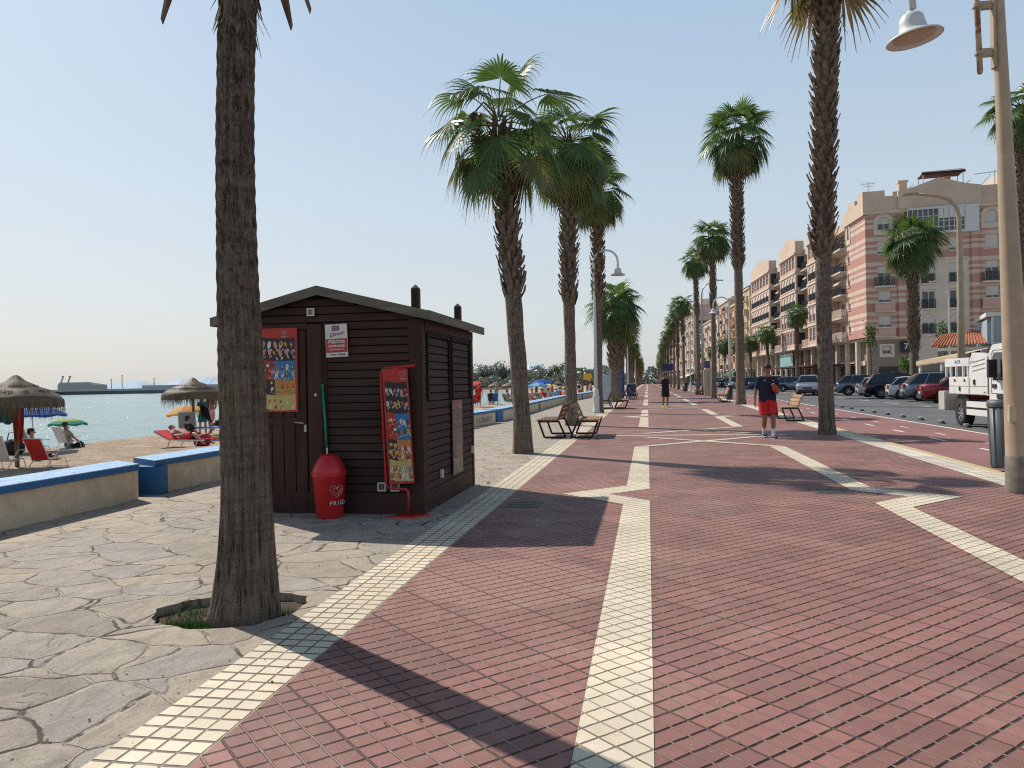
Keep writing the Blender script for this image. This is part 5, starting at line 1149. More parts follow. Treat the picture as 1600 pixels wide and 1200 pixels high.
def window_mesh(kind, W=1.3, H=1.5):
    """local x along the wall, -y outwards, z up; origin at the opening's bottom centre; sits 0.18 m inside the opening"""
    k = (kind, W, H)
    if k in WCACHE: return WCACHE[k]
    m = MB(); d = .16; mi = lambda i: setattr(m, 'mi', i)
    mi(3); m.b2(-W/2, W/2, d+.03, d+.05, 0, H)
    mi(2); m.b2(-W/2, -W/2+.07, d-.03, d+.03, 0, H); m.b2(W/2-.07, W/2, d-.03, d+.03, 0, H); m.b2(-.035, .035, d-.035, d+.03, .07, H-.07); m.b2(-W/2+.07, W/2-.07, d-.03, d+.03, 0, .07); m.b2(-W/2+.07, W/2-.07, d-.03, d+.03, H-.07, H)
    f = dict(half=.5, shut=1.0, most=.82, arch=.55, archs=1.0, door=.35, dark=.12, glaze=0, ledge=.8, open=.0, archd=.45)[kind]
    if f > 0: mi(1); m.b2(-W/2+.01, W/2-.01, d-.06, d-.035, H*(1-f), H)
    if kind in ('shut', 'half', 'most', 'ledge'): mi(0); m.b2(-W/2-.08, W/2+.08, -.09, d, -.10, -.005)
    if kind in ('arch', 'archs'):            # arched surround with filled spandrels
        mi(0); o = arch_pts(W+.75, -.55, H+.38, 10); i_ = arch_pts(W-.02, 0, H, 10); no = len(o)
        vs = [(x, -.07, z) for x, z in o] + [(x, -.07, z) for x, z in i_] + [(x, .02, z) for x, z in o] + [(x, .14, z) for x, z in i_]
        fs = [(a, (a+1) % no, no+(a+1) % no, no+a) for a in range(no)] + [(a, (a+1) % no, 2*no+(a+1) % no, 2*no+a) for a in range(no)] + [(no+a, no+(a+1) % no, 3*no+(a+1) % no, 3*no+a) for a in range(no)]
        m.add(vs, fs)
    if kind in ('archd',):
        mi(0)
        for s_ in (-1, 1):
            r = W/2; pts = [(s_*r, H)] + [(s_*r*math.cos(a), H-r+r*math.sin(a)) for a in [PI/2*i/6 for i in range(7)]]
            m.extr(pts, .0, .12)
    if kind == 'ledge': mi(5); m.b2(-W/2-.35, W/2+.35, -.42, -.01, -1.02, -.12); mi(0); m.b2(-W/2-.42, W/2+.42, -.48, -.01, -.12, -.02); m.b2(-W/2-.42, W/2+.42, -.48, -.01, -1.12, -1.02)
    if kind == 'glaze':
        mi(2)
        for i in range(1, 4): m.b2(-W/2+W*i/4-.02, -W/2+W*i/4+.02, d-.04, d+.02, .07, H-.07)
        for z in (.35, .62): m.b2(-W/2+.07, W/2-.07, d-.045, d+.02, H*z-.02, H*z+.02)
    WCACHE[k] = m.mesh('window', WM); return WCACHE[k]
def balcony_mesh(W=1.9, D=.55, Hh=.95, solid=False, bal=False, zb_=0.0):
    k = ('b', W, D, solid, bal)
    if k in WCACHE: return WCACHE[k]
    m = MB(); m.mi = 0; m.b2(-W/2, W/2, -D, -.005, -.20, -.02)
    if solid:
        m.mi = 5; m.b2(-W/2+.03, W/2-.03, -D+.02, -.01, -.02, .85); m.mi = 0; m.b2(-W/2, W/2, -D-.02, -.01, .85, .95)
    else:
        m.mi = 4 if not bal else 0; r = .022 if not bal else .05; st = .16 if not bal else .26
        m.b2(-W/2+.04, W/2-.04, -D+.02, -D+.06, Hh-.05, Hh); m.b2(-W/2+.04, W/2-.04, -D+.02, -D+.06, .04, .08)
        n_ = int(W/st)
        for i in range(n_+1):
            x = -W/2+.06+(W-.12)*i/n_; m.b2(x-r, x+r, -D+.03, -D+.03+r*1.6, .05, Hh-.04)
        for s_ in (-1, 1):
            x = s_*(W/2-.05); m.b2(x-.02, x+.02, -D+.06, -.01, Hh-.05, Hh)
            for j in range(1, max(2, int(D/.2))): y = -D+D*j/max(2, int(D/.2)); m.b2(x-r, x+r, y-r, y+r, -.01, Hh-.05)
        if not bal: m.bar((-.35, -D+.02, .12), (.35, -D+.02, Hh-.1), .035, .03, up=(0, 1, 0)); m.bar((.35, -D+.02, .12), (-.35, -D+.02, Hh-.1), .035, .03, up=(0, 1, 0))
    WCACHE[k] = m.mesh('balcony', WM); return WCACHE[k]
class Facade:
    """a wall plane: s.o origin, s.e unit direction along the wall, s.n outward normal (world)"""
    def __init__(s, t, o, ang, out=1):
        s.t = t; s.o = Vector(o); s.e = Vector((math.cos(ang), math.sin(ang), 0)); s.n = Vector((s.e.y, -s.e.x, 0))*out; s.ang = ang; s.out = out; s.holes = []; s.items = []
        s.M = Matrix(((s.e.x, -s.n.x, 0, s.o.x), (s.e.y, -s.n.y, 0, s.o.y), (0, 0, 1, s.o.z), (0, 0, 0, 1)))
    def win(s, u, z, kind='half', W=1.3, H=1.5, y=0.0):
        s.holes.append((u-W/2, u+W/2, z, z+H, y)); s.put('window', window_mesh(kind, W, H), u, y, z)
    def put(s, name, me, u, y, z):
        o = bpy.data.objects.new(name, me); COL.objects.link(o); o.parent = s.t
        o.matrix_basis = s.t.matrix_basis.inverted() @ s.M @ Matrix.Translation((u, y, z)); return o
    def balc(s, u, z, W=1.9, D=.55, y=0.0, **k): s.put('balcony', balcony_mesh(W, D, **k), u, y, z)
    def wall(s, mb, u0, u1, z0, z1, y=0.0, mi=0, depth=.17):
        """wall plane with the registered openings cut out, each with its reveal"""
        hs = [h for h in s.holes if h[0] >= u0-.01 and h[1] <= u1+.01 and h[2] >= z0-.01 and h[3] <= z1+.01 and abs(h[4]-y) < .01]
        us = sorted({u0, u1} | {h[0] for h in hs} | {h[1] for h in hs}); zs = sorted({z0, z1} | {h[2] for h in hs} | {h[3] for h in hs})
        mb.T = s.M; mb.mi = mi
        for a, b_ in zip(us, us[1:]):
            for c, d in zip(zs, zs[1:]):
                cu, cz = (a+b_)/2, (c+d)/2
                if any(h[0] < cu < h[1] and h[2] < cz < h[3] for h in hs): continue
                mb.add([(a, y, c), (b_, y, c), (b_, y, d), (a, y, d)], [(0, 1, 2, 3)])
        for h in hs:
            a, b_, c, d, _ = h; Y = y+depth+.06
            mb.add([(a, y, c), (b_, y, c), (b_, y, d), (a, y, d), (a, Y, c), (b_, Y, c), (b_, Y, d), (a, Y, d)], [(0, 1, 5, 4), (1, 2, 6, 5), (2, 3, 7, 6), (3, 0, 4, 7)])
        mb.T = None
    def bx(s, mb, u0, u1, y0, y1, z0, z1, mi=0):
        mb.T = s.M; mb.mi = mi; mb.b2(u0, u1, y0, y1, z0, z1); mb.T = None
Fp = 2.75; Z1 = 5.8
C0 = Vector((24.0, 91.0, 0))
apt = thing('apartment_building', 'large six storey apartment block with pink and beige stripes, arched windows and corner parapet', 'apartment building', tuple(C0))
MT = [STR, CREAMW, PINKW, CORN, GRND, RAIL]
front = Facade(apt, C0, math.radians(-7)); wallm = MB()
fl = lambda k: Z1 + Fp*(k-1)
def column(F_, u, spec, y=0.0, W=1.3):
    for k, kd in spec.items():
        z = fl(k)
        if kd == 'arch' or kd == 'archs': F_.win(u, z+.75, kd, W*.95, 1.45, y)
        elif kd == 'balc': F_.win(u, z+.12, 'door', W, 2.15, y); F_.balc(u, z+.10, W+.75, .45, y)
        elif kd == 'fb': F_.win(u, z+.15, 'dark' if k != 3 else 'half', W, 2.1, y); F_.balc(u, z+.18, W+.1, .16, y)
        elif kd == 'fba': F_.win(u, z+.15, 'archd', W, 2.2, y); F_.balc(u, z+.18, W+.1, .16, y)
        elif kd == 'ledge': F_.win(u, z+1.05, 'ledge', W, 1.25, y)
        elif kd == 'ledgea': F_.win(u, z+1.05, 'ledge', W, 1.25, y)
        else: F_.win(u, z+.85, kd, W, 1.45, y)
column(front, 1.85, {1: 'ledgea', 2: 'ledge', 3: 'balc', 4: 'most', 5: 'arch'}); column(front, 6.2, {1: 'fba', 2: 'fb', 3: 'fb', 4: 'most'}); column(front, 8.9, {1: 'fba', 2: 'fb', 3: 'fb', 4: 'most'})
for u in (12.3, 14.9): column(front, u, {1: 'ledgea', 2: 'ledge', 3: 'balc', 4: 'shut', 5: 'archs'})
for u in (18.8, 21.2, 24.5): column(front, u, {1: 'fb', 2: 'balc', 3: 'ledge', 4: 'half', 5: 'glaze'})
# cream panel behind the middle pair: its own wall area
front.wall(wallm, 0, 4.9, Z1, 19.3, mi=0); front.wall(wallm, 4.9, 10.1, Z1, fl(4)-.1, mi=1); front.wall(wallm, 4.9, 10.1, fl(4)-.1, 19.3, mi=0); front.wall(wallm, 10.1, 17.2, Z1, 19.3, mi=0); front.wall(wallm, 17.2, 27, Z1, 19.3, mi=2)
front.bx(wallm, 4.9, 10.1, -.08, -.003, fl(4)-.12, fl(4)+.12, 1)
for u in (3.55, 10.7): front.bx(wallm, u-.35, u+.35, -.22, -.004, Z1, 19.3, 0)
# ground floor, small square windows, shopfronts
for u in (2.0, 12.9): front.win(u, 3.9, 'half', .8, .8)
front.wall(wallm, 0, 27, 0, Z1-.3, mi=4)
for u in (2.0, 12.9):
    for a in (-.75, .45): front.bx(wallm, u+a, u+a+.3, -.06, -.003, 3.55, 5.0, 1)
    front.bx(wallm, u-.45, u+.45, -.06, -.003, 4.75, 5.0, 1); front.bx(wallm, u-.45, u+.45, -.06, -.003, 3.55, 3.85, 1)
front.bx(wallm, 1.2, 3.2, -.05, -.002, 0, 2.5, 5); front.bx(wallm, 4.2, 7.0, -.12, -.003, 3.1, Z1-.3, 1); front.bx(wallm, 8.5, 11, -.05, -.002, 0, 2.6, 5)
front.bx(wallm, -.05, 27, -.14, -.003, Z1-.3, Z1-.02, 3)
# cornice and parapet with merlons and the pediment
front.bx(wallm, -.2, 27, -.35, .3, 19.3, 19.65, 3); front.bx(wallm, -.15, 27, -.22, .3, 19.65, 20.9, 3)
for a, b_, h in ((-.15, 2.0, 21.85), (2.0, 3.2, 21.2), (11.3, 27, 21.55)): front.bx(wallm, a, b_, -.23, .31, 20.9, h, 3)
wallm.T = front.M; wallm.mi = 3; wallm.extr([(3.3, 19.66), (11.3, 19.66), (11.3, 21.6), (9.8, 21.9), (7.3, 22.75), (4.8, 21.9), (3.3, 21.6)], -.46, .1)
wallm.T = None
# top floor glazed box
gb = MB(); gb.T = front.M
gb.mi = 0; gb.b2(4.1, 11.0, -.75, -.01, fl(5)-.1, fl(5)+.15); gb.b2(4.1, 11.0, -.75, -.01, fl(5)+2.55, fl(5)+2.78); gb.b2(9.7, 11.0, -.72, -.02, fl(5)+.15, fl(5)+2.55); gb.b2(7.2, 9.7, -.70, -.5, fl(5)+1.5, fl(5)+2.55)
gb.mi = 1; gb.b2(4.2, 9.7, -.62, -.55, fl(5)+.15, fl(5)+2.55); gb.mi = 0
for i in range(12): u = 4.15+i*.5; gb.b2(u-.04, u+.04, -.70, -.63, fl(5)+.15, fl(5)+2.55)
for z in (.6, 1.2, 1.8): gb.b2(4.15, 9.7, -.69, -.635, fl(5)+z-.03, fl(5)+z+.03)
gb.T = None
def wl_(o, t): o.parent = t; o.matrix_basis = t.matrix_basis.inverted(); return o
wl_(gb.build('glazed_gallery', [WFR, WGL]), apt)
# long side along the promenade
side = Facade(apt, C0, math.radians(93.1), -1)
def sidecol(u, y, kd, W, ks=(1, 2, 3, 4, 5), zoff=.85, H=1.5):
    for k in ks: side.win(u, fl(k)+zoff, kd, W, H, y)
for k, kd in ((5, 'arch'), (4, 'half'), (3, 'half'), (2, 'half'), (1, 'half')): side.win(5.9, fl(k)+.8, kd, .8, 1.5)
side.wall(wallm, 0, 6.8, Z1, 19.3, mi=0)
side.bx(wallm, 6.8-.02, 6.8+.02, -.02, 1.2, Z1, 19.3, 2)
TE = 64.0
def balc_module(a, b_, nb):
    yy = 1.0; w_ = (b_-a)/nb
    for i in range(nb):
        u = a + w_*(i+.5)
        for k in range(1, 6):
            side.win(u, fl(k)+.1, 'archd' if k in (3, 4) else ('glaze' if k == 5 else 'dark'), min(1.7, w_*.55), 2.2, yy)
            side.balc(u, fl(k)+.08, w_*.92, 1.7, yy, bal=(k <= 2)) if (i+k) % 3 or k > 2 else side.balc(u, fl(k)+.08, w_*.92, 1.7, yy, solid=True)
    side.wall(wallm, a, b_, Z1, 19.3, y=yy, mi=1)
    for k in range(1, 6): side.bx(wallm, a, b_, -.1, .98, fl(k)-.25, fl(k)-.02, 1)
    side.bx(wallm, a, b_, -.12, .98, 19.02, 19.9, 3)
    side.bx(wallm, b_-.25, b_, .0, .98, Z1, 19.0, 2); side.bx(wallm, a, a+.25, .0, .98, Z1, 19.0, 2)
def bay_module(a, b_, nw, gable=True):
    yy = -1.3; w_ = (b_-a-.8)/nw
    for i in range(nw):
        u = a+.4+w_*(i+.5)
        for k in range(1, 6):
            kd = 'glaze' if k in (5, 1) else ('archd' if k in (3, 4) else 'half'); side.win(u, fl(k)+(.55 if kd == 'glaze' else .35), kd, w_*.78, 1.75 if kd == 'glaze' else 1.95, yy)
            if k in (3, 4): side.balc(u, fl(k)+.38, w_*.8, .12, yy)
    side.wall(wallm, a, b_, Z1, 19.3, y=yy, mi=2)
    for k in range(1, 7): side.bx(wallm, a-.08, b_+.08, yy-.12, yy-.004, fl(k)-.22, fl(k)+.06, 1)
    for u in (a, b_):           # cheeks
        side.bx(wallm, u-.03, u+.03, yy+.01, 1.0, Z1, 19.3, 1)
        for k in range(1, 6): side.bx(wallm, u-.04 if u == a else u+.0, u+.0 if u == a else u+.04, yy+.25, -.1, fl(k)+.5, fl(k)+2.2, 5)
    side.bx(wallm, a, b_, yy, 1.0, Z1-.3, Z1-.05, 1); side.bx(wallm, a-.15, b_+.15, yy-.2, 1.0, 19.3, 19.6, 3)
    wallm.T = side.M; wallm.mi = 3; wallm.extr([(a, 19.6), (b_, 19.6), (b_, 21.2), ((a+b_)/2, 22.4), (a, 21.2)] if gable else [(a, 19.6), (b_, 19.6), (b_, 20.8), (a, 20.8)], yy, yy+1.2); wallm.T = None
balc_module(6.8, 13.6, 2); bay_module(13.6, 19.5, 3, False); balc_module(19.5, 26, 2); bay_module(26, 36, 5); balc_module(36, 44, 2); bay_module(44, 60, 6); balc_module(60, 64, 1)
side.bx(wallm, -.15, 6.95, -.25, .3, 19.3, 20.9, 3); side.bx(wallm, -.15, 1.6, -.26, .32, 20.9, 21.85, 3); side.bx(wallm, 2.6, 5.0, -.26, .32, 20.9, 21.5, 3)
side.bx(wallm, 7, 12, 1.5, 4, 19.9, 21.9, 1); side.bx(wallm, 20, 25, 1.5, 4, 19.9, 21.4, 1)
side.wall(wallm, 0, TE, 0, Z1-.3, y=1.4, mi=4); side.bx(wallm, -.05, TE, .3, 1.4, Z1-.32, Z1-.04, 3)
for i in range(17): u = .25 + i*3.9; side.bx(wallm, u-.22, u+.22, .1, .55, 0, Z1-.33, 1)
for i in range(16): u = 2.2 + i*3.9; side.bx(wallm, u-1.4, u+1.4, 1.30, 1.39, .1, 2.7, 5); side.bx(wallm, u-1.5, u+1.5, 1.25, 1.39, 2.75, 3.3, (1, 3, 2)[i % 3])
# body volume: roof and hidden sides
vol = [C0 + front.e*27, C0, C0 + side.e*TE, C0 + side.e*TE + front.e*22]
vin = [C0 + front.e*26.9 - front.n*.5, C0 + front.e*2.6 - front.n*.6 + side.e*.2, C0 + side.e*(TE-.1) - side.n*2.6 , C0 + side.e*TE + front.e*22]
wallm.mi = 3; wallm.prism([(p_.x, p_.y) for p_ in vin], 18.9, 19.9)
wallm.mi = 1; bk_ = [C0 + front.e*27, C0 + side.e*TE + front.e*22, C0 + side.e*TE]
for a, b_ in zip(bk_, bk_[1:]): wallm.add([(a.x, a.y, 0), (b_.x, b_.y, 0), (b_.x, b_.y, 19.3), (a.x, a.y, 19.3)], [(0, 1, 2, 3)])
wl_(wallm.build('wall', MT), apt)
for nm, bxs in (('chimney', ((3.7, 4.5, 1.2, 2.0, 19.9, 22.9), (3.6, 4.6, 1.1, 2.1, 22.9, 23.1))), ('chimney', ((3.0, 3.5, 1.0, 1.6, 19.9, 21.9),)), ('chimney', ((8.6, 9.2, 3, 3.6, 19.9, 24.0),)), ('rooftop_room', ((14, 17, 4, 8, 19.9, 23.6),)), ('rooftop_room', ((18, 26, 5, 9, 19.9, 23.2),))):
    rfm = MB(); rfm.T = front.M
    for b6 in bxs: rfm.b2(*b6)
    rfm.T = None; wl_(rfm.build(nm, CORN), apt)
pg = MB(); pg.T = front.M
for u in (6.1, 10.0): 
    for y in (1.2, 3.6): pg.bar((u, y, 19.9), (u, y, 23.75), .08)
pg.bar((6.0, 1.2, 23.8), (10.1, 1.2, 23.85), .06); pg.bar((6.0, 3.6, 23.8), (10.1, 3.6, 23.85), .06)
for i in range(8): u = 3.8+i*1.9; pg.bar((u, 2.2, 21.5), (u+1.6, 2.8, 23.3 if i > 3 else 22.9), .09); pg.bar((u, 2.2, 19.9), (u, 2.2, 21.6), .07)
for i in range(3): u = 13+i*2.6; pg.bar((u, 1.2, 19.9), (u, 1.2, 23.4), .09)
pg.bar((11, 1.2, 23.1), (18.6, 1.2, 23.5), .08); pg.T = None
wl_(pg.build('pergola', WFR), apt)
aw = MB(); aw.T = front.M; aw.b2(6.0, 10.1, 1.0, 3.6, 23.60, 23.68); aw.b2(5.9, 10.2, .92, .99, 23.42, 23.70); aw.T = None; wl_(aw.build('awning', M('dark_red_awning', (.06, .010, .014), .8)), apt)
an = MB(); an.T = front.M; an.bar((.6, 1.5, 20.9), (.6, 1.5, 23.4), .05); an.bar((-.1, 1.5, 23.1), (1.3, 1.5, 23.1), .04); an.bar((.1, 1.5, 22.8), (1.1, 1.5, 22.8), .04)
for i in range(6): an.bar((-.1+i*.28, 1.5, 22.95), (-.1+i*.28, 1.5, 23.3), .03)
an.T = None; wl_(an.build('antenna', METAL), apt)
ac = MB(); ac.T = front.M; ac.b2(10.9, 11.8, -.5, -.23, fl(1)+.9, fl(1)+1.6); ac.bar((9.9, -.3, fl(1)+.6), (11.0, -.3, fl(1)+.6), .08); ac.T = None; wl_(ac.build('air_conditioner', WFR), apt)
for i, (u, k, c) in enumerate(((9.5, 3, 'a'), (21.2, 2, 'b'), (24.4, 4, 'a'), (38, 2, 'b'), (42, 4, 'a'), (61.8, 3, 'b'))):
    q = MB(); q.T = side.M; z = fl(k)+2.35; q.add([(u-1.1, .9, z), (u+1.1, .9, z), (u+1.1, -.5, z-.75), (u-1.1, -.5, z-.75), (u+1.1, -.5, z-.95), (u-1.1, -.5, z-.95)], [(0, 1, 2, 3), (3, 2, 4, 5)]); q.T = None
    wl_(q.build('balcony_awning', M('awning_cream', (.60, .52, .40), .9) if c == 'a' else M('awning_rose', (.45, .20, .14), .9)), apt)
sgn = MB(); sgn.T = front.M; sgn.b2(3.3, 5.0, -.38, -.23, 4.0, 5.25); sgn.T = None; so_ = wl_(sgn.build('shop_sign', M('sign_black', (.012, .012, .014), .4)), apt)
tx = text('lettering', "7'c", .95, PC['white'], so_, (0, 0, 0), bold=.01); tx.matrix_basis = front.M @ Matrix.Translation((4.15, -.39, 4.63)) @ Matrix.Rotation(PI/2, 4, 'X')
awd = MB(); awd.T = side.M; awd.extr([(8.5, 2.85), (36, 2.85), (36, 3.05), (8.5, 3.05)], -3.6, 1.2)
for i in range(9): u = 9+i*3.3; awd.bar((u, -3.4, 0), (u, -3.4, 2.85), .12)
awd.T = None; wl_(awd.build('terrace_awning', M('terrace_wine_canvas', (.07, .02, .02), .8)), apt)
gl_ = MB(); gl_.T = side.M
for i in range(6): gl_.b2(34.2+i*1.5, 35.6+i*1.5, .02, .08, 3.3, 5.3)
gl_.T = None; wl_(gl_.build('shop_glazing', M('pale_blue_glass', (.28, .48, .50), .2, 0, .2, 1, 0)), apt)
# the rest of the street front, building by building
def block(name, label, x, y0, y1, H, floors, wm, trim, ncol=3, facing=2, ang=93.1, roof='flat', bal=True, ground=3.6, awn=None, xw=14):
    o = Vector((x, y0, 0)); t = thing(name, label, 'apartment building', tuple(o)); fs = Facade(t, o, math.radians(ang), -1); ff = Facade(t, o, math.radians(ang-90), 1); L = (y1-y0); mb = MB(); fh = (H-ground)/floors
    for F_, Wd, nc in ((fs, L, ncol), (ff, xw, facing)):
        for i in range(nc):
            u = Wd*(i+.5)/nc
            if F_ is ff: u = min(u, 2.2+i*3.6)
            for k in range(floors):
                z = ground + fh*k
                w_ = min(1.5, Wd/nc*.42); F_.win(u, z+.35 if bal else z+.9, ('dark', 'half', 'door', 'most')[(i*3+k*2+int(H)) % 4], w_, 2.0 if bal else 1.35)
                if bal and (F_ is fs or i == 0): F_.balc(u, z+.30, w_+1.1, .9, solid=((i+k) % 2 == 0))
        F_.wall(mb, 0, Wd, ground, H, mi=0); F_.wall(mb, 0, Wd, 0, ground, mi=2)
        F_.bx(mb, -.1, Wd, -.25, .3, H, H+.45, 1); F_.bx(mb, 0, Wd, -.12, -.003, ground-.25, ground, 1)
        for k in range(1, floors): F_.bx(mb, 0, Wd, -.06, -.003, ground+fh*k-.1, ground+fh*k+.08, 1)
        for i in range(nc+1): u = max(.0, min(Wd-.5, Wd*i/nc)); F_.bx(mb, u, u+.35, -.09, -.004, ground, H, 1)
        n_ = int(Wd/3.2)
        for i in range(n_): F_.bx(mb, .5+i*3.2, 2.9+i*3.2, -.03, -.002, .1, 2.8, 3)
    a = o; b_ = o + fs.e*L; c = b_ + ff.e*xw; d = o + ff.e*xw
    mb.mi = 0
    for p_, q in ((b_, c), (c, d)): mb.add([(p_.x, p_.y, 0), (q.x, q.y, 0), (q.x, q.y, H), (p_.x, p_.y, H)], [(0, 1, 2, 3)])
    mb.add([(p_.x, p_.y, H+.1) for p_ in (a, b_, c, d)], [(0, 1, 2, 3)])
    wl_(mb.build('wall', [wm, trim, GRND, RAIL]), t)
    r_ = MB(); r_.T = fs.M
    if roof == 'tile':
        r_.extr([(0, H+.45), (L, H+.45), (L/2, H+2.2)], .2, xw-.2) if False else r_.add([(-.3, -.4, H+.46), (L+.3, -.4, H+.46), (L+.3, xw/2, H+2.4), (-.3, xw/2, H+2.4), (-.3, xw, H+.46), (L+.3, xw, H+.46)], [(0, 1, 2, 3), (3, 2, 5, 4), (0, 3, 4), (1, 5, 2)]); r_.T = None; wl_(r_.build('roof', ROOFT), t)
    else:
        r_.b2(L*.2, L*.5, 3, 7, H+.1, H+2.6); r_.b2(L*.62, L*.8, 2, 5, H+.1, H+1.9); r_.bar((L*.3, 4, H+2.6), (L*.3, 4, H+4.6), .08); r_.bar((L*.27, 4, H+4.2), (L*.33, 4, H+4.2), .06); r_.T = None; wl_(r_.build('rooftop_room', trim), t)
    if awn: q = MB(); q.T = fs.M; q.add([(1, -.05, 3.3), (L-1, -.05, 3.3), (L-1, -2.2, 2.5), (1, -2.2, 2.5), (1, -2.2, 2.2), (L-1, -2.2, 2.2)], [(0, 1, 2, 3), (3, 2, 5, 4)]); q.T = None; wl_(q.build('awning', awn), t)
    return t
YEL = plaster('yellow_render', (.56, .44, .22)); ORG = plaster('orange_render', (.42, .18, .09)); BG1 = plaster('sand_render', (.52, .43, .33)); BG2 = plaster('pale_render', (.58, .50, .42)); PKB = plaster('salmon_render', (.50, .37, .29)); OCH = plaster('ochre_render', (.55, .45, .32))  # yellow, salmon and ochre paled: distance haze mixed into the colour
block('yellow_building', 'yellow building with orange-tiled roof beyond the pink apartment block', 20.0, 157, 168, 19.2, 6, YEL, CREAMW, 2, 3, roof='tile')
block('orange_building', 'narrow burnt orange building beside the yellow one', 19.4, 168.6, 180, 17.5, 5, ORG, YEL, 2, 3, awn=M('green_awning', (.01, .16, .07), .7))
block('salmon_building', 'salmon and white building with stacked windows right of the wide beige tower', 18.6, 182, 197, 19.5, 6, PKB, CREAMW, 3, 3)
block('beige_tower', 'wide beige tower block with rooftop terrace facing down the street', 13.8, 236, 262, 23.5, 7, BG2, CREAMW, 4, 3, awn=M('white_awning', (.55, .55, .52), .7), xw=16)
block('ochre_building', 'sunlit ochre apartment building with balconies further along', 12.2, 263, 288, 20.5, 6, OCH, CREAMW, 4, 2)
block('sand_building', 'farthest sunlit sand-coloured apartment building at the end of the street', 10.6, 290, 322, 19.0, 6, BG1, BG2, 5, 2)
block('plain_building', 'plain beige building filling the gap behind the salmon building', 17.6, 199, 232, 17.0, 5, BG1, CREAMW, 4, 3, roof='tile')
# terrace restaurant at the right edge
BLG = plaster('blue_grey_render', (.30, .36, .40)); WT = plaster('white_trim', (.62, .60, .55)); CANV = worn('striped_canvas', (.50, .38, .26), .6)
pA = at_px(1552, 47); pB = at_px(1660, 45.5); ang_ = math.atan2(pB.y-pA.y, pB.x-pA.x)
rs = thing('restaurant', 'low blue-grey restaurant with white curved gable and terracotta roof, seen past the tan lamp post', 'restaurant', tuple(pA)); rf2 = Facade(rs, pA, ang_)
q = MB(); rf2.bx(q, 0, 7, 0, 6, 0, 4.95, 0); rf2.bx(q, -.25, 0, .3, 6, 3.3, 4.8, 0)
wl_(q.build('wall', BLG), rs)
q = MB(); rf2.bx(q, -.35, 7, -.15, 6.1, 4.96, 5.2, 0); rf2.bx(q, -.06, .06, -.06, -.01, 3.2, 4.95, 0)
q.T = rf2.M
cur = [(0, 3.3), (.45, 3.35), (.8, 3.6), (.95, 3.95), (1.3, 4.2), (1.45, 4.6), (1.8, 4.78), (2.2, 4.82)]
for a, b_ in zip(cur, cur[1:]): q.bar((a[0], -.05, a[1]), (b_[0], -.05, b_[1]), .12, .08, up=(0, 1, 0))
q.T = None; rf2.bx(q, 2.2, 7, -.08, -.004, 3.3, 3.42, 0); wl_(q.build('trim', WT), rs)
q = MB(); rf2.bx(q, .4, 6.5, -.06, -.003, .3, 2.6, 0); wl_(q.build('shopfront', GLASS), rs)
q = MB(); q.T = rf2.M; q.b2(2.9, 5.6, -.10, -.006, 3.9, 4.4); q.T = None; wl_(q.build('sign_panel', M('ochre_sign', (.45, .33, .08), .6)), rs)
q = MB(); q.T = rf2.M; q.add([(-3.4, .4, 3.2), (-.02, .4, 3.35), (-.02, 4.4, 4.35), (-2.4, 4.4, 4.15)], [(0, 1, 2, 3)]); q.T = rf2.M
for i in range(19): u = -3.3+i*.175; v_ = max(0, min(1, (u+3.4)/3.4)); q.bar((u, .38, 3.25+v_*.13), (min(-.05, u+.02+.9*(1-v_)), 4.38, 4.18+v_*.2), .06, .05)
q.T = None; wl_(q.build('roof', ROOFT), rs)
q = MB(); rf2.bx(q, -2.9, -.03, .5, .8, 2.95, 3.15, 0)
for u in (-.6,): rf2.bx(q, u, u+.22, .45, .7, 0, 3.0, 0)
wl_(q.build('beam', WT), rs)
q = MB(); rf2.bx(q, -1.0, -.1, 2.4, 2.5, 0, 3.0, 0); wl_(q.build('interior_shade_panel', RAIL), rs)  # dark panel put in to stand for shade under the terracotta roof
pA = at_px(1432, 49); pB = at_px(1506, 44); aw2 = thing('terrace_awning', 'beige scalloped terrace awning on white posts left of the terracotta roof', 'awning', tuple(pA)); fa = Facade(aw2, pA, math.atan2(pB.y-pA.y, pB.x-pA.x)); Lw = (pB-pA).length
q = MB(); q.T = fa.M; q.add([(0, 0, 2.35), (Lw, 0, 2.6), (Lw, 2.0, 3.05), (0, 2.0, 2.65)], [(0, 1, 2, 3)])
n_ = 40
for i in range(n_):
    a = Lw*i/n_; b_ = Lw*(i+1)/n_; z = 2.35+.25*i/n_; q.add([(a, -.01, z), (b_, -.01, z), (b_, -.01, z-.22), ((a+b_)/2, -.01, z-.34), (a, -.01, z-.22)], [(0, 1, 2, 3, 4)])
q.T = None; wl_(q.build('canopy', CANV), aw2); q = MB()
for u in (.1, Lw*.5, Lw-.15): fa.bx(q, u, u+.13, .1, .24, -.0, 2.35, 0)
wl_(q.build('post', WT), aw2)
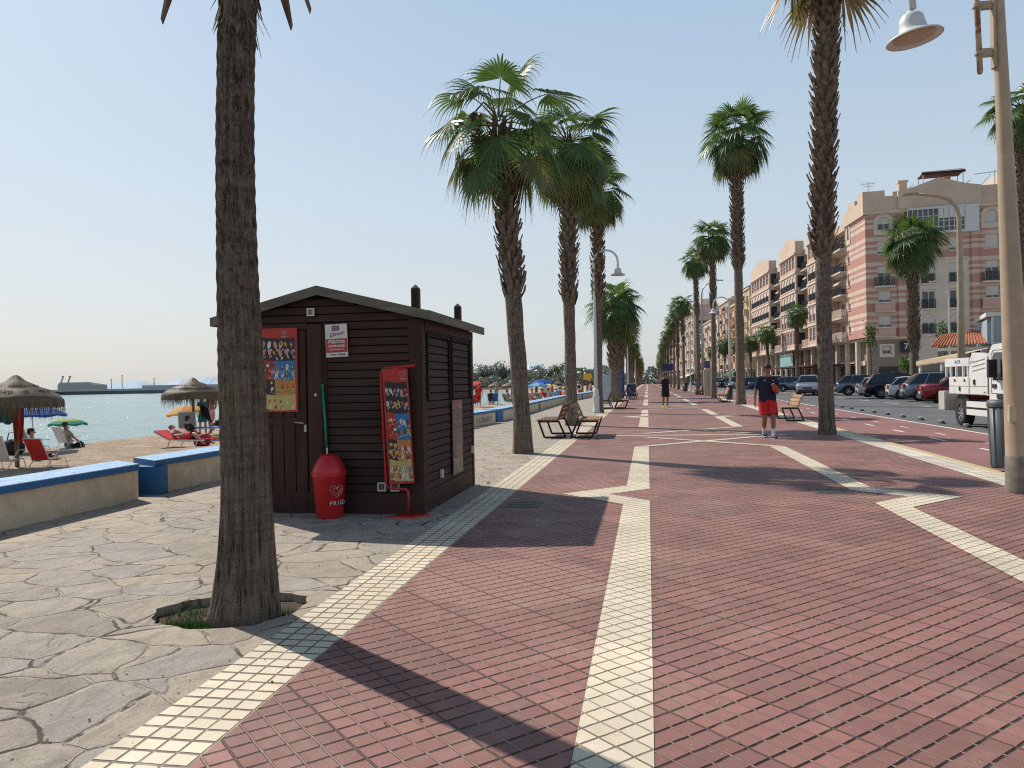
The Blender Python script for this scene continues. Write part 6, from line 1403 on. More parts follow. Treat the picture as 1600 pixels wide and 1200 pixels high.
# saplings and shrubs on the far pavement
LV = leaf_material('broad_leaf', (.06, .11, .03), (.08, .12, .04), (.14, .22, .04)); TRK = M('thin_bark', (.10, .075, .055), .9, 0, .3, 8, .4)
def sapling(x, y, H, cr, label, n_=500, trunk=True, name='young_tree', cat='tree'):
    t = thing(name, label, cat, (x, y, .06)); r2 = random.Random(int(x*10+y)); q = MB(); q.smooth = True
    q.tube([(0, 0, 0), (.05, 0, H*.4), (-.03, .03, H*.8), (0, 0, H)], [.09, .07, .05, .02], 7)
    for i in range(6): a = r2.uniform(0, 6.28); z = H*r2.uniform(.55, .9); q.tube([(0, 0, z), (cr*.5*math.cos(a), cr*.5*math.sin(a), z+cr*.4)], [.03, .012], 5)
    q.build('trunk', TRK, t); q = MB(); q.attr = []
    for i in range(n_):
        k = i % 7; a = k*2.4; c = Vector((cr*.5*math.cos(a)*r2.random(), cr*.5*math.sin(a)*r2.random(), H*(.72+.28*(k/6)))) + Vector((r2.gauss(0, cr*.28), r2.gauss(0, cr*.28), r2.gauss(0, cr*.3)))
        u = Vector((r2.gauss(0, 1), r2.gauss(0, 1), r2.gauss(0, 1))).normalized()*.10; v = u.cross(Vector((r2.gauss(0, 1), r2.gauss(0, 1), r2.gauss(0, 1)))).normalized()*.07
        q.add([c-u, c+v, c+u, c-v], [(0, 1, 2, 3)]); g = r2.random(); q.attr += [(0, g, 0, 1)]*4
    q.build('crown', LV, t); return t
p_ = at_px(1361, 76); sapling(p_.x, p_.y, 6.3, .8, 'thin young tree with small round top before the striped corner'); p_ = at_px(1418, 62); sapling(p_.x, p_.y, 2.6, 1.0, 'leafy shrub beneath the bushy palm by the striped block', 500, name='shrub', cat='shrub'); p_ = at_px(1476, 66); sapling(p_.x, p_.y, 5.6, .9, 'slender tree beside the short white road lamp')
# far shore: trees, pier, warehouse, cranes, masts
FAR = leaf_material('far_foliage', (.155, .185, .165), (.1, .13, .08), (.12, .17, .09))  # distance haze mixed into the pale foliage colour
def far_tree(x, y, H, W, label, seed):
    t = thing('broadleaf_tree', label, 'tree', (x, y, 0), 0, 'trees on the far shore'); r2 = random.Random(seed); q = MB(); q.tube([(0, 0, 0), (0, 0, H*.6)], [.4, .2], 6); q.build('trunk', TRK, t)
    q = MB(); q.attr = []; cs = [(r2.uniform(-.5, .5)*W, r2.uniform(-.3, .3)*W, H*r2.uniform(.35, .78), W*r2.uniform(.18, .32)) for _ in range(9)]
    for i in range(1500):
        c0 = cs[i % 9]; d = Vector((r2.gauss(0, 1), r2.gauss(0, 1), r2.gauss(0, .8))); d = d.normalized()*c0[3]*r2.uniform(.6, 1.1); c = Vector(c0[:3]) + d
        u = Vector((r2.gauss(0, 1), r2.gauss(0, 1), r2.gauss(0, 1))).normalized()*.42; v = u.cross(Vector((r2.gauss(0, 1), r2.gauss(0, 1), r2.gauss(0, 1)))).normalized()*.4
        q.add([c-u, c+v, c+u, c-v], [(0, 1, 2, 3)]); g = r2.random(); q.attr += [(0, g, 0, 1)]*4
    q.build('crown', FAR, t)
for i, (px, H, W, lb) in enumerate([(738, 7, 9, 'low rounded tree just right of the kiosk on the far shore'), (752, 9, 11, 'second rounded far tree right of the kiosk'), (768, 12.5, 15, 'tallest rounded tree on the far shore'), (784, 11, 14, 'broad dark tree right of the tallest far tree'), (800, 8, 11, 'rounded far tree showing left of the ragged palm trunk'), (842, 8, 11, 'low far tree just right of the ragged palm trunk'), (855, 8.5, 12, 'far tree under the slanted crane'), (898, 8, 12, 'far tree hidden partly by the second palm trunk'), (914, 9, 12, 'far tree behind the yellow beach sign')]):
    p_ = at_px(px, 385+i*2); far_tree(p_.x, p_.y, H, W, lb, 40+i)
fm = crown_mesh(70, 22, 2.1, 9, 4, -.8, 3, .5)
for i, px in enumerate((836, 847, 862, 868, 873, 879, 885, 893, 903)):
    p_ = at_px(px, 372+(i % 3)*6); h = (8.8, 9, 10, 11, 10.2, 12.2, 10.5, 9.4, 9)[i]*.82; t = thing('palm_tree', f'{ord_[i]} small hazy palm from the ragged trunk along the far shore', 'palm tree', tuple(p_), i, 'palms on the far shore'); a = link_mesh('trunk', tg[0], t); a.scale = (1, 1, h/8.0); c = link_mesh('crown', fm, t, (0, 0, h)); c.scale = (1.3,)*3
HZ = hazy('hazy_harbour', (.24, .27, .30), .22); HZ2 = hazy('hazy_quay', (.10, .12, .135), .12); HZ3 = hazy('hazy_warehouse', (.26, .24, .25), .25)  # haze put into the harbour colours, with a faint added glow
def longbox(px0, px1, d0, d1, z0, z1, w_):
    a = at_px(px0, d0); b_ = at_px(px1, d1); dv = (b_-a).normalized(); nv = Vector((-dv.y, dv.x, 0))*w_; return [(p_.x, p_.y) for p_ in (a, b_, b_+nv, a+nv)]
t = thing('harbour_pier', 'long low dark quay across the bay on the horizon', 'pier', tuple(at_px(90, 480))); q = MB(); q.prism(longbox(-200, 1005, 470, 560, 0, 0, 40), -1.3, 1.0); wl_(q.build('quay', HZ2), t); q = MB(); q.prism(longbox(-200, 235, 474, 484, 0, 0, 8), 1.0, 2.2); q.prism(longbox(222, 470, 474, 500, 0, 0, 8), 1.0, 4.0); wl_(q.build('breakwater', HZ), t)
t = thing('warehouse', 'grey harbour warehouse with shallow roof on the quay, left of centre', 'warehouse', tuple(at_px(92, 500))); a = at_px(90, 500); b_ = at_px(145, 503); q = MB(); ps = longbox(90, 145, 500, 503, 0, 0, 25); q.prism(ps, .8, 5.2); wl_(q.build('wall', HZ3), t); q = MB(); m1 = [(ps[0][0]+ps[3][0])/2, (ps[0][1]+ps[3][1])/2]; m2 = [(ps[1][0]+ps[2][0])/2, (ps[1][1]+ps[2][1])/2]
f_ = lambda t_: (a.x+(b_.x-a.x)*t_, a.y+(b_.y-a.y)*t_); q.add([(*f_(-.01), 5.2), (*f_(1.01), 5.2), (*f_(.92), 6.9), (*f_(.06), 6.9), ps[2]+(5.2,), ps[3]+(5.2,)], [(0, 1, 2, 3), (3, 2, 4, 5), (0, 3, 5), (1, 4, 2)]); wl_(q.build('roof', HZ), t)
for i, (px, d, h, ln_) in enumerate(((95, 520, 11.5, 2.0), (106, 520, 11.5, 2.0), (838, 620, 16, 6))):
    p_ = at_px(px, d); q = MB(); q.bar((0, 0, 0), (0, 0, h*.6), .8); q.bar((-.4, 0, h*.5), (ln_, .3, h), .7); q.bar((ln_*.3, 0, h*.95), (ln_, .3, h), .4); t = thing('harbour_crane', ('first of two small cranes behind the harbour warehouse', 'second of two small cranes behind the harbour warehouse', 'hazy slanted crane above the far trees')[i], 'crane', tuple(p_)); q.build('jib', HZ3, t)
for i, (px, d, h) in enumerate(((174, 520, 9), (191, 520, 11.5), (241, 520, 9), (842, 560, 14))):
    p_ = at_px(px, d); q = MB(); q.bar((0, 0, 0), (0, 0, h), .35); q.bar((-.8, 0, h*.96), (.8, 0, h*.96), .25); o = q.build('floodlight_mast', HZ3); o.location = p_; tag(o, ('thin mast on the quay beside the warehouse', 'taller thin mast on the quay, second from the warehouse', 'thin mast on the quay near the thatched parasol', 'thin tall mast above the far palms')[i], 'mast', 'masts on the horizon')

# the wood that closes the far end of the promenade, too distant to tell one tree from the next
q = MB(); q.attr = []; r2 = random.Random(9)
for i in range(5200):
    x = r2.uniform(-75, 13); y = r2.uniform(336, 352); H = 5.5+2.5*math.sin(x*.21)+1.5*math.sin(x*.63+1); z = r2.uniform(-.3, 1)*H
    if z < -.4: continue
    u = Vector((r2.gauss(0, 1), r2.gauss(0, 1), r2.gauss(0, 1))).normalized()*.7; v = u.cross(Vector((r2.gauss(0, 1), r2.gauss(0, 1), r2.gauss(0, 1)))).normalized()*.6; c = Vector((x, y, z))
    q.add([c-u, c+v, c+u, c-v], [(0, 1, 2, 3)]); g = r2.random(); q.attr += [(0, g, 0, 1)]*4
o = q.build('distant_treeline', FAR); tag(o, 'hazy mass of trees closing the far end of the promenade', 'treeline', kind='stuff')
block('end_building', 'tiny pale building at the very end of the promenade', 6.5, 340, 360, 13, 4, BG2, CREAMW, 2, 2)
# ------------------------------------------------------------------ people
def skin_mesh(name, nodes, edges, root, mat, sub=2):
    me = bpy.data.meshes.new(name); me.from_pydata([n[0] for n in nodes], edges, []); ob = bpy.data.objects.new(name, me); COL.objects.link(ob)
    sk = ob.modifiers.new('Skin', 'SKIN'); sk.use_smooth_shade = True
    lay = me.skin_vertices[0].data
    for i, n in enumerate(nodes): r = n[1]; lay[i].radius = (r, r) if not isinstance(r, tuple) else r; lay[i].use_root = (i == root)
    sb = ob.modifiers.new('Sub', 'SUBSURF'); sb.levels = sub; sb.render_levels = sub
    bpy.context.view_layer.update(); dg = bpy.context.evaluated_depsgraph_get()
    out = bpy.data.meshes.new_from_object(ob.evaluated_get(dg)); bpy.data.objects.remove(ob); out.materials.clear(); out.materials.append(mat); out.name = name
    for p_ in out.polygons: p_.use_smooth = True
    return out
SKIN = M('pale_skin', (.42, .22, .14), .5, 0, .12, 8, .08); SKIN2 = M('tanned_skin', (.27, .125, .075), .5, 0, .12, 8, .08)  # two plain skin tones, the first paler
HAIR = M('dark_hair', (.03, .02, .015), .7, 0, .2, 30, .3); GHAIR = M('grey_hair', (.12, .10, .09), .7, 0, .2, 30, .3)
def cloth(name, col): return M(name, col, .85, 0, .14, 10, .25, dist=.015)
CL = dict(navy=cloth('navy_cloth', (.012, .016, .035)), red=cloth('red_cloth', (.55, .02, .02)), black=cloth('black_cloth', (.012, .012, .014)), pink=cloth('pink_cloth', (.62, .27, .27)), white=cloth('white_cloth', (.62, .62, .6)),
          teal=cloth('teal_cloth', (.02, .15, .20)), blue=cloth('blue_cloth', (.04, .12, .40)), green=cloth('green_cloth', (.06, .22, .14)), orange=cloth('orange_cloth', (.55, .14, .04)), khaki=cloth('khaki_cloth', (.28, .24, .16)), yellow=cloth('yellow_cloth', (.60, .62, .05)), lblue=cloth('light_blue_cloth', (.20, .34, .52)))
V = Vector
def rings(mb, rs, n=16):
    """loft through ellipses (centre, rx, ry)"""
    vs = [V(c) + V((rx*math.cos(2*PI*k/n), ry*math.sin(2*PI*k/n), 0)) for c, rx, ry in rs for k in range(n)]
    mb.add(vs, [(i*n+k, i*n+(k+1) % n, (i+1)*n+(k+1) % n, (i+1)*n+k) for i in range(len(rs)-1) for k in range(n)])
POSES = {
 # facing -y; J: hip h, knee, ankle, toe per side (image-left side first = person's right, x<0), shoulder, elbow, wrist
 'walk': dict(pel=(0, 0, .93), ch=(0, -.02, 1.36), hd=(0, -.05, 1.62), knee=((-.085, -.05, .50), (.09, -.13, .50)), ank=((-.055, .12, .11), (.075, -.20, .07)), elb=((-.27, .02, 1.12), (.28, .03, 1.12)), wri=((-.31, -.05, .88), (.20, -.22, 1.12))),
 'run': dict(pel=(0, 0, .93), ch=(0, -.03, 1.36), hd=(0, -.05, 1.62), knee=((-.10, -.10, .52), (.10, .0, .50)), ank=((-.11, .02, .12), (.10, .02, .08)), elb=((-.29, .10, 1.16), (.29, .10, 1.16)), wri=((-.24, -.12, 1.15), (.27, -.10, 1.12))),
 'stand': dict(pel=(0, 0, .93), ch=(0, 0, 1.36), hd=(0, -.02, 1.62), knee=((-.10, -.06, .50), (.10, .02, .50)), ank=((-.12, .02, .08), (.12, .10, .08)), elb=((-.25, .02, 1.12), (.25, .02, 1.12)), wri=((-.22, -.10, .90), (.27, -.02, .88))),
 'sit': dict(pel=(0, .0, .42), ch=(0, .12, .86), hd=(0, .12, 1.13), knee=((-.13, -.44, .46), (.13, -.44, .46)), ank=((-.14, -.50, .08), (.14, -.60, .08)), elb=((-.27, .0, .70), (.27, .0, .70)), wri=((-.20, -.22, .56), (.20, -.22, .56))),
 'lie': dict(pel=(0, .0, .36), ch=(0, .42, .48), hd=(0, .66, .60), knee=((-.12, -.44, .46), (.12, -.44, .38)), ank=((-.14, -.80, .22), (.14, -.84, .22)), elb=((-.28, .30, .40), (.28, .30, .40)), wri=((-.22, .05, .42), (.22, .05, .42)))}
PM = {}
def body_mesh(pose, mat, fingers=False, fat=1.0):
    k = (pose, mat.name, fingers)
    if k in PM: return PM[k]
    P_ = POSES[pose]; pel, ch, hd = V(P_['pel']), V(P_['ch']), V(P_['hd']); up_ = (hd-ch).normalized()
    nd = [(pel, .125*fat), (pel.lerp(ch, .45), .115*fat), (ch, .13*fat), (ch.lerp(hd, .48), .055), (hd - up_*.055, .066), (hd + up_*.03, .086), (hd + up_*.095, .062)]
    ed = [(0, 1), (1, 2), (2, 3), (3, 4), (4, 5), (5, 6)]
    for s_, sg_ in ((0, -1), (1, 1)):
        b_ = len(nd); sh_ = ch + V((sg_*.175, .01, .045)); e = V(P_['elb'][s_]); w_ = V(P_['wri'][s_]); hn = w_ + (w_-e).normalized()*.075
        nd += [(sh_, .058), (e, .041), (w_, .027), (hn, (.040, .022))]; ed += [(2, b_), (b_, b_+1), (b_+1, b_+2), (b_+2, b_+3)]
        d = (w_-e).normalized(); sd_ = V((0, 1, 0)) if abs(d.z) > .6 else V((0, 0, 1)); curl = V((-sg_*.02, -.0, 0))
        for j, (o, L) in enumerate(((-.026, .062), (-.009, .072), (.009, .068), (.026, .052))):
            q = len(nd); nd += [(hn + sd_*o + d*.02, .0095), (hn + sd_*o + d*(.02+L*.55) + curl*.6, .0085), (hn + sd_*o + d*(.02+L) + curl*1.8, .007)]; ed += [(b_+3, q), (q, q+1), (q+1, q+2)]
        q = len(nd); nd += [(w_ + d*.03 - sd_*.035, .011), (w_ + d*.075 - sd_*.052 + curl, .009)]; ed += [(b_+3, q), (q, q+1)]
        b_ = len(nd); hp = pel + V((sg_*.095, 0, -.06)); kn = V(P_['knee'][s_]); an_ = V(P_['ank'][s_]); to = an_ + V((sg_*.015, -.17, -.045)); cf = kn.lerp(an_, .3) + V((0, .015, 0))
        nd += [(hp, .095*fat), (kn.lerp(hp, .5), .083*fat), (kn, .060), (cf, .066), (an_, .034), (an_+V((0, -.06, -.045)), .038), (to, .030)]
        ed += [(0, b_), (b_, b_+1), (b_+1, b_+2), (b_+2, b_+3), (b_+3, b_+4), (b_+4, b_+5), (b_+5, b_+6)]
    me = skin_mesh('body', nd, ed, 0, mat, 2)
    # nose and ears join the body mesh
    bm = bmesh.new(); bm.from_mesh(me); fwd = V((0, -1, 0))
    for c, r_ in ((hd + fwd*.088 - V((0, 0, .005)), (.012, .02, .022)), (hd + V((-.082, 0, .005)), (.012, .018, .03)), (hd + V((.082, 0, .005)), (.012, .018, .03))):
        bmesh.ops.create_uvsphere(bm, u_segments=8, v_segments=6, radius=1, matrix=Matrix.Translation(c) @ Matrix.Diagonal((*r_, 1)))
    bm.to_mesh(me); bm.free()
    for p_ in me.polygons: p_.use_smooth = True
    PM[k] = me; return me
def person(x, y, rz, pose, label, mat=SKIN, shirt=None, shorts=None, shoes=None, hair=HAIR, socks=None, z=0.0, fat=1.0, sleeves=True, sc=1.0, group=None, cap=None, tank=False):
    t = thing('person', label, 'person', (x, y, z), rz, group); t.scale = (sc,)*3; P_ = POSES[pose]
    link_mesh('body', body_mesh(pose, mat, True, fat), t); pel, ch, hd = V(P_['pel']), V(P_['ch']), V(P_['hd']); up_ = (hd-ch).normalized()
    upright = abs((ch-pel).normalized().z) > .6
    m = MB(); m.smooth = True
    m.ball(hd + up_*.06 + V((0, .018, 0)), (.090, .100, .078), 14, 8); m.ball(hd + V((0, .05, -.0)), (.082, .06, .08), 12, 8); m.build('hair', cap or hair, t)
    if cap: m = MB(); m.box(hd + V((0, -.11, .065)), (.13, .12, .012)); m.build('cap_brim', cap, t)
    m = MB(); 
    for s_ in (-1, 1): m.ball(hd + V((s_*.032, -.083, .018)), (.011, .007, .008), 8, 6)
    m.box(hd + V((0, -.086, -.045)), (.042, .008, .007)); m.build('face_feature', M_FACE, t)
    if shirt:
        m = MB(); m.smooth = True; a = (ch-pel)
        if upright:
            rs = [(pel + V((0, 0, -.10)), .178*fat, .130*fat), (pel + V((0, 0, -.02)), .176*fat, .132*fat), (pel+a*.4, .172*fat, .132*fat), (pel+a*.75, .190*fat, .128*fat), (ch+V((0, 0, .02)), .196, .115), (ch+V((0, .0, .075)), .165, .085), (ch+V((0, .0, .105)), .075, .065), (ch+V((0, 0, .125)), .062, .060)]
        else: rs = [(pel + V((0, 0, -.1)), .18, .15), (pel+V((0, .02, .06)), .17, .15), (pel+a*.5, .18, .16), (ch-V((0, 0, .0)), .19, .14), (ch+V((0, .06, .1)), .12, .09)]
        rings(m, rs, 20)
        if not tank:
            for s_ in (0, 1):
                sg_ = (-1, 1)[s_]; sh_ = ch + V((sg_*.150, .01, .055)); e = V(P_['elb'][s_]); d = e - sh_; m.tube([sh_ - V((sg_*.04, 0, -.005)), sh_ + d*.12, sh_+d*.45, sh_+d*.82], [.066, .078, .074, .070], 14, False)
        m.build('shirt', shirt, t)
    if shorts:
        m = MB(); m.smooth = True
        if upright and pose != 'sit':
            rings(m, [(pel+V((0, 0, .06)), .150*fat, .118*fat), (pel+V((0, 0, -.04)), .172*fat, .132*fat), (pel+V((0, 0, -.12)), .180*fat, .130*fat)], 20)
        for s_ in (0, 1):
            sg_ = (-1, 1)[s_]; hp = pel + V((sg_*.092, 0, -.05)); kn = V(P_['knee'][s_]); d = kn-hp; m.tube([hp - d*.08, hp + d*.2, hp+d*.55, hp+d*.86], [.09*fat, .104*fat, .106*fat, .108*fat], 16, False)
        if pose in ('sit', 'lie'): m.ball(pel, (.17, .15, .13), 14, 8)
        m.build('shorts', shorts, t)
    if socks:
        for s_ in (0, 1): kn, an_ = V(P_['knee'][s_]), V(P_['ank'][s_]); m = MB(); m.smooth = True; m.tube([an_.lerp(kn, .36), an_.lerp(kn, .1), an_ - V((0, 0, .03))], [.046, .041, .042], 12, False); m.build('sock', socks, t)
    if shoes:
        for s_ in (0, 1):
            an_ = V(P_['ank'][s_]); zs = an_.z-.09; m = MB(); m.smooth = True
            m.ball((an_.x, an_.y+.02, zs+.055), (.048, .06, .05), 12, 8); m.ball((an_.x+.005*(-1, 1)[s_], an_.y-.09, zs+.045), (.050, .12, .042), 14, 8); o = m.build('shoe', shoes, t)
            m = MB(); m.box((an_.x, an_.y-.065, zs+.012), (.095, .28, .024)); m.build('sole', CL['white'], o, bevel=.01)
    return t
M_FACE = M('face_dark', (.06, .025, .02), .5, 0, .1, 5, 0)
p_ = ground(1200, 684)
man = person(p_.x, p_.y, math.radians(8), 'walk', 'man walking towards the viewer in dark T-shirt, bright red shorts and blue trainers', SKIN2, CL['navy'], CL['red'], cloth('blue_trainers', (.018, .03, .10)), HAIR, CL['white'], fat=1.16)
m = MB(); m.smooth = True; m.ball((.12, -.25, 1.17), (.075, .04, .08), 14, 8); m.ball((.08, -.24, 1.24), (.055, .04, .06), 10, 6); m.ball((.16, -.23, 1.10), (.05, .035, .07), 10, 6); o = m.build('towel', cloth('brick_red_cloth', (.42, .07, .035)), None); o.location = man.location; o.rotation_euler = man.rotation_euler; tag(o, 'red-orange towel held against the chest of the walking man', 'towel')
m = MB()
for a, b_ in (((-.11, -.118, 1.36), (-.07, -.120, 1.37)), ((.08, -.120, 1.35), (.12, -.118, 1.36))): m.bar(a, b_, .014, .02)
m.box((-.178, -.03, 1.33), (.01, .07, .02)); m.build('shirt_mark', CL['white'], man)
m = MB(); m.smooth = True; m.tube([(-.05, -.115, 1.46), (-.02, -.135, 1.36), (.0, -.145, 1.2), (.03, -.150, 1.05), (.07, -.150, .93), (.14, -.12, .90)], .004, 5); m.build('cord', BLACKM, man)
p_ = ground(1040, 638)
person(p_.x, p_.y, math.radians(5), 'run', 'jogger in black vest, black shorts and bright yellow shoes in the middle distance', SKIN2, CL['black'], CL['black'], CL['yellow'], HAIR, None, tank=True, sc=1.03)
# ------------------------------------------------------------------ the beach
ZS = -.35
def sandz(x, y): return ZS
THA = wood_material('dry_thatch', (.125, .088, .055), (1, 1, .15), 22); POLEM = wood_material('grey_pole', (.16, .13, .10), (1, 1, .1))
def thatch_mesh(seed, R=1.05, fringe=True):
    r2 = random.Random(seed); m = MB(); n = 36; prof = [(.03, .62), (.10, .58), (.22, .47), (.45, .38), (.48, .345), (.72, .27), (.745, .235), (.93, .14), (R, .02), (R*1.005, -.14)]
    vs = []
    for i, (r_, z) in enumerate(prof):
        for k in range(n): a = 2*PI*k/n; j = r2.uniform(-.018, .018); vs.append((r_*(1+j)*math.cos(a), r_*(1+j)*math.sin(a), z + r2.uniform(-.012, .012)))
    m.smooth = True; m.add(vs, [(i*n+k, i*n+(k+1) % n, (i+1)*n+(k+1) % n, (i+1)*n+k) for i in range(len(prof)-1) for k in range(n)]); m.smooth = False
    for ring, zz, L in ((1.0, .0, .30), (.99, -.08, .34), (.74, .26, .10), (.47, .37, .1)):
        for i in range(260 if ring > .9 else 140):
            a = r2.uniform(0, 2*PI); u = V((math.cos(a), math.sin(a), 0)); s_ = V((-math.sin(a), math.cos(a), 0)); b_ = u*(R*ring) + V((0, 0, zz)); w_ = r2.uniform(.004, .014); l = L*r2.uniform(.35, 1.25)
            e = b_ + u*r2.uniform(-.02, .05) + s_*r2.uniform(-.03, .03) - V((0, 0, l)); m.add([b_-s_*w_, b_+s_*w_, e+s_*.002, e-s_*.002], [(0, 1, 2, 3)])
    return m.mesh('thatch', THA)
TH = [thatch_mesh(1), thatch_mesh(2)]
def thatched(x, y, label, i=0, H=2.12, sc=1.0):
    t = thing('thatched_parasol', label, 'parasol', (x, y, ZS), 0, 'thatched parasols on the beach'); m = MB(); m.smooth = True; m.tube([(0, 0, -.2), (0, 0, H-.1)], [.05, .042], 10); m.build('pole', POLEM, t)
    o = link_mesh('thatch', TH[i], t, (0, 0, H-.60), x); o.scale = (sc, sc, 1)
    m = MB()
    for k in range(6): a = k*PI/3; m.bar((0, 0, H-.75), (.85*math.cos(a), .85*math.sin(a), H-.55), .025)
    m.build('strut', POLEM, t); return t
U1 = ground(27, 730, ZS); U2 = ground(303, 684, ZS)
thatched(U1.x, U1.y, 'thatched parasol at the left edge with clothes hanging on its pole', 0, sc=.93); thatched(U2.x, U2.y, 'thatched parasol beside the close palm trunk, orange parasol under it', 1)
for i, px in enumerate((732, 747, 777, 799, 818)):
    d = 92 + (i % 3)*3; q = at_px(px, d); thatched(q.x, q.y, ('thatched parasol half hidden behind the kiosk edge', 'thatched parasol just right of the kiosk at the waterline', 'middle thatched parasol of the waterline row right of the kiosk', 'thatched parasol touching the ragged palm trunk on its kiosk side', 'thatched parasol hidden behind the ragged palm trunk')[i], i % 2, 2.0, 1.15)
for i, px in enumerate((858, 872, 905)):
    q = at_px(px, 120 + i*8); thatched(q.x, q.y, ('far thatched parasol behind the crowd of bathers', 'far thatched parasol beside the wooden ramp', 'far thatched parasol near the yellow beach sign')[i], i % 2, 2.0, 1.2)
def parasol(x, y, label, cols, R=.95, H=1.9, tilt=(0, 0), n=8, z=ZS):
    t = thing('beach_parasol', label, 'parasol', (x, y, z), 0, 'cloth parasols on the beach'); t.rotation_euler = (tilt[0], tilt[1], .3)
    m = MB(); m.tube([(0, 0, -.2), (0, 0, H)], .016, 8); m.build('pole', WHITEPL, t); m = MB(); seg = 6; k = len(cols)
    for i in range(n):
        a0, a1 = 2*PI*i/n, 2*PI*(i+1)/n
        for j in range(seg):
            r0, r1 = R*j/seg, R*(j+1)/seg; z0, z1 = H+.02-.30*R*(j/seg)**1.7, H+.02-.30*R*((j+1)/seg)**1.7
            m.mi = (j*k//seg) if k > 2 else (i % k)
            m.add([(r0*math.cos(a0), r0*math.sin(a0), z0), (r1*math.cos(a0), r1*math.sin(a0), z1), (r1*math.cos(a1), r1*math.sin(a1), z1), (r0*math.cos(a1), r0*math.sin(a1), z0)], [(0, 1, 2, 3)])
        am = (a0+a1)/2; ze = H+.02-.30*R
        m.add([(R*math.cos(a0), R*math.sin(a0), ze), (R*math.cos(a1), R*math.sin(a1), ze), (R*math.cos(a1), R*math.sin(a1), ze-.09), (R*.99*math.cos(am), R*.99*math.sin(am), ze-.04), (R*math.cos(a0), R*math.sin(a0), ze-.09)], [(0, 1, 2, 3, 4)])
    m.build('canopy', cols, t); m = MB()
    for i in range(n): a = 2*PI*i/n; m.bar((0, 0, H-.35), (R*.5*math.cos(a), R*.5*math.sin(a), H-.09), .008)
    m.build('rib', METAL, t); return t
def trans(name, col):
    m = bpy.data.materials.new(name); m.use_nodes = True; nt = m.node_tree; b = nt.nodes['Principled BSDF']; c = ramp_(nt, noise_(nt, 5, 3, .5, coord_(nt)), [(.3, tuple(x*.9 for x in col)), (.7, col)]); nt.links.new(c, b.inputs['Base Color']); b.inputs['Roughness'].default_value = .8
    tr = N(nt, 'ShaderNodeBsdfTranslucent'); nt.links.new(c, tr.inputs[0]); ms = N(nt, 'ShaderNodeMixShader'); ms.inputs[0].default_value = .45; nt.links.new(b.outputs[0], ms.inputs[1]); nt.links.new(tr.outputs[0], ms.inputs[2]); nt.links.new(ms.outputs[0], nt.nodes['Material Output'].inputs[0]); return m
PB = [trans('parasol_pale_blue', (.30, .60, .75)), trans('parasol_sky', (.08, .32, .68)), trans('parasol_blue', (.015, .12, .48))]
PGc = [trans('parasol_lilac', (.45, .50, .66)), trans('parasol_lime', (.45, .62, .14)), trans('parasol_green', (.04, .30, .22))]
POr = [trans('parasol_orange', (.85, .40, .14)), trans('parasol_gold', (.80, .50, .16))]; PRd = [trans('parasol_coral', (.80, .12, .06))]*2; PBl = [PB[2], trans('parasol_royal', (.03, .10, .55))]; PWh = [trans('parasol_white', (.7, .7, .66)), PB[1]]; PYe = [trans('parasol_cream', (.75, .66, .40))]*2
a = at_px(50, 22.5); parasol(a.x, a.y, 'large blue parasol with pale centre, seen under the left thatched parasol', PB, .92, 1.34)
a = at_px(105, 25.5); parasol(a.x, a.y, 'small green and lilac parasol over a seated bather by the water', PGc, .60, .84)
a = at_px(296, 29.0); parasol(a.x, a.y, 'orange parasol tilted beneath the thatched parasol near the palm', POr, .70, 1.12, (.1, -.15))
q = at_px(744, 58); parasol(q.x, q.y, 'tilted coral red parasol right beside the kiosk wall', PRd, .95, 1.95, (.1, -.35))
q = at_px(840, 68); parasol(q.x, q.y, 'pale blue parasol left of the royal blue one in the crowd', [PB[1], PB[0]], 1.0, 1.75); q = at_px(847, 72); parasol(q.x, q.y, 'royal blue parasol over the bathers beyond the ragged palm', PBl, 1.1, 2.05)
q = at_px(866, 76); parasol(q.x, q.y, 'low white and blue parasol lying tilted among the bathers', PWh, .7, 1.2, (.6, .3)); q = at_px(860, 80); parasol(q.x, q.y, 'cream parasol behind the tilted white one', PYe, .8, 1.6)
def deckchair(x, y, rz, label, fab, frame=None, low=False, z=ZS):
    t = thing('beach_chair', label, 'beach chair', (x, y, z), rz, 'chairs and loungers on the beach'); frame = frame or WHITEPL; m = MB(); h = .22 if low else .38
    for s_ in (-.28, .28):
        m.tube([(s_, -.30, 0), (s_, -.22, h), (s_, .22, h), (s_, .45, h+.55)], .013, 6); m.tube([(s_, .32, 0), (s_, -.05, h+.2), (s_, -.28, h+.2)], .013, 6)
    m.tube([(-.28, -.30, 0), (.28, -.30, 0)], .012, 6); m.tube([(-.28, .32, 0), (.28, .32, 0)], .012, 6); m.tube([(-.28, .45, h+.55), (.28, .45, h+.55)], .013, 6); m.build('frame', frame, t)
    m = MB(); m.add([(-.27, -.22, h), (.27, -.22, h), (.27, .0, h-.05), (.27, .22, h-.01), (.27, .45, h+.54), (-.27, .45, h+.54), (-.27, .22, h-.01), (-.27, .0, h-.05)], [(0, 1, 2, 7), (7, 2, 3, 6), (6, 3, 4, 5)]); m.build('fabric', fab, t); return t
def lounger(x, y, rz, label, fab, z=ZS):
    t = thing('sun_lounger', label, 'sun lounger', (x, y, z), rz, 'chairs and loungers on the beach'); m = MB()
    for s_ in (-.30, .30):
        m.bar((s_, -.95, .30), (s_, .35, .30), .03); m.bar((s_, .35, .30), (s_, .9, .55), .03)
        for yv in (-.7, .3): m.bar((s_, yv, .30), (s_, yv+.12, 0), .025)
    m.build('frame', WHITEPL, t); m = MB(); m.box((0, -.3, .325), (.58, 1.3, .025)); m.bar((0, .35, .33), (0, .9, .575), .58, .025); m.build('fabric', fab, t); return t
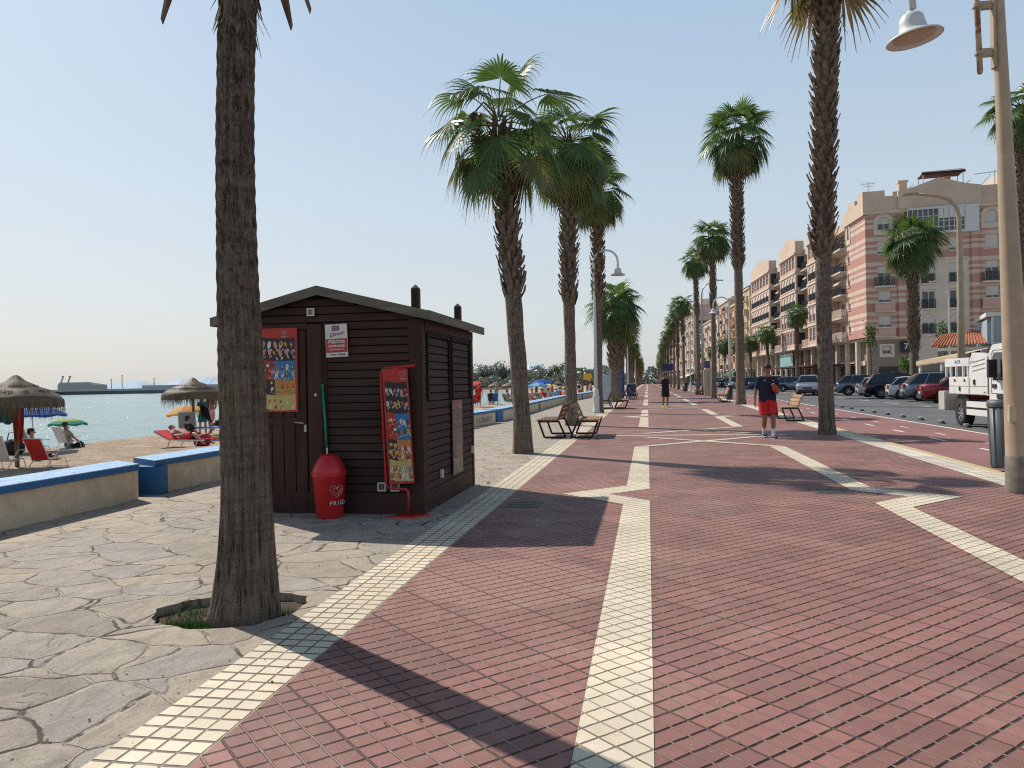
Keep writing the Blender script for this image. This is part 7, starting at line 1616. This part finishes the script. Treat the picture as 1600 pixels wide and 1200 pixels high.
a = ground(76, 729, ZS); deckchair(a.x, a.y, PI - .15, 'red fabric beach chair seen from behind, in front of the left thatched parasol', CL['red'], low=True).scale = (.95, .95, .88)
a = ground(8, 733, ZS); deckchair(a.x, a.y, PI + .1, 'white and red folded chair cut by the left edge of the picture', M('pale_fabric', (.50, .45, .40), .8), low=True)
a = ground(58, 708, ZS); deckchair(a.x, a.y, PI - .5, 'grey striped beach chair between the blue parasol and the red chair', M('grey_fabric', (.40, .36, .33), .8), low=True).scale = (.9, .9, .9)
a = ground(108, 700, ZS); deckchair(a.x, a.y, PI-.35, 'white low beach chair under the small green parasol', CL['white'], low=True).scale = (.85, .85, .85)
person(a.x, a.y, PI-.35, 'sit', 'bather seated in the white low chair under the green parasol', SKIN2, CL['khaki'], CL['navy'], z=ZS-.26, sc=.85)
a = ground(46, 722, ZS); person(a.x-.1, a.y+.35, PI-.9, 'sit', 'bather sitting low between pole and red chair, bare legs showing', SKIN, None, CL['black'], z=ZS-.3, sc=.9)
for (px, py, lb, mt_, dx) in ((36, 728, 'dark red towel hanging on the pole of the left thatched parasol', cloth('brick_towel', (.38, .06, .03)), .07), (24, 728, 'dark teal bag hanging on the pole beside the red towel', CL['teal'], -.18)):
    m = MB(); r2 = random.Random(px); w_ = .22 if dx > 0 else .36; h_ = .95 if dx > 0 else .5
    for i in range(6):
        for j in range(8):
            f = lambda i_, j_: V((dx + (i_/6-.5)*w_*(1-.25*abs(j_/8-.5)), -.09 - .05*math.sin(i_*1.9+j_*.4), 1.62 - j_/8*h_ + .03*math.sin(i_*1.3)))
            m.add([f(i, j), f(i+1, j), f(i+1, j+1), f(i, j+1)], [(0, 1, 2, 3)])
    m.smooth = True; o = m.build('hanging_towel' if dx > 0 else 'hanging_bag', mt_); o.location = (U1.x, U1.y, ZS-.1); o.rotation_euler = (0, 0, .5); tag(o, lb, 'towel' if dx > 0 else 'bag')
m = MB(); m.smooth = True
for i in range(6):
    for j in range(6):
        f = lambda i_, j_: V((.15 + (i_/6)*.34 + j_*.02, -.04 - .03*math.sin(i_*2), 1.36 - i_*.045 - j_/6*.52)); m.add([f(i, j), f(i+1, j), f(i+1, j+1), f(i, j+1)], [(0, 1, 2, 3)])
o = m.build('hanging_towel', CL['black']); o.location = (U2.x, U2.y, ZS-.05); o.rotation_euler = (0, 0, .5); tag(o, 'black towel hanging under the thatched parasol near the palm', 'towel')
a = ground(20, 712, ZS)
m = MB(); m.smooth = True; m.ball((0, 0, .22), (.35, .22, .24), 16, 8); o = m.build('beach_bag', CL['black']); o.location = a; tag(o, 'bulky black beach bag on the sand behind the parasol pole', 'bag'); m = MB(); m.smooth = True; m.tube([(-.2, 0, .3), (-.12, 0, .62), (.1, 0, .66), (.2, 0, .3)], .014, 6); m.build('handle', CL['black'], o)
a = ground(330, 674, ZS - .05); person(a.x, a.y, -1.9, 'stand', 'bare-chested man in pink swim shorts and cap walking by the water', SKIN2, None, CL['pink'], cap=CL['khaki'], z=ZS-.12, fat=1.05)
a = ground(352, 676, ZS); person(a.x, a.y, -.9, 'sit', 'dark-clothed bather peeking out beside the close palm trunk', SKIN2, CL['navy'], CL['black'], z=ZS-.05)
a = ground(331, 682, ZS); lounger(a.x, a.y+.3, -1.25, 'blue sun lounger with white frame beside the close palm trunk', CL['blue'])
a = ground(289, 697, ZS); lounger(a.x, a.y, 1.45, 'low red sun lounger with a reclining bather under the thatched parasol', CL['red'], z=ZS-.1)
person(a.x+.1, a.y, 1.25, 'lie', 'sunbather reclining on the red lounger', SKIN, CL['pink'], CL['red'], z=ZS-.06)
a = ground(286, 685, ZS); deckchair(a.x, a.y+.3, PI+.5, 'slatted grey-green beach chair under the orange parasol', M('slate_fabric', (.25, .30, .32), .8))
a = ground(296, 688, ZS); person(a.x, a.y+.1, PI-.5, 'sit', 'woman in black seated beside the pole of the thatched parasol', SKIN, CL['black'], CL['black'], z=ZS-.3, sc=.9)
a = ground(303, 680, ZS); person(a.x, a.y+.6, .4, 'stand', 'standing bather in a teal top half hidden by the orange parasol', SKIN, CL['teal'], CL['teal'], z=ZS, sc=.85)
a = ground(316, 697, ZS); m = MB(); m.smooth = True; m.box((0, 0, .18), (.42, .28, .36), taper=1.1); o = m.build('cool_bag', cloth('raspberry_cloth', (.42, .03, .08)), bevel=.04); o.location = a; tag(o, 'raspberry red beach bag at the foot of the thatched parasol', 'bag')
m = MB(); m.smooth = True; m.tube([(-.15, 0, .36), (-.08, 0, .5), (.08, 0, .5), (.15, 0, .36)], .01, 6); m.build('handle', CL['red'], o)
# bathers beyond the kiosk
GP = 'bathers on the far part of the beach'
far_p = [(748, 60, 'stand', 'red', 'red', 'bather in red standing under the coral parasol'), (741, 57, 'sit', 'red', 'red', 'bather in red seated beside the kiosk edge'), (767, 63, 'sit', 'navy', 'blue', 'bather seated in the dark blue chair on the left'), (773, 63, 'sit', 'blue', 'navy', 'bather seated in the dark blue chair on the right'),
         (794, 60, 'sit', 'khaki', 'green', 'bather in khaki seated with legs stretched near the ragged trunk'), (803, 62, 'stand', None, 'teal', 'bare-chested bather standing close to the ragged trunk'), (832, 62, 'sit', 'pink', 'pink', 'bather in pink just right of the ragged trunk'), (838, 70, 'stand', 'black', 'black', 'bather in black standing under the pale blue parasol'),
         (844, 66, 'sit', 'red', 'red', 'bather in bright red beneath the royal blue parasol'), (851, 68, 'stand', 'white', 'red', 'bather in white top and red shorts near the royal blue parasol'), (856, 72, 'sit', 'green', 'khaki', 'bather in green right of the royal blue parasol'), (862, 70, 'stand', 'orange', 'navy', 'bather with orange top before the cream parasol'),
         (869, 66, 'sit', 'lblue', 'white', 'bather in light blue by the tilted white parasol'), (875, 76, 'sit', 'khaki', 'orange', 'bather in khaki beside the wooden ramp'), (880, 72, 'sit', 'pink', 'white', 'bather in pink top beside the second palm trunk'), (898, 90, 'stand', 'white', 'black', 'bather in white left of the yellow sign post'),
         (905, 95, 'stand', 'navy', 'red', 'bather in navy near the lifebuoy post'), (918, 92, 'stand', 'red', 'white', 'bather in red right of the yellow beach sign'), (923, 100, 'stand', None, 'blue', 'bare-chested bather farthest right by the lamp pole')]
for i, (px, d, pose, sh_, so_c, lb) in enumerate(far_p):
    q = at_px(px, d); person(q.x, q.y, (0.4, -1.2, 2.6, PI, 1.3)[i % 5] + i*.3, pose, lb, (SKIN, SKIN2)[i % 2], CL[sh_] if sh_ else None, CL[so_c], z=ZS, group=GP)
for i, (px, d, c, lb) in enumerate(((767, 63, 'navy', 'dark blue beach chair, first of the pair right of the kiosk'), (773, 63, 'blue', 'dark blue beach chair, second of the pair right of the kiosk'), (794, 60, 'khaki', 'beach chair with khaki fabric near the ragged trunk'), (741, 57, 'red', 'red beach chair at the kiosk edge'), (832, 62, 'pink', 'pink beach chair right of the ragged trunk'), (856, 71, 'white', 'white beach chair in the crowd'), (869, 66, 'lblue', 'light blue beach chair by the tilted parasol'), (847, 63, 'green', 'green beach chair in front of the crowd'), (880, 72, 'red', 'red beach chair by the second palm trunk'))):
    q = at_px(px, d); deckchair(q.x, q.y+.1, (.3, .5, 1.2, -.4, 2.6, PI, .9, 2.2, 1.1)[i], lb, CL[c])
q = at_px(777, 61); m = MB(); m.bar((0, 0, 0), (0, 0, 2.0), .05); o = m.build('pole', POLEM); o.name = 'parasol_pole'; o.location = (q.x, q.y, ZS); tag(o, 'thin wooden pole with hanging clothes beside the blue chairs', 'pole'); m = MB(); m.smooth = True; m.ball((0, -.05, 1.45), (.16, .07, .35), 10, 8); m.ball((-.1, -.05, 1.15), (.14, .07, .22), 10, 8); m.build('hung_cloth', CL['khaki'], o)
# lifeguard ramp, yellow sign, lifebuoy
q = at_px(917, 88); t = thing('beach_sign', 'yellow hexagonal beach sign on a post beyond the second palm trunk', 'sign', (q.x, q.y, ZS)); m = MB(); m.bar((0, 0, 0), (0, 0, 2.0), .14); m.build('post', M('brown_post', (.20, .08, .05), .8), t); m = MB(); m.extr([(-.62, 2.35), (-.42, 1.98), (.42, 1.98), (.62, 2.35), (.42, 2.72), (-.42, 2.72)], -.12, .12); m.build('panel', M('yellow_panel', (.75, .42, .02), .5), t, fix=True)
q = at_px(909.5, 84); t = thing('lifebuoy_post', 'wooden post with white lifebuoy left of the yellow sign', 'post', (q.x, q.y, ZS)); m = MB(); m.box((0, 0, 1.6), (.28, .2, 3.2)); m.build('post', POLEM, t); m = MB(); m.smooth = True
pts = [(-.35+.28*math.cos(a), -.12, 1.2+.28*math.sin(a)) for a in [2*PI*i/20 for i in range(21)]]; m.tube(pts, .065, 8, False); m.build('lifebuoy', CL['white'], t)
q0 = at_px(871, 84); q1 = at_px(889, 80); t = thing('beach_ramp', 'wooden ramp with handrail rising towards the second palm trunk', 'ramp', (q0.x, q0.y, ZS)); d_ = V((q1.x-q0.x, q1.y-q0.y, 0)); m = MB()
for off in (0, .9): m.bar(V((0, off, .1)), d_+V((0, off, 1.25)), .10, .16); m.bar(V((0, off, .9)), d_+V((0, off, 2.05)), .08)
for i in range(4): p0 = d_*(i/3); m.bar(p0 + V((0, 0, -.1)), p0 + V((0, 0, 1.0+i/3*1.1)), .09)
for i in range(9): p0 = d_*(i/8) + V((0, .45, .16+i/8*1.15)); m.box(p0, (.2, 1.0, .05))
m.build('ramp_timber', POLEM, t)
# people under the dark terrace awning
for i, (u, pz) in enumerate(((9.5, 'sit'), (12, 'sit'), (14.5, 'stand'), (17.5, 'sit'), (20, 'stand'), (23, 'sit'))):
    q = C0 + side.e*u + side.n*2.4; person(q.x, q.y, i*1.1, pz, ('guest in black seated at the near end of the dark terrace', 'second seated guest in dark clothes on the terrace', 'waiter standing on the terrace beside the shaggy palm trunk', 'seated terrace guest left of the shaggy palm trunk', 'guest in white standing under the dark awning', 'seated guest at the far end of the dark terrace')[i], SKIN2, CL[('black', 'navy', 'white', 'black', 'white', 'navy')[i]], CL['black'], z=.06, group='people at the terrace')
